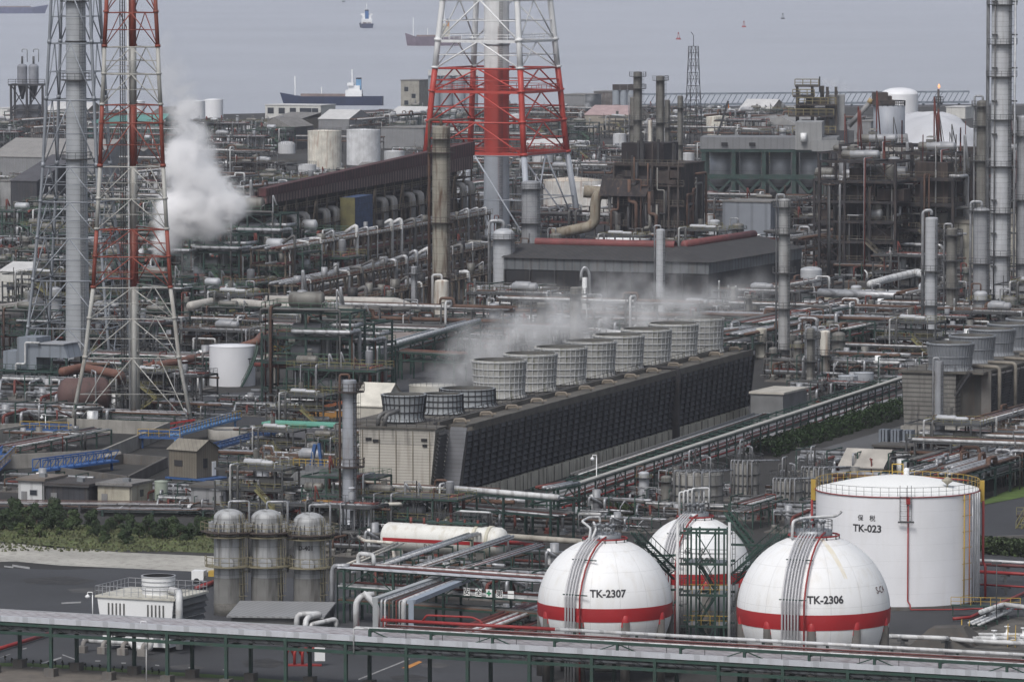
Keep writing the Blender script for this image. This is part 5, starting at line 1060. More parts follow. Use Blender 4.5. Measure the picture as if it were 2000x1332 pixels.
# small tanks and domes, far and near
T_ = tank_
def tk(x, yb, yt, w_, lb, mat=tankwhite, **k): return tank_('storage_tank', lb, x, yb, yt, w_, mat, **k)
tk(1757, 232, 184, 72, 'white dome-roofed tank on the far shore behind the conveyor tube', roof='dome', rh=.35, rail=False)
tk(1884, 300, 252, 44, 'plain white tank right of the white stockpile', rail=False); tk(1866, 298, 252, 20, 'narrow white tank pressed against the plain one by the stockpile', rail=False)
tk(634, 330, 256, 66, 'rust-stained white ribbed tank, left of the pair behind the furnace row', M('tank_rusty', (.58, .56, .50), .7, dx=0, na=18, lw=.08, ld=.25, streak=.6, scol=(.26, .11, .05)), rh=.08)
tk(710, 322, 254, 66, 'clean white ribbed tank, right of the pair behind the furnace row', M('tank_ribbed', (.58, .59, .61), .6, na=24, lw=.08, ld=.2, streak=.15), rh=.08)
tk(1406, 264, 229, 54, 'squat white tank with rusty rim near the crane arm', M('tank_rusty', (.58, .56, .50)), rail=False); tk(1378, 262, 236, 16, 'small white domed tank left of the rusty rimmed one', white, roof='dome', rail=False, rh=.5)
tk(1120, 410, 352, 118, 'white tank with orange-rust roof behind the right chimney leg', M('tank_rusty2', (.52, .51, .49), .7, streak=.5, scol=(.25, .13, .08)), roofm=M('roof_rusty', (.52, .48, .42), .7, var=.15, streak=.6, scol=(.30, .13, .06)))
tk(1178, 412, 366, 90, 'second white tank overlapping the orange-roofed one', M('tank_rusty2', (.52, .51, .49)), roofm=white)
tk(1216, 512, 466, 105, 'flat white tank top showing above the warehouse ridge', white, rh=.05)
tk(376, 236, 198, 50, 'white cone tank top behind the large steam plume', rail=False, rh=.1); tk(417, 230, 195, 38, 'white cone tank right of the steam plume by the sea', rail=False, rh=.1); tk(266, 240, 198, 34, 'white cone tank seen through the flare tower', rail=False, rh=.1)
t, p, r, H = tk(454, 752, 675, 90, 'white tank with green spiral stair, lettered TK-5, left of the pipe structures', M('tank_clean', (.62, .63, .66), .5, var=.05), stair=(green, 20, 75), rh=.08, rail=False)
text_mesh('TK-5', 1.6, 'lettering', ink, t, lambda x_, y_: Vector(((r + .05) * math.sin(R(64) + x_ / r), -(r + .05) * math.cos(R(64) + x_ / r), H * .62 + y_)), .02)
tk(845, 800, 752, 92, 'pale tank half hidden in steam behind the low fan stacks', M('tank_cream', (.45, .44, .40), .8), rh=.04)
tk(37, 478, 425, 34, 'small vertical tank with rust-brown vertical stripes at the left', M('tank_striped', (.45, .40, .33), .8, na=12, lw=.12, ld=.3, streak=.8, scol=(.20, .11, .06)), roofm=dgreen, railm=green)
for x, yb, yt, w_, lb in ((1363, 1005, 925, 100, 'stained grey tank wrapped in vertical pipes behind TK-2308'), (1455, 985, 905, 56, 'dark stained tank right of the pipe-wrapped one'), (1538, 1015, 940, 58, 'stained white tank between two others before TK-023'), (1594, 1000, 918, 60, 'grey tank close behind the left shoulder of TK-023')):
    t, p, r, H = tk(x, yb, yt, w_, lb, M('tank_dirty', (.27, .265, .25), .75, var=.2, dz=2.2, lw=.05, streak=1.0, scol=(.07, .06, .05)), rh=.1, pipes=6)
    m = MB()
    for k in range(8): a = R(k * 45 + 10); q = r * .6; MB().tube([(q * math.cos(a), q * math.sin(a), H), (q * math.cos(a), q * math.sin(a), H + 1.5 + k % 3), (q * .4 * math.cos(a), q * .4 * math.sin(a), H + 1.5 + k % 3)], .13).build('roof_pipe', pipeg if k % 2 else piped, t)
    for k in range(3): MB().tube([((r + .15) * math.cos(R(a)), (r + .15) * math.sin(R(a)), H * (k + 1) / 4) for a in range(0, 361, 15)], .09, 5).build('stiffener_ring', steel, t)
    MB().rail([((r + .6) * math.cos(R(a)), (r + .6) * math.sin(R(a)), H + .3) for a in range(0, 360, 30)], 1.1, 1.5, .07, True).build('outer_rail', steel, t)
tk(1656, 785, 734, 38, 'light grey tank, left of the pair beside the sloping rack', M('tank_grey', (.33, .35, .38), .6, var=.06), rail=False, rh=.05); tk(1687, 778, 728, 38, 'light grey tank, right of the pair beside the sloping rack', M('tank_grey', (.33, .35, .38)), rail=False, rh=.05)
tk(315, 985, 940, 26, 'small pale green upright tank between the huts', M('tank_green', (.33, .38, .32), .6), rail=False, rh=.2); tk(391, 800, 790, 12, 'small yellow upright tank beside the flare tower right leg', yellow, roof='dome', rail=False)
tk(1584, 590, 527, 42, 'stubby grey tank with bent ducts left of the white roof decks', cladw, roof='dome', rh=.3, rail=False); tk(1300, 232, 228, 4, 'x', white) if False else None
tk(1804, 890, 853, 20, 'little pale grey tank right of the dark radiator fins', M('tank_grey', (.33, .35, .38)), rail=False, roof='dome', rh=.3)
# far white and grey units that break up the pipework
TW = M('tank_far', (.50, .51, .53), .6, var=.08, streak=.25)
for (x, yb, yt, w_, lb, rf_) in ((486, 262, 238, 30, 'squat pale tank between the sea steam cone and the white office block', 'cone'), (560, 300, 282, 34, 'small white domed tank left of the rust-stained ribbed tank', 'dome'), (770, 318, 296, 40, 'low white tank right of the clean ribbed tank', 'cone'), (600, 345, 322, 36, 'white tank directly in front of the rust-stained ribbed tank', 'cone'),
    (1010, 250, 224, 34, 'pale tank seen through the right half of the chimney lattice', 'cone'), (1130, 300, 276, 36, 'blue-grey tank right of the red chimney leg', 'cone'), (1172, 330, 306, 30, 'white tank left of the boiler house top', 'dome'), (1060, 330, 302, 40, 'pale green-grey tank low beside the red chimney ring', 'cone'), (1342, 330, 300, 28, 'white tank between the boiler house and the silo block', 'cone'), (330, 330, 296, 34, 'white domed tank behind the upper large plume', 'dome'),
    (300, 372, 338, 44, 'stained pale tank framed by the right flare tower leg', 'cone'), (1540, 455, 425, 40, 'pale grey tank below the silo block right side', 'cone'), (1380, 440, 418, 36, 'beige tank right of the boiler house foot', 'cone'), (1905, 360, 330, 34, 'white tank before the plain white tank at the far right', 'dome'), (250, 300, 280, 30, 'white low tank beneath the teal hangars', 'cone'), (1210, 285, 262, 26, 'grey tank left of the twin stained columns', 'cone')):
    tk(x, yb, yt, w_, lb, TW, roof=rf_, rh=.12 if rf_ == 'cone' else .35, rail=(x % 20 == 0))
for (x, yb, w_, h_, lb, wl, rf_, kd) in ((860, 268, 60, 20, 'pale flat-roofed workshop inside the chimney lattice', wh, wroof, 'flat'), (1020, 300, 70, 16, 'long white-roofed shed right of the red chimney flue', greyp, wroof, 'gable'), (1240, 262, 60, 16, 'white-roofed shed below the far conveyor bridge by the mast', greyp, wroof, 'gable'), (410, 300, 60, 22, 'pale roofed shed right of the plume top', greyp, wroof, 'gable'), (370, 268, 70, 14, 'long low white-roofed quay shed behind the plume', wh, wroof, 'flat'), (210, 330, 60, 26, 'grey hall with pale roof between the flare tower legs, far', greyp, roofg, 'gable'),
    (60, 268, 70, 20, 'stained grey hall below the twin seaside silos', M('stained', (.13, .12, .12)), roofg, 'flat'), (1560, 240, 50, 16, 'low white quay shed behind the dark transfer tower', wh, wroof, 'flat'), (1100, 350, 50, 22, 'white gabled hut at the right foot of the chimney', wh, wroof, 'gable'), (1655, 255, 30, 22, 'small grey tower block left of the slanting conveyor tube', greyp, roofg, 'flat'), (1960, 260, 50, 30, 'grey block between the tallest columns on the far shore', greyp, roofg, 'flat'), (1945, 330, 40, 44, 'dark hall between the tallest columns', darkp, roofg, 'flat'), (690, 352, 70, 20, 'dark sloped roof shed just behind the maroon cladding', darkp, roofg, 'gable'), (800, 335, 60, 18, 'white roofed shed behind the maroon cladding near the rusty column', greyp, wroof, 'gable')):
    bl(x, yb, w_, h_, 16, lb, wl, rf_, kd, rh=.15)
# silo structure at the far left
p = g(22, 262, 0); Y = p.y; mm = mpp(Y); t = thing('silo_structure', 'twin grey silos with cones on a dark braced frame by the sea', 'silo', p, ROT + 20); zs = lambda y: atd(22, y, Y).z
m = MB(); Wf = 62 * mm
for x in (0, Wf * .5, Wf):
    for y in (0, 12): m.beam((x, y, 0), (x, y, zs(166)), .9)
for a, b in ((0, Wf * .5), (Wf * .5, Wf)):
    for z0, z1_ in ((0, zs(215)), (zs(215), zs(166))): m.beam((a, 0, z0), (b, 0, z1_), .45); m.beam((b, 0, z0), (a, 0, z1_), .45); m.beam((a, 0, z1_), (b, 0, z1_), .6)
m.build('frame', dsteel, t); MB().box(-1, -1, zs(168), Wf + 1, 13, zs(165)).build('deck', dsteel, t)
for k, x in enumerate((Wf * .32, Wf * .68)):
    MB().lathe([(10 * mm, zs(165)), (10 * mm, zs(131))], 24, (x, 4, 0)).dome(10 * mm, zs(131), 1.2, 20, (x, 4, 0), 3).build('silo', M('silo_grey', (.21, .22, .25), .6), t)
    MB().lathe([(2.5 * mm, zs(195)), (9.5 * mm, zs(166))], 20, (x, 4, 0)).build('cone', dsteel, t); MB().cyl((x, 4, zs(131)), 2.2 * mm, 20 * mm, 10).build('vent_cylinder', steel, t)
    MB().tube([(x, 4, zs(103)), (x, 4, zs(97)), (x + 10 * mm, 4, zs(97)), (x + 10 * mm, 4, zs(122))], 1.0 * mm, 6).build('hooped_pipe', grey, t)
MB().box(2, 1, 0, Wf - 2, 11, zs(206)).build('enclosure', M('encl', (.09, .095, .11), .8), t); MB().rail([(-1, -1, zs(165)), (Wf + 1, -1, zs(165))], 2, 3, .2).build('handrail', dsteel, t)
# silo cluster behind the chimney & right far silos
for (x0, x1, yb, yt, n_, lb) in ((836, 934, 226, 148, 4, 'white-topped grey silo in the cluster behind the chimney lattice'), (1196, 1240, 222, 176, 3, 'grey-blue silo with brown head works left of the twin columns')):
    for k in range(n_):
        w_ = (x1 - x0) / n_; x = x0 + w_ * (k + .5); ordn = ('leftmost', 'second', 'third', 'rightmost')[k] if n_ == 4 else ('left', 'middle', 'right')[k]
        tt, p, r, H = col_('silo', ordn + ' ' + lb, x, yb, yt, w_ * .98, M('silo_pale', (.27, .30, .34), .6, var=.06, na=10, lw=.08, ld=.25), (), 'silo', 'far shore silos', None, .12, ladder=False)
        MB().box(-r, -r, H, r, r, H + 2.5).build('head_house', wroof if n_ == 4 else rust, tt)
# silo block in green frame with grey gallery
p = g(1374, 385, 0); Y = p.y; mm = mpp(Y); t = thing('silo_block', 'row of silver silos in a green frame beneath a grey gallery', 'silo block', p, -6); zq = lambda y: atd(1374, y, Y).z
Wb = 236 * mm
for k in range(5):
    for y in (0, 16): MB().beam((Wb * k / 4, y, 0), (Wb * k / 4, y, zq(292)), 1.3).build('post', dgreen, t)
for k in range(4):
    x = Wb * (k + .5) / 4; MB().cyl((x, 8, zq(366)), 21 * mm, zq(296) - zq(366), 28).build('silo', M('silo_silver', (.34, .36, .39), .5, .3, var=.1, dz=4, lw=.04), t); MB().lathe([(4 * mm, zq(384)), (20 * mm, zq(366))], 20, (x, 8, 0)).build('silo_cone', steel, t)
    a, b = Wb * k / 4, Wb * (k + 1) / 4; MB().beam((a, -.4, zq(345)), (b, -.4, zq(345)), 1.4).beam((a, -.4, zq(345)), ((a + b) / 2, -.4, zq(376)), .8).beam((b, -.4, zq(345)), ((a + b) / 2, -.4, zq(376)), .8).build('cross_brace', dgreen, t)
MB().box(-1, -1, zq(297), Wb + 1, 17, zq(291)).build('deck', dgreen, t)
MB().box(-1, -1.2, zq(291), Wb + 4, 16, zq(268)).build('gallery', M('gallery_grey', (.17, .175, .185), .7, var=.08, dx=2, lw=.1, ld=.2), t)
MB().box(Wb * .76, -1.6, zq(292), Wb * .98, 14, zq(238)).build('head_house', M('head_grey', (.24, .245, .25), .7, var=.08, dx=2, lw=.1, ld=.15), t); MB().box(Wb * .90, -4, zq(294), Wb * 1.12, -1.62, zq(273)).build('annex', M('head_grey', (.24, .245, .25)), t)
for x in (.15, .38, .95): MB().box(Wb * x, -1.75, zq(285), Wb * x + 2, -1.65, zq(278)).build('window', black, t)
# tank-like white hopper on top
MB().cyl((Wb * .83, -2.5, zq(276)), 6 * mm, 17 * mm, 14).build('white_hopper', white, t)
# prilling-style hopper tower with slanting conveyor tube
p = g(1736, 372, 0); Y = p.y; mm = mpp(Y); t = thing('hopper_tower', 'big grey cylinder tower on flared ribs above a concrete drum, fed by a slanting tube', 'hopper tower', p, 0); zh = lambda y: atd(1736, y, Y).z
MB().lathe([(45 * mm, 0), (45 * mm, zh(279)), (32 * mm, zh(278))], 40).build('concrete_drum', M('drum_conc', (.24, .235, .225), .85, var=.12, streak=.5, dx=6, lw=.03), t)
MB().lathe([(34 * mm, zh(278)), (31.5 * mm, zh(262))], 40).build('ribbed_skirt', dsteel, t)
m = MB()
for k in range(22): a = R(k * 360 / 22); m.beam((34.4 * mm * math.cos(a), 34.4 * mm * math.sin(a), zh(278)), (31.9 * mm * math.cos(a), 31.9 * mm * math.sin(a), zh(262)), 1.2)
m.build('skirt_ribs', grey, t); MB().lathe([(31 * mm, zh(262)), (31 * mm, zh(207)), (.01, zh(205))], 40).build('shell', M('tower_blue', (.27, .29, .33), .55, .1, var=.05, streak=.15), t)
MB().rail([(31 * mm * math.cos(R(k * 20)), 31 * mm * math.sin(R(k * 20)), zh(207)) for k in range(18)], 1.6, 3, .25, True).build('railing', dsteel, t)
MB().box(-34 * mm, -4, zh(205), 10 * mm, 6, zh(196)).box(-32 * mm, -4, zh(196), -4 * mm, 5, zh(181)).box(-8 * mm, -3, zh(196), 4 * mm, 4, zh(188)).build('head_works', M('head_rust', (.05, .04, .038), .9, var=.5, streak=.6), t)
MB().tube([(-78 * mm, 2, zh(247)), (-37 * mm, 0, zh(200))], 5.2 * mm, 12).build('conveyor_tube', M('tube_grey', (.20, .20, .205), .6, var=.25, streak=.5), t); MB().tube([(-39 * mm, 0, zh(202)), (-34 * mm, 0, zh(194))], 5.8 * mm, 12).build('tube_collar', M('collar_tan', (.38, .28, .14), .8), t)
# dark transfer tower left of it
p = g(1548, 330, 0); Y = p.y; mm = mpp(Y); t = thing('transfer_tower', 'dark brown open transfer tower with yellow-stained decks beside the silo block', 'transfer tower', p, -4); zt2 = lambda y: atd(1548, y, Y).z; W = 84 * mm
tb = M('tower_brown', (.05, .042, .038), .9, var=.5, streak=.6, scol=(.10, .08, .03))
for x in (.1, .45, .8, 1): MB().beam((W * x, 0, 0), (W * x, 0, zt2(170)), 1).beam((W * x, 14, 0), (W * x, 14, zt2(180)), 1).build('post', tb, t)
for i, (y, a, b) in enumerate(((262, 0, 1), (228, -.1, .95), (206, .1, 1.0), (190, .0, .5), (170, .05, .6))): MB().box(W * a, -3, zt2(y), W * b, 15, zt2(y - 2.5)).build('deck', tb, t); MB().rail([(W * a, -3, zt2(y - 3)), (W * b, -3, zt2(y - 3))], 2.2, 2.5, .3).build('handrail', M('rail_yellow', (.17, .145, .075), .8), t)
for (a, y0_, b, y1_) in ((.15, 226, .5, 208), (.55, 260, .9, 232), (.3, 204, .75, 192), (.5, 226, .95, 212), (.2, 258, .45, 236)): MB().box(W * a, 0, zt2(y0_), W * b, 12, zt2(y1_)).build('equipment', steel if a > .3 else tb, t)
MB().box(W * .75, 2, zt2(265), W * 1.2, 16, zt2(187)).build('panel_house', M('head_grey', (.24, .245, .25)), t)
MB().box(W * .9, -2, 0, W * 1.3, 10, zt2(255)).build('dark_shaft', darkp, t); MB().beam((W * .62, 0, zt2(180)), (W * .62, 0, zt2(150)), .5).build('antenna', dsteel, t); MB().cyl((W * .68, 0, zt2(190)), 4 * mm, 22 * mm, 10).build('vent', tb, t)
# boiler house
t, p, W, H = bl(1200, 482, 128, 162, 18, 'big black-brown boiler house with pipework bands right of the tan ducts', M('boiler_dark', (.022, .019, .021), .9, var=.5, dz=5, dx=3, lw=.12, ld=-.9, streak=.7, scol=(.09, .06, .045)), rust, name='boiler_house', cat='boiler house')
MB().box(.8, 3, H, W * .68, 14, H + 5.5).build('upper_box', M('boiler_top', (.018, .014, .016), .9, var=.3, dz=1.5, lw=.1, ld=.3), t)
for z in (.25, .5, .74, .98): MB().box(-1.5, -1.6, H * z, W + 1.5, -.02, H * z + .4).build('gallery', rust, t); MB().rail([(-1.5, -1.6, H * z + .4), (W + 1.5, -1.6, H * z + .4)], 1.3, 1.5, .1).build('handrail', M('rail_dim', (.12, .105, .08), .8), t)
for x in (.02, .3, .6, .85, .99): MB().beam((W * x, -1.4, 0), (W * x, -1.4, H), .5).build('post', M('post_dark', (.06, .05, .045), .9, var=.3), t)
q_ = random.Random(12); dk2 = [M('boiler_dark', (.022, .019, .021)), M('boiler_panel', (.035, .031, .032), .9, var=.5, streak=.7, dx=1.4, lw=.15, ld=.5), dsteel, rust]
for i in range(26):
    x = q_.uniform(-1, W - 3); z = q_.uniform(0, H - 3); w2 = q_.uniform(1.2, 4); MB().box(x, -q_.uniform(.5, 3), z, x + w2, -.02, z + q_.uniform(1, 4)).build('panel', q_.choice(dk2), t)
for i in range(14):
    x = q_.uniform(0, W); z = q_.uniform(.2, .9) * H; MB().tube([(x, -2 - i * .08, 0), (x, -2 - i * .08, z), (x + (2 if i % 2 else -2), -2 - i * .08, z), (x + (2 if i % 2 else -2), -2 - i * .08, min(H + 3, z + 6))], q_.choice((.2, .35, .5)), 8).build('pipe', q_.choice((piped, pipeb, cladd, dsteel)), t)
for i in range(9):
    x = q_.uniform(0, W); MB().beam((x, 1, H), (x, 1, H + q_.uniform(2, 7.5)), q_.uniform(.25, .8)).build('vent_post', q_.choice((rust, dsteel)), t); y = q_.uniform(0, 16); MB().tube([(W + .5 + i * .1, y, 0), (W + .5 + i * .1, y, H * (.4 + .06 * i)), (W + .5 + i * .1, 8, H * (.4 + .06 * i))], .35, 8).build('side_pipe', q_.choice((piped, pipeb)), t)
MB()._add([(-3, -4, H * .62), (W * .55, -4, H * .62), (W * .62, -1, H * .86), (-3, -1, H * .86)], [(0, 1, 2, 3)]).build('sloped_hood', dk2[0], t)
tan = M('duct_tan', (.24, .215, .17), .75, var=.2, dx=0, streak=.7, scol=(.13, .08, .045)); 
Yd = g(1190, 478, 0).y - 6; m = MB(); P = [atd(x, y, Yd) for x, y in ((1110, 372), (1158, 382), (1158, 372))]
t = thing('tan_duct', 'thick tan stained duct bending down beside the dark boiler house', 'duct', (atd(1160, 480, Yd).x, Yd, 0)); o = Vector((atd(1160, 480, Yd).x, Yd, 0))
MB().tube([atd(x, y, Yd) - o for x, y in ((1210, 376), (1170, 376), (1163, 392), (1162, 432), (1152, 443), (1078, 458))], 10.5 * mpp(Yd), 16, 1.4).build('duct', tan, t); MB().tube([atd(x, y, Yd + 4) - o for x, y in ((1140, 374), (1188, 378))], 12.5 * mpp(Yd), 14).build('duct_branch', tan, t)
for x in (1100, 1130): q = atd(x, 452, Yd) - o; MB().beam((q.x, 0, 0), (q.x, 0, q.z - 1), .6).build('support', rust, t)
# white stockpile
p = g(1815, 302, 0); mm = mpp(p.y); m = MB(); k = 40; ring = []
for j in range(13):
    f = j / 12; row = []
    for i in range(k):
        a = 2 * math.pi * i / k; rx = 118 * mm * (1 - f); ry = 60 * (1 - f); hh_ = 15.5 * (1 - (1 - f) ** 2.6) * (1 + .05 * math.sin(3 * a)); nzz = 1 + .06 * math.sin(5 * a + j)
        row.append((rx * math.cos(a) * nzz + 6 * mm * f, ry * math.sin(a) * nzz, max(0, hh_ * (1.0 if f < .8 else .98 + .1 * (f - .8)))))
    ring += row
m._add(ring, [(j * k + i, j * k + (i + 1) % k, (j + 1) * k + (i + 1) % k, (j + 1) * k + i) for j in range(12) for i in range(k)], True)
o = m.build('salt_pile', M('salt', (.50, .51, .54), .9, var=.12, sc_=.05, bump=.4)); o.location = p; tag(o, 'huge smooth white stockpile mound behind the thin flare stack', 'stockpile')
# crane arm
p = g(1400, 300, 0); mm = mpp(p.y); t = thing('crane', 'black crane boom with an orange tip leaning over the rusty rimmed tank', 'crane', p, 0); za = lambda y: atd(1400, y, p.y).z
MB().beam((0, 0, za(268)), (22 * mm, 0, za(198)), 4.0 * mm).build('boom', dsteel, t); MB().beam((22 * mm, 0, za(198)), (23 * mm, 0, za(212)), 2 * mm).build('boom_tip', orange, t); MB().box(-6 * mm, -3, 0, 6 * mm, 3, za(266)).build('crane_body', orange, t)
# ================================================================ MID LEFT
p = g(34, 748, 0); mm = mpp(p.y); t = thing('duct_house', 'blue-grey boxy duct house on a green frame left of the lattice chimney', 'duct house', p, ROT)
zb_ = 28 * mm; bp2 = M('duct_panel', (.19, .215, .25), .6, var=.08, dx=2.2, lw=.05, ld=.3)
MB().box(0, 0, zb_, 42 * mm, 6, 90 * mm).box(-34 * mm, .5, zb_ - 1, -.05, 5, 62 * mm).build('box', bp2, t)
MB().prism([(42 * mm, 0), (112 * mm, 0), (112 * mm, 6), (42 * mm, 6)], 52 * mm, 78 * mm, [(42.1 * mm, 0), (100 * mm, 0), (100 * mm, 6), (42.1 * mm, 6)]).build('hood', bp2, t); MB().box(46 * mm, -.3, 78 * mm, 104 * mm, 6.3, 80 * mm).build('hood_roof', grey, t)
for x in (-30, 0, 42, 76, 108):
    for y in (0, 6): MB().beam((x * mm, y, 0), (x * mm, y, 52 * mm if x > 42 else zb_), .35).build('leg', dgreen, t)
MB().box(-36 * mm, -1.2, zb_ - .5, 112 * mm, 6.5, zb_ - .2).build('deck', dgreen, t); MB().rail([(-36 * mm, -1.2, zb_ - .2), (112 * mm, -1.2, zb_ - .2)], 1.1, 1.5, .08).build('handrail', green, t)
MB().tube([(5, -.6, zb_ + 5), (2, -.6, zb_ + 5), (2, -.6, zb_ + 1), (0, -.6, zb_ + 1), (0, -.6, 1)], .2).build('pipe', pipew, t)
t, p = hves('large_drum', 'large maroon horizontal drum lying behind the left leg of the flare tower', 165, 770, 4.6, 6.5, 2.9, ROT + 38, M('maroon_drum', (.105, .062, .058), .75, var=.2, streak=.6, scol=(.03, .025, .025)), 'horizontal drums', True, False)
hves('drum', 'tan dusty horizontal drum in the middle deck of the left-centre structure', 558, 706, 8, 7, 1.35, ROT + 25, M('drum_tan', (.30, .28, .25), .75, streak=.5))
hves('drum', 'pale horizontal drum with platform behind the three reactors', 620, 1010, 4.4, 5, 1.0, ROT)
# big pipelines
pline('pipeline', 'thick twin-bend pale pipe running right from the second steam wisp', [(372, 598, 7.5), (425, 588, 7.5), (560, 601, 7.5), (800, 600, 7.5), (775, 590, 7.5), (520, 586, 7.5)], .95, M('pipe_cream', (.40, .385, .36), .65, var=.08, streak=.3), 16)
pline('pipeline', 'long thin white pipe slanting up in front of the furnace row', [(588, 566, 6), (700, 541, 6), (845, 516, 6)], .35, pipew, 14)
pline('pipeline', 'rusty red-brown pipe running behind the spiral-stair tank', [(262, 722, 4), (360, 704, 4), (450, 684, 4), (500, 668, 6), (512, 655, 6), (556, 650, 6)], .75, M('pipe_redrust', (.16, .075, .055), .75, var=.2, streak=.5), 14)
pline('pipeline', 'rusty red-brown pipe bending over the maroon drum', [(122, 726, 8), (160, 718, 8), (236, 732, 8), (238, 745, 6)], .8, M('pipe_redrust', (.16, .075, .055), .75, var=.2, streak=.5), 14)
pline('pipeline', 'wide pinkish duct left of the short white column', [(650, 652, 6), (690, 650, 6), (700, 668, 5)], 1.3, M('duct_pink', (.24, .17, .155), .8, streak=.4), 10)
pline('pipeline', 'very thick grey-pink duct lying below the cream twin pipe', [(640, 672, 4), (790, 668, 4), (880, 662, 4)], 1.9, M('duct_greypink', (.22, .19, .18), .8, streak=.5), 12)
pline('pipeline', 'very thick tan duct entering from the left edge', [(-30, 618, 7), (30, 612, 7), (70, 600, 7)], 2.2, M('duct_grey2', (.27, .25, .235), .7, streak=.3), 10)
pline('pipeline', 'thick silver pipe with flanged joints running right to the ringed column', [(1600, 572, 5), (1680, 575, 5), (1800, 580, 5)], .95, pipeg, 12)
pline('pipeline', 'curving white pipe trough above the thick silver pipe', [(1700, 555, 7), (1735, 545, 7), (1790, 532, 8), (1806, 536, 8)], .85, pipew, 12)
pline('pipeline', 'silver pipe line with a step below the thick flanged one', [(1598, 632, 4), (1625, 622, 4), (1700, 620, 4), (1790, 620, 4)], .6, pipeg, 12)
pline('pipeline', 'white stepped pipe crossing just behind the last fan stacks', [(1120, 640, 5), (1200, 650, 5), (1300, 655, 5), (1480, 640, 5)], .55, pipew, 14)
pline('pipeline', 'white pipe with bend between the steam and warehouse front', [(880, 640, 4), (935, 632, 4), (1010, 618, 4)], .45, pipew, 12)
pline('pipeline', 'red fire main running level behind the TK-2307 sphere', [(900, 1052, 2), (1010, 1060, 2), (1060, 1068, 2)], .28, piper, 8)
pline('pipeline', 'pale grey pipe run left of the large white tank head', [(905, 1041, 3), (1060, 1052, 3), (1140, 1058, 3)], .4, M('pipe_stained', (.33, .31, .27), .7, streak=.5), 8)
pline('pipeline', 'white pipe pair above dark mound right of the TK-2306 sphere', [(1735, 1242, 1), (1762, 1243, 1), (1764, 1243, 2.2), (1848, 1246, 2.2), (1850, 1247, 1), (1915, 1252, 1), (2040, 1258, 1)], .28, pipew, 7)
pline('pipeline', 'thin white handrail-like pipe along the right edge beside TK-023', [(1914, 1094, 1.5), (2040, 1101, 1.5)], .2, pipew, 7)
for i, (y, rr_, mt) in enumerate(((1101, .22, pipem), (1116, .22, piper), (1141, .13, piper))): pline('pipeline', ('upper maroon', 'middle red', 'lowest thin red')[i] + ' level pipe right of TK-023', [(1914, y, 1.2), (2040, y + 7, 1.2)], rr_, mt, 7)
pline('pipeline', 'red fire pipe zigzagging from TK-023 toward the right edge', [(1862, 1208, .4), (1895, 1205, .4), (1945, 1182, .4), (2040, 1140, .4)], .2, piper, None)
pline('pipeline', 'straight red pipe on the yard behind the small white cooling tower', [(384, 1148, .4), (424, 1134, .4)], .3, piper, None)
pline('pipeline', 'straight red pipe crossing the road at the lower left', [(-20, 1272, .4), (95, 1237, .4)], .24, piper, None)
# ================================================================ PROCESS MODULES
def zgzag(r_, w, d, h, z0=0.5):
    """a random orthogonal pipe route inside w x d x h"""
    x, y = r_.uniform(0, w), r_.uniform(-.6, d * .5); z = z0; P = [(x, y, z)]
    z = r_.choice((.35, .55, .8, 1.02)) * h; P.append((x, y, z))
    for k in range(r_.choice((2, 3, 4))):
        c = r_.randrange(3)
        if c == 0: x = r_.uniform(-.05, 1.05) * w
        elif c == 1: y = r_.uniform(-.1, 1) * d
        else: z = r_.uniform(.2, 1.1) * h
        P.append((x, y, z))
    if r_.random() < .5: P.append((x, y, z0))
    return P
PIPES = [pipeg, pipeg, pipew, piped, pipeb, pipeg, dullred, piped]
class Proto:
    def __init__(s, key, parts, noun, cat, feats): s.key, s.parts, s.noun, s.cat, s.feats = key, parts, noun, cat, feats; s.n = 0
def place_proto(P, loc, rz, label, sx=1, sz=1, group=None, sy=None):
    t = thing(P.noun, label, P.cat, loc, rz, group); t.scale = (sx, sy or sx, sz)
    for nm, mb, mat in P.parts:
        if isinstance(mb, MB): o = mb.build(nm, mat); P.parts[P.parts.index((nm, mb, mat))] = (nm, o.data, mat)
        else: o = bpy.data.objects.new(nm, mb); C.objects.link(o)
        o.parent = t
    P.n += 1; return t
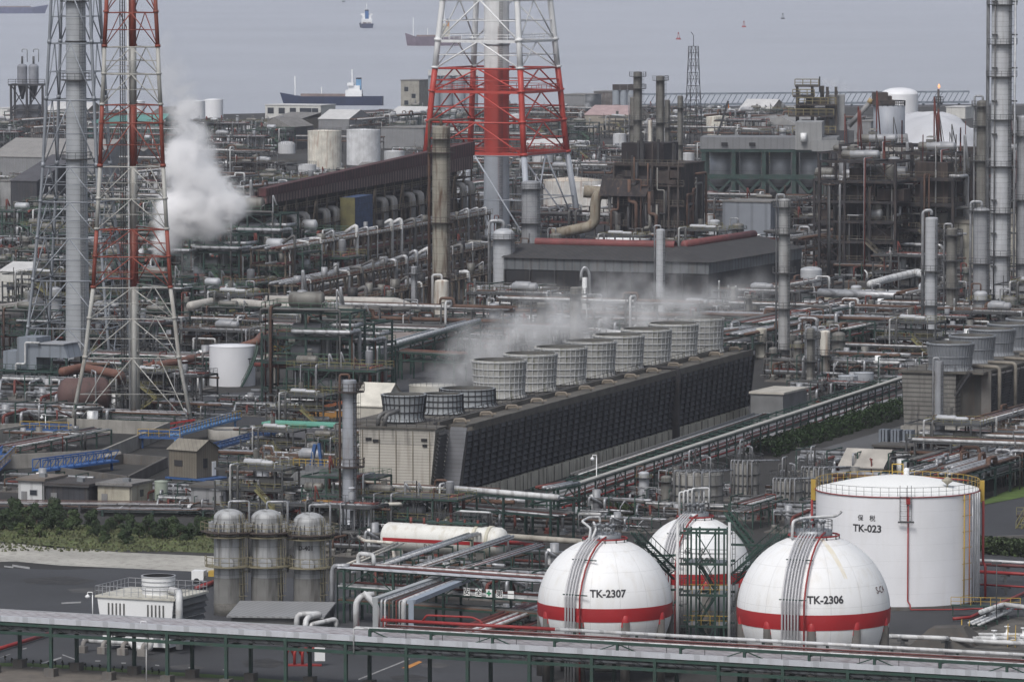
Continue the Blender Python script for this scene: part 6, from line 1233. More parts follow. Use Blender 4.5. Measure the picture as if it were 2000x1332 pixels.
def proto_frame(seed, w, d, lv, lh, stm, railm, pal, noun='process_structure', cat='process structure', dense=1.0, post=.32, deckmat=None):
    r_ = random.Random(seed); parts = []; H = lv * lh; nx = max(2, int(w / 5)); m = MB()
    for i in range(nx + 1):
        for y in (0, d): m.beam((w * i / nx, y, 0), (w * i / nx, y, H * (1 if i % 2 else r_.choice((.78, 1)))), post)
    for k in range(1, lv + 1):
        z = k * lh
        for y in (0, d): m.beam((0, y, z - .2), (w, y, z - .2), post)
        for i in range(nx + 1): m.beam((w * i / nx, 0, z - .2), (w * i / nx, d, z - .2), post * .8)
        if r_.random() < .75: i = r_.randrange(nx); m.beam((w * i / nx, 0, z - lh), (w * (i + 1) / nx, 0, z - .2), .16); m.beam((w * (i + 1) / nx, 0, z - lh), (w * i / nx, 0, z - .2), .16)
    parts.append(('frame', m, stm)); npx = 0
    for k in range(1, lv + 1):
        z = k * lh; a = r_.choice((0, 0, .25)) * w; b = r_.choice((1, 1, .7)) * w
        parts.append(('deck', MB().box(a, -.1, z, b, d + .1, z + .09), deckmat or steel)); parts.append(('handrail', MB().rail([(a, -.1, z), (b, -.1, z), (b, d, z), (a, d, z)], 1.1, 1.8, .075, k == lv), railm))
        for j in range(int(r_.choice((1, 2, 3)) * dense)):
            x = a + (b - a) * r_.random() * .8 + .8; rr = r_.uniform(.5, 1.15)
            if r_.random() < .5: parts.append(('vessel', MB().lathe([(rr * .2, 0), (rr, .5), (rr, lh * r_.uniform(.5, .9))], 14, (x, d * .45, z + .1)).dome(rr, lh * .7 + z, rr * .4, 14, (x, d * .45, 0), 3), r_.choice(pal)))
            else:
                m = MB(); L2 = r_.uniform(2.5, 5); m.lathe([(.001, -L2 / 2 - .3), (rr * .8, -L2 / 2 - .15), (rr, -L2 / 2 + .1), (rr, L2 / 2), (rr * .8, L2 / 2 + .2), (.001, L2 / 2 + .35)], 14); m.trans(Matrix.Translation((min(x, w - 2.5), d * .4, z + rr + .3)) @ Matrix.Rotation(R(90), 4, 'Y')); parts.append(('drum', m, r_.choice(pal)))
    if dense > 1:
        for j in range(lv * 2):
            x = r_.uniform(0, .75) * w; k = r_.randrange(lv); y = r_.uniform(.1, .5) * d; parts.append(('panel', MB().box(x, y, k * lh + .15, x + r_.uniform(.15, .4) * w, y + d * .4, (k + r_.choice((.6, .95, 1.6))) * lh), r_.choice((M('panel_black', (.018, .016, .018), .9, var=.5, streak=.5, dx=1.3, lw=.15, ld=.4), M('panel_rust', (.036, .027, .025), .9, var=.5, streak=.6, dx=1.1, lw=.15, ld=.4), M('panel_slate', (.06, .065, .072), .8, var=.3, streak=.5)))))
    pl_ = PIPES if dense <= 1 else [piped, dsteel, piped, pipeg, pipeb, steel, clad]
    for j in range(int(8 * dense * w / 14)):
        parts.append(('pipe', MB().tube(zgzag(r_, w, d, H), r_.choice((.09, .13, .17, .25, .33)), 7), r_.choice(pl_)))
    for j in range(int(3 * dense)):
        z = r_.choice(range(1, lv + 1)) * lh - .7; y = r_.uniform(0, d); parts.append(('pipe', MB().tube([(-2, y, z), (w + 2, y, z)], r_.choice((.15, .22, .3)), 7), r_.choice(PIPES)))
    for j in range(4): x = r_.uniform(.02, .98) * w; y = r_.uniform(0, d); parts.append(('vent_pipe', MB().tube([(x, y, r_.choice((0, .5)) * H), (x, y, H * r_.uniform(1.05, 1.45)), (x + r_.choice((0, .8)), y, H * 1.05 + .6)], r_.choice((.1, .15, .24)), 7), r_.choice(PIPES)))
    for j in range(2): y = -.7 - j * .5; x = r_.uniform(.1, .9) * w; parts.append(('riser_pipe', MB().tube([(x, d * .5, H + .6), (x, y, H + .6), (x, y, .3)], r_.choice((.14, .22)), 7), r_.choice(PIPES)))
    if lv > 1:
        m = MB(); s_ = w - 1.5; m.stair((s_ - lh * 1.1, -.8, .2), (s_, -.8, lh), .8); 
        if lv > 2: m.stair((s_, -.8, lh), (s_ - lh * 1.1, -.8, 2 * lh), .8)
        parts.append(('stair', m, railm))
    pr_ = Proto('frame', parts, noun, cat, ['%s %s-deck steel frame' % ('{c}', ('one', 'two', 'three', 'four', 'five', 'six')[lv - 1])]); pr_.hgt = H + 1; return pr_
def proto_rack(seed, L_, W, H, stm, npipe=10, noun='pipe_rack', pal=PIPES):
    r_ = random.Random(seed); parts = []; n = int(L_ / 6.5)
    for i in range(n + 1): x = L_ * i / n; parts.append(('portal_frame', MB().beam((x, 0, 0), (x, 0, H), .3).beam((x, W, 0), (x, W, H), .3).beam((x, 0, H - .15), (x, W, H - .15), .25).beam((x, 0, H * .66), (x, W, H * .66), .22), stm))
    for z in (H - .15, H * .66):
        for y in (0, W): parts.append(('long_beam', MB().beam((0, y, z), (L_, y, z), .22), stm))
    for z in (H, H * .66 + .12):
        y = .4
        for j in range(npipe // 2):
            r = r_.choice((.1, .14, .18, .26, .36)); 
            if y + 2 * r > W - .2: break
            zz = z + r; a, b = -1, L_ + 1; P = [(a, y + r, zz), (b, y + r, zz)]
            if r_.random() < .3: c = L_ * r_.uniform(.2, .7); P = [(a, y + r, zz), (c, y + r, zz), (c, y + r, zz + 1.3), (c + 3, y + r, zz + 1.3), (c + 3, y + r, zz), (b, y + r, zz)]
            elif r_.random() < .2: c = L_ * r_.uniform(.4, .8); P = [(a, y + r, zz), (c, y + r, zz), (c, y + r, zz + 1), (c, -1, zz + 1), (c, -1, .3)]
            parts.append(('pipe', MB().tube(P, r, 7), r_.choice(pal))); y += 2 * r + r_.uniform(.15, .5)
    return Proto('rack', parts, noun, 'pipe rack', ['{c} pipe rack'])
def proto_pumps(seed, w=16, d=7):
    r_ = random.Random(seed); parts = []
    for i in range(int(w / 3)):
        x = i * 3 + .8; parts.append(('pump', MB().box(x - .4, 0, .0, x + .5, 2.2, .6).cyl((x, .6, .5), .45, .6, 10), r_.choice((galv, steel, dullred, cladd))))
        parts.append(('pipe', MB().tube([(x, .4, .8), (x, .4, 2 + r_.random() * 2), (x + r_.uniform(-1, 1.5), d * r_.random(), 2.5 + r_.random()), (x + r_.uniform(-1, 1.5), d, .5)], r_.choice((.12, .18, .26)), 7), r_.choice(PIPES)))
    for j in range(6): y = r_.uniform(1.5, d); z = r_.uniform(.7, 4); parts.append(('pipe', MB().tube([(-1.5, y, z), (w * r_.uniform(.5, 1.1), y, z), (w * r_.uniform(.6, 1.1), y - 1.2, z)], r_.choice((.12, .2, .28)), 7), r_.choice(PIPES)))
    m = MB()
    for x in range(0, int(w), 5): m.beam((x, 2, 0), (x, 2, 4), .18).beam((x, d, 0), (x, d, 4), .18).beam((x, 2, 4), (x, d, 4), .18)
    parts.append(('support_frame', m, green)); parts.append(('plinth', MB().box(-.5, -.5, 0, w, d, .2), concd))
    for j in range(2): rr = r_.uniform(.5, .9); parts.append(('vessel', MB().cyl((r_.uniform(1, w - 2), d * .7, .2), rr, r_.uniform(2.5, 5), 14), r_.choice((cladw, clad, cladd, white))))
    return Proto('pump', parts, 'pump_skid', 'pump skid', ['{c} pump skid'])
def proto_vessels(seed, stm=steel):
    r_ = random.Random(seed); parts = []; w = 14; n = r_.choice((2, 3)); 
    for i in range(n):
        x = (i + .5) * w / n; rr = r_.uniform(.8, 1.7); H = r_.uniform(7, 15); parts.append(('vessel', MB().cyl((x, 2.5, 0), rr, H * .15, 16).lathe([(rr, H * .15), (rr, H)], 18, (x, 2.5, 0)).dome(rr, H, rr * .5, 18, (x, 2.5, 0), 4), r_.choice((clad, cladw, cladd, cladd))))
        parts.append(('platform', MB().lathe([(rr, H * .85), (rr + 1, H * .85), (rr + 1, H * .85 + .12), (rr, H * .85 + .12)], 14, (x, 2.5, 0)), stm)); parts.append(('handrail', MB().rail([(x + (rr + 1) * math.cos(R(k * 45)), 2.5 + (rr + 1) * math.sin(R(k * 45)), H * .85) for k in range(8)], 1.1, 1.5, .08, True), r_.choice((yg, steel, green))))
        parts.append(('overhead_pipe', MB().tube([(x, 2.5, H), (x, 2.5, H + rr + 1), (x - rr - .6, 2.3, H + rr + 1), (x - rr - .6, 2.3, 1), (x - rr - 2, 1, 1)], .2, 7), r_.choice(PIPES)))
    for j in range(6): parts.append(('pipe', MB().tube(zgzag(r_, w, 6, 6), r_.choice((.12, .2, .28)), 7), r_.choice(PIPES)))
    m = MB()
    for x in (0, w / 2, w): m.beam((x, 5.5, 0), (x, 5.5, 7), .25)
    m.beam((0, 5.5, 7), (w, 5.5, 7), .25); m.beam((0, 5.5, 4), (w, 5.5, 4), .22); parts.append(('rear_frame', m, stm))
    return Proto('vessels', parts, 'vessel_group', 'process vessels', ['%s clustered {c} upright vessels' % ('two', 'three')[n - 2]])
rt = M('rail_dim', (.12, .105, .08), .8); rg_ = M('rail_green', (.07, .13, .09), .7); bsteel = M('steel_brown', (.022, .020, .023), .85, var=.4, streak=.5)
yg = M('rail_yellowgreen', (.20, .185, .085), .7)
PR = {
 'green': [proto_frame(1, 16, 8, 3, 3.6, green, rg_, [cladd, clad, cladw]), proto_frame(2, 20, 9, 2, 4.2, green, yg, [cladd, clad, cladw]), proto_frame(3, 14, 8, 4, 3.4, dgreen, rg_, [cladd, clad])],
 'brown': [proto_frame(11, 18, 9, 4, 4.4, bsteel, rt, [cladd, dsteel, clad], dense=1.4, post=.5, deckmat=dsteel), proto_frame(12, 22, 9, 3, 4.6, bsteel, rt, [cladd, dsteel], dense=1.4, post=.5, deckmat=dsteel), proto_frame(13, 16, 10, 6, 4.2, bsteel, rt, [cladd, clad], dense=1.4, post=.5, deckmat=dsteel)],
 'grey': [proto_frame(21, 18, 8, 2, 4.0, steel, steel, [cladd, clad, cladw]), proto_frame(22, 15, 8, 3, 3.8, steel, yg, [cladd, cladw]), proto_frame(23, 22, 9, 2, 3.6, steel, rt, [cladd, clad])],
 'rack': [proto_rack(31, 40, 7, 6, green, 18), proto_rack(32, 40, 6, 7.5, steel, 16), proto_rack(33, 40, 8, 5.5, dgreen, 20)],
 'brack': [proto_rack(34, 40, 7, 6.5, bsteel, 16, pal=[piped, pipeb, pipeg, pipem]), proto_rack(35, 40, 7, 8, rust, 16, pal=[piped, pipeb, pipeb, pipeg])],
 'pump': [proto_pumps(41), proto_pumps(42, 20, 8), proto_pumps(43, 14, 6), proto_pumps(44, 18, 9)],
 'ves': [proto_vessels(51), proto_vessels(52, green), proto_vessels(53), proto_vessels(54, rust)]}
CN = {'green': 'green', 'brown': 'rusty brown', 'grey': 'grey', 'rack': 'green and grey', 'brack': 'rust brown', 'pump': 'grey', 'ves': 'clad'}
LM = [('the TK-023 tank', 1752, 1060), ('the TK-2307 sphere', 1181, 1180), ('the TK-2308 sphere', 1358, 1080), ('the three domed reactors', 525, 1100), ('the striped gas drum', 860, 1060), ('the slatted cooling tower', 780, 910), ('the low fan stacks', 850, 790), ('the nearest tall fan stack', 975, 740),
      ('the middle tall fan stacks', 1180, 690), ('the farthest tall fan stack', 1388, 650), ('the far end of the dark louvres', 1465, 760), ('the right cooling tower', 1850, 760), ('the rusty tall column', 862, 450), ('the short white column', 863, 600), ('the red-white chimney base', 970, 440), ('the dark warehouse', 1150, 540), ('the right warehouse wing', 1430, 520),
      ('the furnace row', 700, 430), ('the left end of the furnace row', 540, 480), ('the flare tower', 260, 620), ('the right flare tower leg', 380, 800), ('the left flare tower leg', 160, 800), ('the lattice chimney base', 150, 640), ('the silo block', 1490, 330), ('the hopper tower', 1736, 320), ('the twin stained columns', 1265, 350), ('the black lattice mast', 1354, 220), ('the white stockpile', 1810, 270),
      ('the looped ringed column', 1818, 560), ('the tallest column', 1953, 480), ('the tall dirty clad column', 1531, 560), ('the spiral-stair tank', 454, 720), ('the large steam plume', 390, 400), ('the second steam wisp', 380, 550), ('the green hedge', 1620, 850), ('the elevated brown cabin', 378, 900), ('the white panelled hut', 60, 960), ('the boiler house', 1260, 400), ('the tan duct', 1150, 420), ('the blue-yellow screens', 670, 430),
      ('the grey twin tanks', 1672, 760), ('the cream twin pipe', 680, 600), ('the teal hangars', 235, 255), ('the stained twin tanks', 670, 290), ('the moored tanker', 640, 200), ('the twin silos by the sea', 50, 190), ('the dome tank', 1757, 200), ('the maroon drum', 165, 770), ('the slim blue-grey column', 683, 900), ('the orange-roofed tank', 1120, 380), ('the blue-grey block', 1456, 430), ('the beige hall', 1880, 500), ('the wide left shed', 90, 320), ('the beige windowed block', 800, 190), ('the rusty tanks by the crane', 1400, 245)]
USED = set()
ORD = ['', 'second ', 'third ', 'fourth ', 'fifth ', 'sixth ', 'seventh ', 'eighth ']
def rel(x, y, lx, ly):
    dx, dy = x - lx, (y - ly) * 1.6
    if abs(dx) > abs(dy) * 1.8: s_ = 'left of' if dx < 0 else 'right of'
    elif abs(dy) > abs(dx) * 1.8: s_ = 'behind' if dy < 0 else 'in front of'
    else: s_ = ('behind and ' if dy < 0 else 'in front and ') + ('left of' if dx < 0 else 'right of')
    return s_
def autolabel(P, key, x, y, extra=''):
    near = sorted(LM, key=lambda l: (l[1] - x) ** 2 + ((l[2] - y) * 1.6) ** 2)[:4]; base = P.feats[0].replace('{c}', CN[key])
    for l in near[:2]:
        s_ = '%s %s %s' % (base, rel(x, y, l[1], l[2]), l[0])
        if s_ not in USED: USED.add(s_); return s_
    for q in range(1, 8):
        for l in near[:4]:
            s_ = '%s%s %s %s' % (ORD[q], base, rel(x, y, l[1], l[2]), l[0])
            if s_ not in USED: USED.add(s_); return s_
    return s_
# no-build areas in pixels (ground): roads, cooling towers, tanks, buildings
def inpoly(x, y, P):
    c = False; n = len(P); j = n - 1
    for i in range(n):
        if (P[i][1] > y) != (P[j][1] > y) and x < (P[j][0] - P[i][0]) * (y - P[i][1]) / (P[j][1] - P[i][1]) + P[i][0]: c = not c
        j = i
    return c
NO = [[(640, 1030), (700, 860), (1420, 690), (1480, 700), (1480, 830), (1150, 960), (900, 1030)], [(1480, 770), (1780, 700), (2100, 660), (2100, 900), (1740, 880), (1420, 960), (1300, 970)], [(1100, 1020), (1760, 790), (1770, 740), (1480, 830), (1040, 975)],
      [(-50, 1000), (400, 1010), (440, 1240), (-50, 1290)], [(400, 980), (660, 985), (660, 1240), (400, 1240)], [(1040, 1010), (1960, 1000), (2100, 1300), (1040, 1400)], [(970, 600), (970, 545), (1340, 540), (1500, 500), (1520, 560), (1350, 600)],
      [(500, 620), (510, 540), (950, 470), (1010, 560), (700, 650), (560, 640)], [(-50, 340), (-50, 300), (240, 300), (210, 350)], [(440, 860), (440, 770), (680, 750), (760, 700), (940, 700), (960, 740), (780, 830), (660, 870)], [(-50, 1005), (-50, 850), (660, 850), (660, 1005)],
      [(100, 810), (100, 740), (240, 740), (230, 820)], [(1590, 360), (1590, 205), (2050, 205), (2050, 310), (1800, 310)], [(1360, 390), (1360, 330), (1640, 330), (1640, 390)], [(1170, 490), (1170, 440), (1350, 440), (1350, 490)], [(590, 335), (590, 300), (760, 300), (760, 335)], [(1670, 390), (1670, 350), (1800, 350), (1800, 390)],
      [(130, 730), (130, 690), (180, 690), (180, 730)], [(380, 780), (380, 720), (520, 700), (520, 770)], [(1030, 425), (1030, 375), (1240, 375), (1240, 425)], [(1590, 610), (1590, 570), (1800, 570), (1800, 610)], [(490, 260), (490, 200), (660, 200), (660, 290)], [(1780, 560), (1780, 530), (2050, 530), (2050, 560)]]
def blocked(p, w=10, d=6):
    for fx, fy in ((0, 0), (w, 0), (w / 2, d / 2), (0, d), (w, d)):
        q = p + U * fx + V * fy; x, y = px(q)
        if any(inpoly(x, y, n) for n in NO): return True
    return False
r_ = random.Random(5)
def zone(x, y):
    if x > 1480 and 300 < y < 560: return [('brown', 6), ('brack', 2), ('ves', 1)]
    if 880 < x < 1480 and 430 < y < 480: return [('brown', 2), ('brack', 2)]
    if 500 < x < 1000 and 430 < y < 600: return [('brack', 1), ('brown', 3), ('pump', 2)]
    if x < 620 and 440 < y < 640: return [('green', 6), ('rack', 3), ('ves', 2), ('grey', 1)]
    if y < 300: return [('grey', 3), ('green', 2), ('ves', 2), ('rack', 4), ('pump', 1)]
    if y < 440: return [('green', 3), ('grey', 4), ('ves', 2), ('rack', 5), ('brown', 2), ('brack', 1)]
    if x > 1400 and y < 800: return [('rack', 6), ('grey', 3), ('ves', 3), ('pump', 4), ('brack', 2)]
    return [('rack', 4), ('green', 3), ('grey', 3), ('ves', 2), ('pump', 4)]
CAPS = [(1340, 1700, 385, 480, 382), (1660, 1800, 360, 470, 330), (1180, 1360, 470, 545, 440), (960, 1350, 575, 690, 590), (1340, 1520, 540, 640, 560), (500, 950, 540, 680, 520), (560, 790, 330, 440, 330), (1030, 1240, 400, 470, 408), (820, 960, 440, 520, 420), (1560, 1920, 455, 560, 290), (-60, 230, 340, 470, 345), (230, 560, 235, 400, 235), (560, 2050, 205, 290, 206), (1180, 1360, 290, 440, 285), (1690, 2050, 300, 350, 290), (800, 1180, 290, 420, 285)]
cnt = 0
O0 = Vector((0, 600, 0)); vv = 0; row = 0
while True:
    vv += 0; base = O0 + V * vv; D = vv
    if vv > 2150: break
    step = 24 + vv * .022
    uu = -900 + r_.uniform(0, 12)
    while uu < 900:
        p = base + U * uu + V * r_.uniform(-4, 4)
        adv = r_.uniform(20, 30)
        if p.y > 640 and p.y < 2640:
            x, y = px(p)
            if -60 < x < 2030 and y < 1230 and y > 212 + (30 if x < 800 else 0) * 1:
                zs_ = zone(x, y); key = r_.choices([k for k, _ in zs_], [w for _, w in zs_])[0]; far = max(1.0, p.y / 1500)
                if not blocked(p, 14, 6):
                    P = r_.choice(PR[key]); s_ = r_.uniform(.85, 1.2); rz = ROT
                    if 'rack' in key:
                        adv = 42
                        if r_.random() < .45: rz = ROT + 90; adv = 16
                    if y < 440 and key in ('grey', 'green', 'brown'): s_ *= r_.uniform(.8, 1.15)
                    sz_ = s_ * (r_.uniform(.8, 1.3) if key not in ('pump',) else 1)
                    if y < 260: sz_ *= .8
                    hh = {'green': 12, 'brown': 20, 'grey': 9, 'rack': 7, 'brack': 8, 'pump': 5, 'ves': 15}[key] if 'frame' not in P.key else P.hgt
                    mt = y - (75 if y > 440 else 45)
                    for (x0, x1, y0_, y1_, top) in CAPS:
                        if x0 - 40 < x < x1 and y0_ < y < y1_: mt = top if mt < top or (x > 1560 and y > 455) else mt
                    top_ = y - hh * sz_ * F / p.y
                    if top_ < mt: sz_ = max(.3, (y - mt) / (hh * F / p.y)); s_ = max(.7, min(s_, sz_ * 1.4))
                    if sz_ < .42: P = r_.choice(PR['pump']); sz_ = max(.5, min(1, (y - mt) / (5 * F / p.y))); key = 'pump'; s_ = 1
                    place_proto(P, p, rz, autolabel(P, key, x, y), s_, sz_, 'process modules of kind ' + key if False else {'green': 'green open steel structures', 'brown': 'rusty brown steel structures', 'grey': 'grey open steel structures', 'rack': 'plant pipe racks', 'brack': 'rust brown pipe racks', 'pump': 'low pump skids', 'ves': 'upright vessel clusters'}[key])
                    cnt += 1
        uu += adv
    vv += step
r_ = random.Random(77)
O0 = Vector((0, 600, 0)); vv = 0; row = 0
while True:
    vv += 0; base = O0 + V * vv; D = vv
    if vv > 2150: break
    step = 34 + vv * .03
    uu = -900 + r_.uniform(0, 12)
    while uu < 900:
        p = base + U * uu + V * r_.uniform(-4, 4)
        adv = r_.uniform(16, 30)
        if p.y > 640 and p.y < 2640:
            x, y = px(p)
            if -40 < x < 2020 and 300 < y < 830 and not (1360 < x < 1900 and y < 480):
                zs_ = [('ves', 5), ('pump', 3), ('brown', 3) if 500 < x < 960 and y < 640 or (x > 1480 and y < 560) else ('grey', 2), ('green', 2) if x < 700 else ('ves', 2)]; key = r_.choices([k for k, _ in zs_], [w for _, w in zs_])[0]; far = max(1.0, p.y / 1500)
                if not blocked(p, 14, 6):
                    P = r_.choice(PR[key]); s_ = r_.uniform(.85, 1.2); rz = ROT
                    if 'rack' in key:
                        adv = 42
                        if r_.random() < .45: rz = ROT + 90; adv = 16
                    if y < 440 and key in ('grey', 'green', 'brown'): s_ *= r_.uniform(.8, 1.15)
                    sz_ = s_ * (r_.uniform(.8, 1.3) if key not in ('pump',) else 1)
                    if y < 260: sz_ *= .8
                    hh = {'green': 12, 'brown': 20, 'grey': 9, 'rack': 7, 'brack': 8, 'pump': 5, 'ves': 15}[key] if 'frame' not in P.key else P.hgt
                    mt = y - (75 if y > 440 else 45)
                    for (x0, x1, y0_, y1_, top) in CAPS:
                        if x0 - 40 < x < x1 and y0_ < y < y1_: mt = top if mt < top or (x > 1560 and y > 455) else mt
                    top_ = y - hh * sz_ * F / p.y
                    if top_ < mt: sz_ = max(.3, (y - mt) / (hh * F / p.y)); s_ = max(.7, min(s_, sz_ * 1.4))
                    if sz_ < .42: P = r_.choice(PR['pump']); sz_ = max(.5, min(1, (y - mt) / (5 * F / p.y))); key = 'pump'; s_ = 1
                    place_proto(P, p, rz, autolabel(P, key, x, y), s_, sz_, 'process modules of kind ' + key if False else {'green': 'green open steel structures', 'brown': 'rusty brown steel structures', 'grey': 'grey open steel structures', 'rack': 'plant pipe racks', 'brack': 'rust brown pipe racks', 'pump': 'low pump skids', 'ves': 'upright vessel clusters'}[key])
                    cnt += 1
        uu += adv
    vv += step
print('MODULES', cnt)
# ================================================================ FOREGROUND PIPE STRUCTURES
def run_rack(label, a, b, W, H, pipes, deck=None, lv=None, mat=green, post=.26, spacing=6.5, name='pipe_rack', **k):
    return rack(name, label, g(*a, 0) if len(a) == 2 else g(*a), g(*b, 0), W, H, pipes, lv, spacing, mat, post, deck=deck, group='hand placed pipe racks' if False else 'green pipe racks', **k)
pp = lambda s, k, W, z, mats=PIPES, rs=(.1, .14, .18, .24): fan_pipes(k, W, z, mats, rs, s)
t, Lq_ = run_rack('green rack with white cover carrying the safety sign, left of the TK-2307 sphere', (664, 1216), (1072, 1246), 4.2, 6.7, pp(3, 7, 4, 4.3) + pp(4, 4, 4, 2.6), [(-.3, 1.1, 6.72, .14, M('cover_white', (.60, .62, .66))), (1.8, 2.6, 6.72, .18, pipew)], [6.55, 4.2, 2.5])
for y, m_ in ((1.35, pipem), (3.1, pipew), (3.6, dullred)): MB().tube([(0, y, 6.95), (Lq_, y, 6.95)], .14, 8).build('pipe', m_, t)
MB().tube([(1, .5, 7), (-1.0, .3, 6.9), (-1.3, .3, 6.2), (-1.3, .3, .3)], .3, 10).build('end_pipe', pipeg, t); MB().tube([(3, 3, 6.9), (3, 3, 8.2), (.5, 3.5, 8.2), (.5, 3.5, 3), (.5, 3.5, .4)], .28, 10).build('end_pipe', pipew, t)
# safety sign boards
rz_ = t.rotation_euler[2]; sg = thing('safety_sign', 'row of five white sign tiles reading 安全✚第一 hung on the green rack', 'sign', t.location, math.degrees(rz_)); board = M('sign_white', (.74, .75, .74), .5, var=.03)
def ux(xp):   # local x on the rack for a pixel column
    a = t.location; d = Vector((math.cos(rz_), math.sin(rz_), 0)); lo, hi = 0, 40
    for _ in range(40):
        m_ = (lo + hi) / 2
        if px(a + d * m_)[0] < xp: lo = m_
        else: hi = m_
    return lo
for xp, ch in ((915, '安'), (938, '全'), (958.5, None), (979, '第'), (1001, '一')):
    x = ux(xp); z = 4.95; b_ = MB().box(x - .42, -.42, z - .47, x + .42, -.36, z + .47).build('sign_tile', board, sg)
    if ch: text_mesh(ch, .88, 'character', ink, b_, lambda a_, c_: Vector((x + a_, -.425, z + c_ )), .015)
    else: MB().box(x - .1, -.44, z - .34, x + .1, -.425, z + .34).box(x - .34, -.442, z - .1, x + .34, -.427, z + .1).build('green_cross', M('cross_green', (.01, .22, .10), .5), b_)
# bundle of ducts coming down from the rack
tb_ = thing('duct_bundle', 'bundle of pale ducts and pipes descending from the white-covered rack to the road', 'duct bundle', g(735, 1238, 0)); o = tb_.location
for i, (dx, r, m_) in enumerate(((0, .42, 'b'), (12, .16, pipeg), (19, .12, pipew), (27, .1, pipeb), (34, .1, piped), (41, .09, dullred), (47, .09, pipew), (55, .3, pipew), (70, .5, 'c'))):
    z = 5.9; a = g(868 + dx * .75, 1124 + dx * .05, z); b = g(733 + dx, 1171 + dx * .06, z); c = Vector((b.x, b.y, .2))
    if m_ in ('b', 'c'):
        mt = M('box_duct', (.34, .36, .37), .6, var=.08) if m_ == 'b' else M('box_blue', (.27, .31, .37), .6, var=.08)
        MB().beam(a - o, b - o + Vector((0, 0, 0)), r * 2, .5).build('box_duct', mt, tb_); MB().beam(b - o + Vector((0, 0, .3)), c - o, r * 2, .6).build('box_duct', mt, tb_)
    else: MB().tube([a - o, b - o, c - o], r, 10).build('pipe', m_, tb_)
for (x, y) in ((800, 1236), (852, 1222)): q = g(x, y, 0) - o; MB().beam((q.x, q.y, 0), (q.x, q.y, 5.4), .32).build('support', green, tb_)
# twin white elbows by the road
te = thing('elbow_pipes', 'two thick white pipes meeting in an arch above a red box beside the duct bundle', 'pipe arch', g(704, 1238, 0))
MB().tube([(-.5, 0, .2), (-.5, 0, 3.9), (.3, .3, 4.7), (1.6, .6, 4.7)], .38, 12).build('pipe', pipew, te); MB().tube([(2.0, 0, .2), (2.0, 0, 3.3), (1.0, .1, 4.4), (.3, .3, 4.9)], .38, 12).build('pipe', pipew, te); MB().box(-.8, -.6, 0, 2.8, .5, .5).build('base_box', piper, te); MB().box(2.6, -.7, 0, 3.2, .2, 2.2).build('hydrant_box', piper, te)
# diagonal runs
def bundle(label, P0_, P1_, z, n_, gap, mats, rs, sup=8, name='pipe_run', zs_=0, mat=green, seed=1):
    a, b = g(P0_[0], P0_[1], z), g(P1_[0], P1_[1], z); d = (b - a).normalized(); s_ = Vector((d.y, -d.x, 0)); o = Vector((a.x, a.y, 0)); t = thing(name, label, 'pipe run', o, 0, 'low multi-pipe runs'); q = 0; rr = random.Random(seed); Lr = (b - a).length
    for i in range(n_):
        r = rs[i % len(rs)]; q += r; e = rr.uniform(-1.5, 1.5); MB().tube([a - o + s_ * q + d * e, b - o + s_ * q + d * e], r, 8).build('pipe', mats[i % len(mats)], t); q += r + gap
    x = 1
    while x < Lr:
        c = a - o + d * x; m = MB(); e = c + s_ * q; m.beam((c.x, c.y, 0), (c.x, c.y, z - .3), .2).beam((e.x, e.y, 0), (e.x, e.y, z - .3), .2).beam((c.x, c.y, z - .4), (e.x, e.y, z - .4), .22); m.build('trestle', mat, t); x += sup
    return t
bundle('four silver pipes slanting up from the reactors toward the striped drum', (690, 1116), (918, 1040), 5.2, 4, .12, [pipeg, pipeg, pipew, pipeg], (.2, .14, .24, .16))
bundle('silver pipes slanting up to the front of the striped drum saddle', (790, 1112), (985, 1048), 4.8, 4, .2, [pipeg, pipew, pipeb, pipeg], (.22, .16, .1, .12), seed=2)
bundle('thin brown and silver pipes between the safety rack and the striped drum', (830, 1128), (1040, 1062), 3.4, 7, .16, [pipeb, pipeg, pipeb, pipew, dullred, pipeg, piped], (.1, .12, .08, .1), seed=3)
bundle('maroon and white pipe bank sloping up to the left side of TK-2307', (858, 1240), (1046, 1172), 2.6, 7, .2, [pipem, dullred, pipem, pipew, piper, pipew, pipeb], (.3, .22, .16, .24, .14, .25, .12), seed=4)
bundle('low rusty pipe bank below the left flank of TK-2307', (920, 1262), (1060, 1206), 1.6, 6, .2, [pipeb, dullred, piped, pipeb], (.16, .2, .12), seed=5)
bundle('white rusty pipe pair running up behind the reactors to the slim column', (655, 1110), (770, 1062), 6.5, 2, .5, [rustwhite, rustwhite], (.17, .12), seed=6)
pline('pipe_loop', 'rust-spotted white pipe loop before the left head of the striped drum', [(700, 1048, 5.5), (712, 1056, 5.5), (766, 1060, 5.5), (766, 1060, 2.8), (772, 1100, 2.5)], .22, rustwhite, None, 'pipe')
pline('pipe_loop', 'white goose-neck pipe rising left of the slatted tower legs', [(735, 1000, 2), (735, 985, 5), (783, 984, 5), (786, 1015, 1)], .26, rustwhite, None, 'pipe')
pline('pipe_loop', 'grey-white pipe frame standing left of the slim blue-grey column', [(600, 990, 4.5), (668, 988, 4.5), (671, 1060, .3)], .22, pipeg, None, 'pipe')
pline('pipe_loop', 'white bracket pipe above the right part of the striped drum', [(884, 1002, 3), (900, 998, 5), (958, 1001, 5), (960, 1024, 3)], .16, pipew, None, 'pipe')
run_rack('green rack with thick white top pipe at the foot of the dark louvres', (886, 1042), (1082, 1060), 5, 5.9, pp(8, 6, 4.8, 3.6) + [(.3, 6.3, .42, pipew), (1.5, 6.1, .2, pipeg)], None, [5.7, 3.4], dgreen)
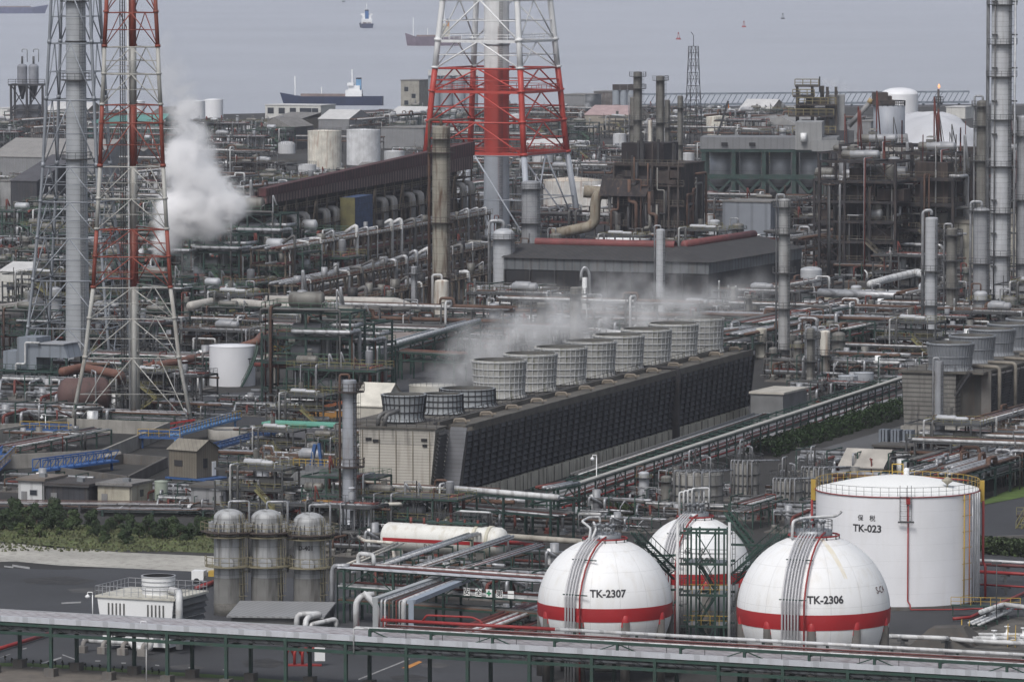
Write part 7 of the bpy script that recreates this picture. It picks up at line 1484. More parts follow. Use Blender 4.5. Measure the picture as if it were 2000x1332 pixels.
run_rack('tall narrow green rack with white risers at the start of the long sloping rack', (1086, 1050), (1135, 1040), 4, 6.8, pp(9, 5, 4, 6.7), None, [6.6, 4.4])
t, _ = run_rack('long sloping green rack with pale cover running up to the right cooling tower', (1120, 1017), (1765, 793), 4.2, 5.0, [(.5, 3.3, .2, dullred), (1.1, 3.3, .16, pipeg), (1.8, 3.3, .2, pipem), (2.6, 3.3, .25, pipeg), (3.4, 3.3, .18, piped), (1.5, 1.9, .15, piper)], [(-.25, .75, 5.0, .22, M('cover_tan', (.34, .34, .32), .8, var=.1))], [4.7, 3.1], green, .2, 5.0)
run_rack('second long green rack parallel behind the pale covered one', (1150, 985), (1500, 862), 3, 4.2, pp(12, 5, 3, 4.2), None, [4.0, 2.8], dgreen, .18)
run_rack('green rack with white pipes crossing the access road left of the fan stacks', (650, 778), (940, 690), 4.5, 6.2, [(.5, 6.6, .4, pipew), (1.5, 6.5, .28, pipew), (2.4, 6.4, .2, pipeg), (3.4, 6.4, .25, pipeg), (1, 4.8, .2, pipeb), (2, 4.8, .2, pipeg)], None, [6.0, 4.6], green, .3, 9)
run_rack('level green rack joining the access road rack from the right', (780, 742), (892, 748), 4, 5.2, pp(14, 5, 4, 5.2), None, [5.0, 3.6])
def cluster(key, i, x, y, s=1, sz=None, rz=ROT, label=None):
    P = PR[key][i]; p = g(x, y, 0); x_, y_ = x, y
    place_proto(P, p, rz, label or autolabel(P, key, x, y), s, sz or s, {'green': 'green open steel structures', 'brown': 'rusty brown steel structures', 'grey': 'grey open steel structures', 'rack': 'plant pipe racks', 'brack': 'rust brown pipe racks', 'pump': 'low pump skids', 'ves': 'upright vessel clusters'}[key])
VR = ROT + 90
for a in (
    # around the reactors, drum and slatted tower
    ('pump', 1, 560, 905, .8, .9), ('pump', 0, 500, 890, .7, .8), ('grey', 1, 470, 925, .6, .6), ('pump', 2, 460, 870, .8, .7), ('pump', 3, 255, 985, .7, .8), ('pump', 0, 420, 905, .7, .7), ('pump', 1, 300, 1000, .6, .6), ('rack', 0, 40, 905, .8, .45, VR), ('pump', 2, 10, 880, .8, .8), ('pump', 3, 150, 975, .6, .6), ('rack', 1, -40, 1000, 1.1, .16, ROT + 17), ('rack', 2, 200, 1008, 1.1, .16, ROT + 17), ('pump', 0, 0, 960, .8, .7),
    ('pump', 1, 1235, 1012, .7, .6), ('pump', 3, 1420, 1015, .7, .8), ('pump', 2, 1500, 985, .6, .7), ('ves', 0, 1230, 985, .5, .4), ('pump', 0, 1130, 1035, .7, .5), ('grey', 1, 520, 850, .7, .6), ('pump', 2, 600, 875, .7, .8), ('pump', 1, 480, 985, .6, .7), ('pump', 3, 1330, 975, .6, .6), ('ves', 2, 640, 960, .6, .5),
    ('pump', 0, 640, 1085, .8, .9), ('grey', 0, 560, 1075, .7, .8), ('pump', 1, 690, 1160, .8, 1), ('pump', 2, 800, 1150, .8, .9), ('pump', 3, 900, 1170, .9, .9), ('pump', 0, 990, 1120, .8, .8), ('green', 1, 700, 1050, .75, .7), ('pump', 2, 860, 1030, .8, 1.1), ('pump', 1, 965, 1040, .8, .9), ('rack', 1, 650, 1020, .6, .7), ('pump', 1, 470, 1025, .8, .8), ('grey', 1, 420, 1030, .7, .75), ('green', 0, 590, 1040, .7, .75), ('pump', 3, 760, 1085, .7, .9), ('pump', 0, 1010, 1200, .7, .7), ('pump', 2, 950, 1225, .7, .6),
    ('ves', 0, 480, 985, .6, .55), ('grey', 2, 500, 975, .7, .8), ('pump', 1, 600, 975, .8, .9), ('ves', 3, 575, 960, .7, .75), ('pump', 2, 445, 960, .8, .8), ('rack', 2, 420, 935, .6, .7), ('green', 1, 600, 920, .6, .6), ('pump', 0, 1080, 1010, .8, .8), ('pump', 3, 1170, 985, .7, .6), ('pump', 2, 1250, 960, .8, .8),
    # between the tanks and the long rack
    ('rack', 0, 1470, 1035, .5, .6, VR), ('pump', 3, 1500, 1040, .9, 1),
    # right
    ('rack', 0, 1840, 960, .9, .75, VR), ('rack', 2, 1880, 975, .8, .8, VR), ('rack', 1, 1800, 925, .8, .8), ('grey', 1, 1770, 925, .8, .7), ('pump', 1, 1860, 930, .9, .9), ('rack', 0, 1870, 905, 1, .8), ('grey', 2, 1930, 915, .8, .8), ('pump', 0, 1970, 935, .9, .9), ('rack', 1, 1930, 880, .9, .6, VR), ('pump', 2, 1960, 870, 1, .8),
    # left middle
    ('green', 2, 512, 803, 1.15, 1.3, ROT + 8), ('green', 2, 590, 790, 1.0, 1.1), ('green', 1, 560, 812, .85, 1.0), ('pump', 0, 420, 792, .8, .45), ('pump', 1, 450, 812, .8, .6), ('grey', 0, 250, 800, .8, .8), ('pump', 2, 300, 820, .9, .8), ('pump', 3, 40, 800, 1, 1), ('rack', 2, -30, 830, .9, .5), ('grey', 1, 200, 800, .8, .6), ('pump', 1, -10, 780, 1, 1.1), ('green', 0, 600, 770, .9, .9), ('pump', 3, 230, 760, .9, 1), ('green', 0, 560, 745, .9, .9),
    ('rack', 0, 180, 735, .9, .7), ('pump', 0, 320, 725, 1, 1), ('grey', 2, 340, 700, .9, .8), ('brack', 1, 480, 690, .8, .6), ('pump', 2, 600, 700, 1, 1), ('pump', 3, 700, 700, 1, 1), ('brack', 0, 640, 680, .9, .5), ('grey', 0, 180, 700, .8, .9), ('pump', 0, 760, 690, 1, .9), ('pump', 1, 860, 680, 1, .9), ('rack', 1, 700, 660, .9, .5), ('pump', 2, 80, 745, 1, 1), ('green', 1, 60, 700, .8, .6), ('green', 2, 0, 700, .8, .7), ('grey', 1, 380, 660, .9, .8), ('grey', 0, 460, 650, .9, .8), ('rack', 1, 250, 670, .9, .7), ('brack', 0, 80, 690, .9, .8, VR), ('rack', 2, 540, 655, 1, .7), ('pump', 0, 600, 640, 1, 1.2), ('ves', 0, 420, 630, .8, .7), ('green', 0, 330, 640, 1, .8), ('green', 2, 240, 640, 1, .8), ('grey', 2, 100, 650, 1, .7), ('ves', 2, 20, 655, .9, .7), ('pump', 3, 800, 655, 1, 1), ('ves', 1, 740, 640, .7, .6), ('pump', 1, 900, 655, 1, 1), ('rack', 0, 880, 640, .9, .5),
    # green unit behind the plume
    ('green', 2, 330, 600, 1.25, 1.25), ('green', 0, 440, 598, 1.2, 1.15), ('green', 2, 420, 575, 1.2, 1.4), ('green', 1, 510, 585, 1.1, 1.2), ('green', 0, 520, 560, 1.1, 1.2), ('green', 2, 340, 560, 1.2, 1.5), ('green', 2, 250, 600, 1.1, 1.2), ('green', 0, 180, 600, 1.1, 1), ('ves', 1, 60, 600, 1, .9), ('pump', 1, 480, 620, 1, .8), ('pump', 2, 330, 622, 1, .8),
    # in front of the furnace row
    ('pump', 3, 900, 600, 1.2, 1.3), ('brown', 1, 885, 545, .9, .6), ('ves', 3, 1000, 560, .8, .6),
    # right middle
    ('rack', 2, 1470, 705, 1.3, .9, VR), ('rack', 0, 1500, 690, 1.3, 1, VR), ('rack', 1, 1560, 670, 1.2, .8, VR), ('rack', 2, 1600, 700, 1.2, .8, VR), ('rack', 0, 1660, 690, 1.2, .8, VR), ('pump', 0, 1500, 745, 1, 1.2), ('pump', 1, 1560, 745, 1, 1.2), ('pump', 2, 1620, 735, 1, 1.2), ('ves', 3, 1480, 740, .7, .6), ('ves', 0, 1550, 725, .8, .7), ('pump', 3, 1690, 740, 1, 1), ('rack', 1, 1640, 720, .9, .6), ('grey', 1, 1710, 720, .8, .8), ('rack', 0, 1680, 660, 1, .7), ('rack', 2, 1600, 650, 1, .7), ('rack', 1, 1720, 640, 1, .7), ('pump', 1, 1740, 700, 1, 1), ('grey', 0, 1740, 670, .9, .7), ('brack', 0, 1660, 640, 1, .6), ('rack', 0, 1500, 640, 1, .6), ('rack', 1, 1520, 610, 1.1, .7, VR), ('pump', 2, 1830, 680, 1, 1.2), ('grey', 2, 1850, 670, .9, .9), ('ves', 0, 1880, 660, .9, .8), ('grey', 1, 1940, 650, 1, .9), ('ves', 1, 1840, 640, .9, .8), ('rack', 2, 1840, 625, 1, .7), ('pump', 3, 1530, 790, .9, 1), ('pump', 0, 1590, 775, .9, .9), ('grey', 0, 1580, 790, .6, .5),
    ('brown', 2, 1600, 548, 1.2, 1.15), ('brown', 0, 1680, 545, 1.3, 1.4), ('brown', 2, 1750, 540, 1.2, 1.2), ('brown', 0, 1590, 520, 1.2, 1.25), ('brown', 2, 1640, 515, 1.2, 1.2), ('brown', 1, 1820, 520, 1.1, 1.5), ('brown', 0, 1780, 500, 1.2, 1.4), ('brown', 0, 1850, 480, 1.2, 1.1),
    ('grey', 2, 1000, 640, 1, .6), ('pump', 0, 1100, 645, 1.2, 1), ('pump', 1, 1200, 640, 1.2, 1), ('pump', 3, 1320, 635, 1.2, 1), ('rack', 2, 960, 650, 1, .6), ('pump', 2, 1400, 650, 1, 1), ('pump', 0, 1020, 665, 1, 1), ('rack', 1, 1090, 625, 1, .5), ('rack', 0, 1250, 620, 1, .5)):
    cluster(*a)
MB_c = col_('process_column', 'broad dull cylinder inside the dark brown frames behind the white roof decks', 1710, 540, 425, 62, M('drum_grey_dark', (.22, .23, .25), .6, .2, var=.15, dz=4, lw=.05, streak=.6), (), dome=.15, pipe=None, ladder=False)
# ================================================================ small items
def lamp(x, y, h, lb):
    p = g(x, y, 0); t = thing('lamp_post', lb, 'lamp post', p, 0, 'white lamp posts'); MB().beam((0, 0, 0), (0, 0, h), .14, None, 6).build('post', white, t); MB().tube([(0, 0, h), (0, 0, h + .3), (-.6, 0, h + .3), (-.6, 0, h)], .06, 6).build('arm', white, t); MB().lathe([(.001, h + .1), (.35, h - .2), (.2, h - .45), (.001, h - .5)], 10, (-.6, 0, 0)).build('lamp_head', white, t)
lamp(181, 1215, 3.4, 'white lamp post left of the small white cooling tower'); lamp(77, 816, 3.0, 'white lamp post behind the yellow-edged concrete pool'); lamp(89, 850, 3.2, 'white lamp post nearer the blue footbridge'); lamp(286, 1330, 6.5, 'thin lamp post rising behind the bottom rack by the white header pipe'); lamp(540, 1196, 4.6, 'round-headed lamp between the middle and right reactors'); lamp(1165, 1000, 8, 'slender light mast before the dark louvres')
p = g(100, 1320, 0); t = thing('marker_post', 'short white marker post beside the bottom-left rack footing', 'post', p); MB().beam((0, 0, .2), (0, 0, 1.9), .22).build('post', white, t); MB().box(-.5, -.3, 0, .5, .3, .25).build('base', concd, t)
# corrugated canopy
t, p, W, H = bldg('canopy', 'grey corrugated canopy roof at the foot of the right reactor', 452, 1232, 176, 28, 8.5, M('canopy_wall', (.12, .12, .12), .8), M('canopy_corr', (.34, .345, .355), .5, .3, var=.06, dx=.9, lw=.45, ld=.35), 'shed', rz=-7, cat='canopy', rh=.08, over=.5)
te = thing('pipe_bend', 'thick white twin pipe bend beside the corrugated canopy', 'pipe', g(585, 1236, 0)); MB().tube([(-.3, 0, .3), (-.3, 0, 2.3), (1.6, 0, 2.3), (2.6, .4, 2.3), (.8, -1.5, 2.0), (.8, -2, .3)], .35, 12).build('pipe', pipew, te); MB().tube([(1.4, -1.4, .3), (1.4, -1.4, 1.2), (4.4, 1, 1.6), (4.4, 1, .4)], .3, 12).build('pipe', pipew, te)
te = thing('valve_station', 'bright red hydrant valve station under the rack near the road', 'valve station', g(560, 1300, 0))
for k in range(4): MB().tube([(k * .9, 0, .2), (k * .9, 0, 1.6), (k * .9 + .4, .5, 2.1), (k * .9 + .8, .5, 1.2)], .16, 8).build('pipe', M('hydrant_red', (.30, .025, .022), .5), te)
MB().box(3.2, -.2, .6, 4.4, .3, 2.2).build('panel', white, te); MB().box(-.3, -.3, 0, 4, .8, .2).build('base', piper, te)
# truck at the yard
p = g(374, 1140, 0); t = thing('truck', 'small white and yellow service truck parked behind the small white cooling tower', 'truck', p, -12); MB().box(0, 0, .5, 1.6, 1.7, 1.7).build('cab', white, t); MB().box(1.7, 0, .6, 4.6, 1.7, 1.0).build('bed', steel, t); MB().box(2.2, .2, 1.0, 4.4, 1.5, 1.7).build('load', yellow, t)
for x in (.7, 3.8): MB().cyl((x, -.05, .4), .38, .2, 12).trans(Matrix.Translation((x, -.05, .4)) @ Matrix.Rotation(R(90), 4, 'X') @ Matrix.Translation((-x, .05, -.4))).build('wheel', black, t)
# white van on the pale road
p = g(1706, 808, 0); t = thing('van', 'white van driving on the pale road beside the green hedge', 'van', p, 70); MB()._add([(0, 0, .4), (4.2, 0, .4), (4.2, 1.7, .4), (0, 1.7, .4), (.1, .1, 1.9), (3.0, .1, 1.9), (3.0, 1.6, 1.9), (.1, 1.6, 1.9), (4.2, 0, 1.0), (4.2, 1.7, 1.0)], [(3, 2, 1, 0), (4, 5, 6, 7), (0, 1, 8, 5, 4), (3, 7, 6, 9, 2), (0, 4, 7, 3), (5, 8, 9, 6), (1, 2, 9, 8)]).build('body', white, t)
MB()._add([(3.05, .2, 1.82), (4.1, .15, 1.08), (4.1, 1.55, 1.08), (3.05, 1.5, 1.82)], [(0, 1, 2, 3)]).trans(Matrix.Translation((.03, 0, .03))).build('windscreen', M('glass_dark', (.03, .035, .045)), t)
MB().box(.4, -.02, 1.15, 2.9, .08, 1.7).build('side_window', M('glass_dark', (.03, .035, .045)), t)
for x in (.8, 3.4):
    for y in (0, 1.6): MB().cyl((0, 0, -.1), .36, .2, 12).trans(Matrix.Translation((x, y, .36)) @ Matrix.Rotation(R(90), 4, 'X')).build('wheel', black, t)
# transformer fins
p = g(1512, 822, 0); t = thing('radiator_bank', 'bank of grey radiator fins beside the switch house', 'radiator bank', p, ROT)
for k in range(6): MB().box(k * .65, 0, .3, k * .65 + .4, 2.5, 3.4).build('fin', bluep, t)
p = g(1716, 872, 0); t = thing('radiator_bank', 'dark triple radiator bank behind the container-like block', 'radiator bank', p, ROT)
for k in range(9): MB().box(k * .55 + (k // 3) * .4, 0, .3, k * .55 + (k // 3) * .4 + .38, 2, 2.8).build('fin', bluep, t)
# concrete mound, right foreground
p = g(1800, 1268, 0); m = MB(); m._add([(-2.2, -1.2, 0), (6.2, 1.3, 0), (8.2, 7.5, 0), (1, 7.5, 0), (1.0, 2, 2.2), (5.2, 3.2, 2.2), (5.9, 5.6, 2.2), (2.0, 5.2, 2.2)], [(4, 5, 6, 7), (0, 1, 5, 4), (1, 2, 6, 5), (2, 3, 7, 6), (3, 0, 4, 7)])
o = m.build('concrete_mound', M('mound', (.075, .07, .065), .9, var=.3, streak=.6)); o.location = p; tag(o, 'dark flat-topped concrete mound right of the TK-2306 sphere', 'mound')
# right foreground valve station
p = g(1925, 1262, 0); t = thing('valve_station', 'white valve station with yellow steps on the right yard', 'valve station', p, -4)
for k, (y, z) in enumerate(((0, .6), (1.2, .8), (2.6, .7), (4, .9))): MB().tube([(-2 + k * .4, y, z), (3 + k, y, z), (3 + k, y + 1, z), (9, y + 1, z)], .22, 10).build('pipe', pipew, t)
for x, y in ((1, 0), (4.5, 2.6), (2.6, 4)): MB().lathe([(.2, 0), (.42, .1), (.42, .5), (.15, .6), (.15, 1.2), (.35, 1.25), (.35, 1.35), (.01, 1.35)], 12, (x, y, .6)).build('valve', white, t)
for x, y in ((-2.4, 3), (3, -1)): MB().stair((x, y, .1), (x + .1, y + 2.2, 1.4), .9).rail([(x - .4, y + 2.2, 1.4), (x - .3, y + 3.4, 1.4)], 1, .6, .07).build('steps', yellow, t)
p = g(1905, 1205, 0); t = thing('platform_bridge', 'green platform with yellow rails and steps right of TK-023 base', 'platform', p, -8)
MB().box(-3, 0, 1.3, 5.5, 1, 1.45).build('deck', green, t); MB().rail([(-3, 0, 1.45), (5.5, 0, 1.45)], 1, 1.2, .07).build('handrail', yellow, t); MB().stair((7.3, .5, .1), (5.5, .5, 1.4), .9).build('steps', green, t)
for x in (-2.8, 1, 5.2): MB().beam((x, .5, 0), (x, .5, 1.3), .16).build('leg', green, t)
bundle('five white pipes in a bank descending right of TK-023 base', (1890, 1216), (1955, 1188), .9, 5, .1, [pipew, pipeg], (.15,), 5, seed=9)
pline('pipe', 'white pipe on low supports at the right edge above the steps', [(1915, 1195, 1.8), (1960, 1180, 1.8), (2040, 1190, 1.8)], .3, pipew, 5, 'pipe')
for (x, y, hgt, lb) in ((1936, 1150, 2.2, 'grey light pole on the tank yard right of TK-023'),): 
    t = thing('light_pole', lb, 'pole', g(x + 10, y + 70, 0)); MB().beam((0, 0, 0), (0, 0, 7.5), .14, None, 6).build('post', steel, t); MB().box(-.6, -.1, 7.4, .6, .1, 7.7).build('lamp_head', steel, t)
# platform with stair at right edge
p = g(1985, 1030, 0); t = thing('stair_platform', 'rusty stair platform at the right edge above the dark bund', 'platform', p, -10); MB().box(0, 0, 1.6, 6, 2.5, 1.75).build('deck', rust, t); MB().rail([(0, 0, 1.75), (6, 0, 1.75)], 1.1, 1, .07).build('handrail', yg, t); MB().stair((.5, -2, 0), (1.4, 0, 1.6), .9).build('steps', yg, t)
for x in (.2, 3, 5.8): MB().beam((x, .2, 0), (x, .2, 1.6), .2).build('leg', rust, t)
m = MB().box(0, 0, 0, 30, .4, 1.0).box(0, 0, 0, .4, 14, 1.0); o = m.build('bund_wall', concd); o.location = g(1916, 1062, 0); o.rotation_euler = (0, 0, R(18)); tag(o, 'low concrete bund wall right of the TK-023 tank', 'wall')
# teal canopy on right
p = g(1868, 945, 0); t = thing('canopy', 'long teal sloping canopy roof right behind TK-023', 'canopy', p, ROT + 78); MB().box(0, 0, 3.2, 24, 3, 3.4).build('roof', M('teal_canopy', (.05, .17, .14), .6), t)
for x in (1, 8, 15, 23): MB().beam((x, 1, 0), (x, 1, 3.2), .2).build('post', green, t)
# pools and blue bridges, left
def wall_ring(name, lb, pts, h, mat, th=.4):
    P = [g(x, y, 0) for x, y in pts]; o = P[0]; m = MB()
    for a, b in zip(P, P[1:] + P[:1]): m.beam(a - o + Vector((0, 0, h / 2)), b - o + Vector((0, 0, h / 2)), th, h)
    q = m.build(name, mat); q.location = o; tag(q, lb, 'basin'); return q
wall_ring('concrete_basin', 'long weathered concrete basin left of the elevated brown cabin', [(-30, 868), (130, 842), (330, 850), (200, 905), (-30, 918)], 2.2, conc); wall_ring('concrete_basin', 'concrete pool walls with yellow edge at the left under the lamp posts', [(-30, 830), (110, 826), (140, 838), (-30, 846)], 1.4, conc)
wall_ring('concrete_basin', 'dark walled pit in front of the blue truss footbridge', [(110, 932), (240, 905), (325, 912), (250, 950)], 1.6, concd)
for (x, y, w_, lb, dark) in ((447, 856, 84, 'round clarifier pool with black water behind the brown cabin', True), (905 * 0 + 560, 862, 60, 'small round tank pool left of the green shed', True), (200, 962 - 60, 74, 'pale round clarifier ring beneath the blue footbridge', False)):
    p = g(x, y, 0); r = w_ / 2 * mpp(p.y); t = thing('clarifier', lb, 'clarifier', p, 0); MB().lathe([(r, 0), (r, 1.6), (r - .3, 1.6), (r - .3, 1.1)], 40).build('ring_wall', conc, t); MB().lathe([(r - .3, 1.3), (.01, 1.3)], 40).build('water', M('black_water', (.008, .01, .018), .25, var=.1) if dark else M('grey_water', (.09, .09, .085), .4), t)
def truss(lb, a, b, w_, h, mat, z=1.5, railm=None, name='footbridge'):
    A_, B_ = g(*a, 0), g(*b, 0); L_ = (B_ - A_).length; d = B_ - A_; t = thing(name, lb, 'footbridge', A_, math.degrees(math.atan2(d.y, d.x)), 'blue footbridges')
    MB().box(0, 0, z, L_, w_, z + .2).build('deck', mat, t); n_ = max(3, int(L_ / 1.8))
    for y in (0, w_):
        m = MB(); m.beam((0, y, z + h), (L_, y, z + h), .18).beam((0, y, z), (L_, y, z), .25)
        for i in range(n_): x = L_ * i / n_; m.beam((x, y, z), (x, y, z + h), .13).beam((x, y, z), (x + L_ / n_, y, z + h), .09)
        m.build('side_truss', mat, t)
    if railm: MB().rail([(0, -.1, z + .2), (L_, -.1, z + .2)], 1.2, 1.5, .08).build('handrail', railm, t)
    for x in (.5, L_ - .5): MB().beam((x, w_ / 2, 0), (x, w_ / 2, z), .3).build('leg', mat, t)
    return t
truss('bright blue truss footbridge over the pit left of the brown cabin', (84, 938), (232, 918), 2, 1.7, M('bright_blue', (.03, .11, .32), .5, var=.15), 1.4, None)
truss('light blue walkway rising right toward the black round pool', (270, 876), (352, 878), 1.5, 1.1, blue, 1.8, yellow); truss('light blue walkway beside the flare tower right leg', (350, 872), (470, 838), 1.6, .9, M('sky_blue', (.10, .25, .50), .5), 1.8, yellow); truss('blue stair-like bridge at the far left edge', (-10, 945), (30, 905), 2, 1.4, M('bright_blue', (.03, .11, .32)), 1.4, yellow)
truss('thin blue pipe bridge right of the elevated brown cabin', (430, 912), (545, 880), 1.2, .7, blue, 3.0); truss('blue walkway beyond the concrete basin at left', (40, 855), (135, 858), 1.2, .9, blue, 1.4, yellow)
te = thing('red_trestle', 'small red lattice trestle beside the right leg of the flare tower', 'trestle', g(300, 846, 0), 8); m = MB(); m.beam((0, 0, 1.2), (7, 0, 2.2), .3).beam((0, 0, .5), (7, 0, 1.4), .2)
for k in range(6): m.beam((k * 1.2, 0, .5 + k * .15), (k * 1.2 + .6, 0, 1.4 + k * .15), .12)
m.build('beam', piper, te)
te = thing('crane_carrier', 'orange mobile crane body parked behind the green shed', 'mobile crane', g(604, 826, 0), 8); MB().box(0, 0, .8, 6.5, 2.4, 2.0).build('body', M('machine_orange', (.32, .16, .04), .6), te); MB().beam((-2, 1, 1.6), (6, 1, 3.4), .5).build('boom', M('machine_orange2', (.30, .09, .04), .6), te)
for x in (.8, 3.0, 5.4): MB().cyl((0, 0, -.2), .55, .4, 12).trans(Matrix.Translation((x, 0, .55)) @ Matrix.Rotation(R(90), 4, 'X')).build('wheel', black, te)
# dark tank house with box near slim column
p = g(573, 992, 0); mm = mpp(p.y); t = thing('tank_house', 'dark ribbed tank with a wedge-shaped hood before the slim blue-grey column', 'tank house', p, ROT); MB().cyl((3, 3, 40 * mm), 31 * mm, 44 * mm, 20).build('tank', M('tank_slate', (.12, .125, .135), .7, na=14, lw=.1, ld=.4), t)
MB().prism([(-1.2, -.5), (5.2, -.5), (5.2, 5), (-1.2, 5)], 48 * mm, 72 * mm, [(.5, -.5), (5.2, -.5), (5.2, 5), (.5, 5)]).build('hood', M('hood_slate', (.16, .165, .17), .7, dx=.8, lw=.2, ld=.3), t)
for x in (0, 5):
    for y in (0, 5): MB().beam((x, y, 0), (x, y, 48 * mm), .3).build('leg', steel, t)
MB().box(1, 1, 0, 4, 4, 45 * mm).build('core', steel, t); MB().rail([(0, 0, 84 * mm), (6, 0, 84 * mm), (6, 5, 84 * mm)], 1, 1, .08).build('handrail', yellow, t); MB().beam((2, 2, 84 * mm), (2.6, 2, 84 * mm + 3), .5).beam((3.6, 2, 84 * mm), (3.2, 2, 84 * mm + 3.2), .4).build('blue_machine', blue, t)
# ================================================================ TREES
def leafmat(nm, c):
    m = M(nm, c, .8, var=.45, sc_=.9); return m
lm1 = leafmat('leaves_dark', (.030, .052, .020)); lm2 = leafmat('leaves_mid', (.045, .072, .026)); lm3 = leafmat('leaves_light', (.075, .105, .035)); bark = M('bark', (.08, .06, .045), .9)
def crown(seed, rx, h, z0, n, size, lumps=12):
    r_ = random.Random(seed); m = MB(); L_ = []
    for i in range(lumps):
        a = r_.uniform(0, 6.28); f = r_.random(); q = rx * .62 * math.sqrt(r_.random()) * (1.15 - .6 * f); L_.append((q * math.cos(a), q * math.sin(a), z0 + h * (.12 + .74 * f), rx * r_.uniform(.28, .5)))
    for i in range(n):
        c = r_.choice(L_); d = Vector((r_.gauss(0, 1), r_.gauss(0, 1), r_.gauss(0, .8))).normalized(); p = Vector(c[:3]) + d * c[3] * r_.uniform(.7, 1.12)
        if p.z < .15: continue
        a = Vector((r_.gauss(0, 1), r_.gauss(0, 1), r_.gauss(0, 1))).normalized(); b = a.cross(d); b = b.normalized() if b.length > .1 else Vector((1, 0, 0)); s_ = size * r_.uniform(.6, 1.3)
        m._add([p - a * s_, p + b * s_ * .6, p + a * s_, p - b * s_ * .6], [(0, 1, 2, 3)])
    return m
def trunk(h, r, seed):
    r_ = random.Random(seed); m = MB(); m.tube([(0, 0, 0), (r * .4, 0, h * .4), (0, r * .5, h)], r, 7)
    for i in range(5): a = i * 1.3; m.beam((0, 0, h * .35 + i * h * .1), (math.cos(a) * h * .35, math.sin(a) * h * .35, h * .7 + i * .1 * h), r * .7)
    return m
TP = []
for i in range(5):
    q = thing('bush_tree', 'x', 'tree', (0, 0, 0), 0, 'dark evergreen trees along the verge'); ALL.pop()
    crown(i + 60, 1.25, 2.9, .1, 2600, .13).build('crown', (lm1, lm1, lm2, lm1, lm3)[i], q); trunk(1.9, .12, i).build('trunk', bark, q); TP.append(q)
tx = [(8, 1034, 1.2), (30, 1036, 1.15), (52, 1034, 1.25), (72, 1035, 1.2), (95, 1034, 1.25), (118, 1035, 1.2), (140, 1036, 1.2), (28, 1020, 1.3), (66, 1020, 1.2), (108, 1022, 1.3), (150, 1030, .95), (180, 1034, 1.15), (186, 1048, .9), (205, 1054, .85), (201, 1062, .7), (232, 1034, 1.0), (248, 1062, 1.1), (255, 1042, .95), (273, 1051, .95), (292, 1040, 1.0), (302, 1051, 1.1), (318, 1053, 1.1), (334, 1048, 1.0), (352, 1055, 1.0), (372, 1053, .9), (390, 1045, 1.1), (408, 1048, 1.1), (215, 1040, .8), (338, 1034, .9), (420, 1040, .9)]
sm = [(38, 1046, .75, 4), (77, 1050, .8, 4), (115, 1045, .5, 4), (176, 1045, .6, 4)]
LB = ['first from the left edge', 'next from the left edge']
def treelabel(i, x, y):
    refs = [(36, 'left of the white panelled hut' if x < 40 else 'in front of the white panelled hut'), (175, 'in front of the dark corrugated shed'), (265, 'in front of the beige shed'), (330, 'in front of the pale green upright tank'), (430, 'left of the nearest domed reactor')]
    where = next(b for a, b in refs if x < a + 0.1 or a == 430); dep = 'rear row' if y < 1032 else ('middle row' if y < 1040 else 'front row')
    sz = 'Tall' if False else ('large' if y < 1037 else 'mid-sized')
    return where, dep, sz
seen = {}
for i, (x, y, s_) in enumerate(tx):
    wh_, dep, sz = treelabel(i, x, y); k = (wh_, dep); seen[k] = seen.get(k, 0) + 1; lb = '%sdark evergreen tree of the %s %s' % (ORD[seen[k] - 1] if seen[k] > 1 else '', dep, wh_)
    q = TP[i % 4]; 
    if i < 4: q.location = g(x, y, 0); q['label'] = lb; q.scale = (s_ * .92, s_ * .92, s_ * .9); ALL.append(q)
    else: copy_tree(q, g(x, y, 0), i * 47, lb, (s_ * .92, s_ * .92, s_ * (.8 + .04 * (i * 7 % 5))))
for i, (x, y, s_, k) in enumerate(sm):
    lb = 'small light green bush %s' % (('nearest the left edge on the grass', 'second along the grass from the left', 'tiny one third along the grass', 'lowest one at the gap between the tree groups')[i])
    if i == 0: q = TP[4]; q.location = g(x, y, 0); q['label'] = lb; q.scale = (s_, s_, s_ * .8); ALL.append(q); q['group'] = 'light bushes on the grass'
    else: copy_tree(TP[4], g(x, y, 0), i * 60, lb, (s_, s_, s_ * .75))
# saplings
sp_ = thing('sapling', 'x', 'sapling', g(10, 1293, 0), 0, 'row of black saplings on the grass strip'); m = crown(9, .16, 1.0, .15, 260, .06, 5); m.build('crown', M('sapling_dark', (.018, .024, .014), .9), sp_); MB().beam((0, 0, 0), (0, 0, .5), .06).build('trunk', bark, sp_)
xs = [10, 23, 52, 65, 80, 95, 108, 122, 135, 167, 180, 195, 210, 223, 239, 252, 283, 297, 310, 326]
for i, x in enumerate(xs):
    y = 1295 + x * .074; lb = 'small black sapling in the row along the grass strip at lower left'
    if i == 0: sp_['label'] = lb
    else: copy_tree(sp_, g(x, y, 0), i * 33, lb, (1, 1, .8 + .4 * ((i * 7) % 5) / 5))
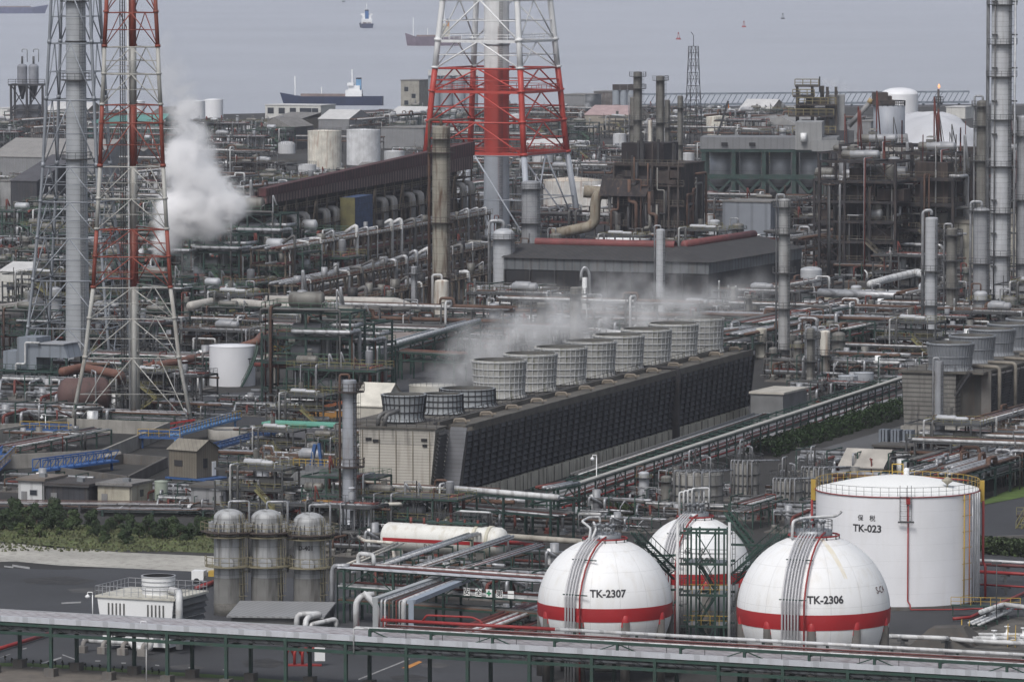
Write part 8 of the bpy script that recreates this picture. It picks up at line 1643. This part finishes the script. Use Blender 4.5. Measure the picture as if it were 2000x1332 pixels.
# hedge
A, B = g(1484, 892, 0), g(1766, 806, 0); r_ = random.Random(3); m = MB(); Lh = (B - A).length; d = (B - A).normalized(); s_ = Vector((d.y, -d.x, 0))
for i in range(26000):
    f = r_.random(); th = r_.uniform(0, math.pi); wv = 1 + .16 * math.sin(f * 90) + .1 * math.sin(f * 41); q = A + d * (f * Lh) + s_ * (2.3 * math.cos(th) * wv) - A + Vector((0, 0, 2.4 * math.sin(th) * wv * r_.uniform(.75, 1.05)))
    a = Vector((r_.gauss(0, 1), r_.gauss(0, 1), r_.gauss(0, 1))).normalized(); b = a.cross(Vector((r_.random(), r_.random(), 1))).normalized(); z = .17 * r_.uniform(.6, 1.4); m._add([q - a * z, q + b * z * .7, q + a * z, q - b * z * .7], [(0, 1, 2, 3)])
o = m.build('hedge', leafmat('hedge_leaves', (.028, .060, .016))); o.location = A; tag(o, 'long dark green clipped hedge beside the pale road', 'hedge')
for (x0, y0, x1, y1, n_, lb, hh) in ((1190, 1004, 1240, 1008, 2500, 'low green shrubs behind the TK-2307 crown pipes', 1.2), (1918, 1080, 2010, 1086, 4000, 'dark shrubs beneath the bund wall right of TK-023', 1.8)):
    m = MB(); A, B = g(x0, y0, 0), g(x1, y1, 0)
    for i in range(n_):
        q = (B - A) * r_.random() + Vector((0, r_.uniform(-2, 6), r_.uniform(0, hh))); a = Vector((r_.gauss(0, 1), r_.gauss(0, 1), r_.gauss(0, 1))).normalized(); b = a.cross(Vector((r_.random(), r_.random(), 1))).normalized(); z = .2; m._add([q - a * z, q + b * z, q + a * z, q - b * z], [(0, 1, 2, 3)])
    o = m.build('shrubs', leafmat('shrub_leaves', (.05, .075, .028))); o.location = A; tag(o, lb, 'shrubs')
# grass tufts and weeds on the verge
m = MB(); A = g(0, 1050, 0)
for i in range(2600):
    x = r_.uniform(-20, 430); y = 1030 + r_.random() ** 1.2 * 48 + .0 * x; q = g(x, y, 0) - A; hgt = r_.uniform(.1, .38); a = r_.uniform(0, 3.14); dx, dy = math.cos(a) * .25, math.sin(a) * .25; m._add([q + Vector((-dx, -dy, 0)), q + Vector((dx, dy, 0)), q + Vector((dx * .4, dy * .4 + .1, hgt)), q + Vector((-dx * .5, -dy * .5, hgt))], [(0, 1, 2, 3)])
o = m.build('weeds', M('weeds', (.085, .095, .045), .9, var=.5, sc_=.2)); o.location = A; o['kind'] = 'stuff'; o['label'] = 'rough weeds and grass tufts on the verge'
# ================================================================ STEAM
def steam(label, blobs, Y, dens, depth=1.0, nscale=.12, rough=.6, thr=.35, name='steam'):
    """blobs: (px, py, r_px, weight) at ground distance Y"""
    mm = mpp(Y); P = [(atd(x, y, Y), r * mm * 1.38, w_) for x, y, r, w_ in blobs]
    lo = Vector([min(p[i] - r * 1.15 for p, r, _ in P) for i in range(3)]); hi = Vector([max(p[i] + r * 1.15 for p, r, _ in P) for i in range(3)]); lo.z = max(lo.z, .2); c = (lo + hi) / 2
    o = MB().box(*(lo - c), *(hi - c)).build(name, white); o.location = c; o['kind'] = 'stuff'; o['label'] = label
    m = bpy.data.materials.new('steam_volume'); m.use_nodes = True; n = m.node_tree; n.nodes.clear(); L = n.links.new; N = n.nodes.new
    out = N('ShaderNodeOutputMaterial'); v = N('ShaderNodeVolumePrincipled'); v.inputs['Color'].default_value = (.995, .995, 1, 1); v.inputs['Anisotropy'].default_value = .1; L(v.outputs[0], out.inputs['Volume'])
    tc = N('ShaderNodeTexCoord'); nz1 = N('ShaderNodeTexNoise'); nz1.inputs['Scale'].default_value = nscale; nz1.inputs['Detail'].default_value = 8; nz1.inputs['Roughness'].default_value = rough; L(tc.outputs['Object'], nz1.inputs['Vector'])
    # warp the coordinates a little so outlines billow
    sub = N('ShaderNodeVectorMath'); sub.operation = 'SUBTRACT'; L(nz1.outputs['Color'], sub.inputs[0]); sub.inputs[1].default_value = (.5, .5, .5)
    sca = N('ShaderNodeVectorMath'); sca.operation = 'SCALE'; L(sub.outputs[0], sca.inputs[0]); sca.inputs['Scale'].default_value = max(r for _, r, _ in P) * 1.25
    add = N('ShaderNodeVectorMath'); add.operation = 'ADD'; L(tc.outputs['Object'], add.inputs[0]); L(sca.outputs[0], add.inputs[1]); acc = None
    for p, r, w_ in P:
        d = N('ShaderNodeVectorMath'); d.operation = 'DISTANCE'; L(add.outputs[0], d.inputs[0]); d.inputs[1].default_value = p - c
        mr = N('ShaderNodeMapRange'); mr.interpolation_type = 'SMOOTHSTEP'; mr.inputs[1].default_value = r * 1.05; mr.inputs[2].default_value = r * .25; mr.inputs[3].default_value = 0; mr.inputs[4].default_value = w_; L(d.outputs['Value'], mr.inputs[0])
        if acc is None: acc = mr.outputs[0]
        else: x = N('ShaderNodeMath'); x.operation = 'MAXIMUM'; L(acc, x.inputs[0]); L(mr.outputs[0], x.inputs[1]); acc = x.outputs[0]
    r2 = N('ShaderNodeMapRange'); r2.inputs[1].default_value = thr; r2.inputs[2].default_value = thr + .3; L(nz1.outputs['Fac'], r2.inputs[0])
    nz2 = N('ShaderNodeTexNoise'); nz2.inputs['Scale'].default_value = nscale * 2.6; nz2.inputs['Detail'].default_value = 4; L(add.outputs[0], nz2.inputs['Vector']); r3 = N('ShaderNodeMapRange'); r3.inputs[1].default_value = .38; r3.inputs[2].default_value = .62; r3.inputs[3].default_value = .05; L(nz2.outputs['Fac'], r3.inputs[0])
    mu0 = N('ShaderNodeMath'); mu0.operation = 'MULTIPLY'; L(r2.outputs[0], mu0.inputs[0]); L(r3.outputs[0], mu0.inputs[1]); r2 = mu0
    mu = N('ShaderNodeMath'); mu.operation = 'MULTIPLY'; L(acc, mu.inputs[0]); L(r2.outputs[0], mu.inputs[1]); m2 = N('ShaderNodeMath'); m2.operation = 'MULTIPLY'; L(mu.outputs[0], m2.inputs[0]); m2.inputs[1].default_value = dens; L(m2.outputs[0], v.inputs['Density'])
    o.data.materials.clear(); o.data.materials.append(m); return o
steam('large white steam plume billowing up behind the flare tower', [(306, 492, 15, 1), (326, 462, 28, 1), (352, 425, 46, 1), (400, 408, 52, 1), (440, 395, 38, 1), (392, 360, 48, 1), (370, 310, 42, 1), (366, 260, 36, .8), (356, 222, 32, .5), (342, 180, 34, .16), (330, 140, 34, .09), (318, 100, 30, .05)], 1190, 2.8, nscale=.10, thr=.30, rough=.6)
steam('small thin steam wisp leaking beside the cream twin pipe', [(410, 580, 10, 1), (398, 558, 18, .9), (380, 535, 22, .6), (365, 515, 22, .3)], 1205, .7, nscale=.25)
steam('thin steam drifting up from the nearest fan stacks', [(880, 735, 45, .4), (930, 690, 55, .7), (985, 670, 55, .9), (1040, 645, 60, .9), (1090, 620, 55, .7), (1060, 600, 45, .4)], 880, .40, nscale=.10, thr=.30)
steam('thin grey steam trailing past the warehouse from the far fan stacks', [(1120, 630, 60, .8), (1180, 600, 60, .8), (1230, 575, 50, .6), (1280, 610, 60, .9), (1340, 600, 55, .9), (1385, 585, 50, .6), (1180, 560, 45, .4), (1320, 560, 45, .4), (1440, 580, 50, .35), (1490, 570, 45, .2)], 935, .38, nscale=.10, thr=.32)
steam('small white steam puff above the dark transfer tower', [(1613, 160, 9, 1), (1628, 160, 11, 1), (1650, 168, 12, .25), (1672, 168, 12, .12)], 1950, .5, nscale=.08)
steam('narrow white steam jet beside the stained machinery block', [(1150, 205, 6, 1), (1153, 190, 9, 1), (1156, 177, 7, .6)], 2350, .4, nscale=.1)
steam('white steam cloud between the hopper tower and dark frames', [(1672, 342, 12, .8), (1690, 345, 16, 1), (1712, 340, 14, .7)], 1560, .3, nscale=.12)
steam('grey-white steam blowing near the foot of the thin flare stack', [(1835, 300, 14, .5), (1850, 292, 16, .6), (1872, 305, 10, .4)], 1700, .2, nscale=.1)
# ================================================================ HAZE
hz_ = MB().box(-1500, -30, -8, 1500, 9000, 215).build('haze', M('haze_air', (.5, .5, .5))); hz_['kind'] = 'stuff'; hz_.visible_shadow = True
hm = bpy.data.materials.new('haze_volume'); hm.use_nodes = True; hn = hm.node_tree; hn.nodes.clear()
ho = hn.nodes.new('ShaderNodeOutputMaterial'); hv = hn.nodes.new('ShaderNodeVolumePrincipled'); hv.inputs['Color'].default_value = (.80, .83, .93, 1)
hv.inputs['Density'].default_value = .00005; hn.links.new(hv.outputs[0], ho.inputs['Volume'])
hz_.data.materials.clear(); hz_.data.materials.append(hm)
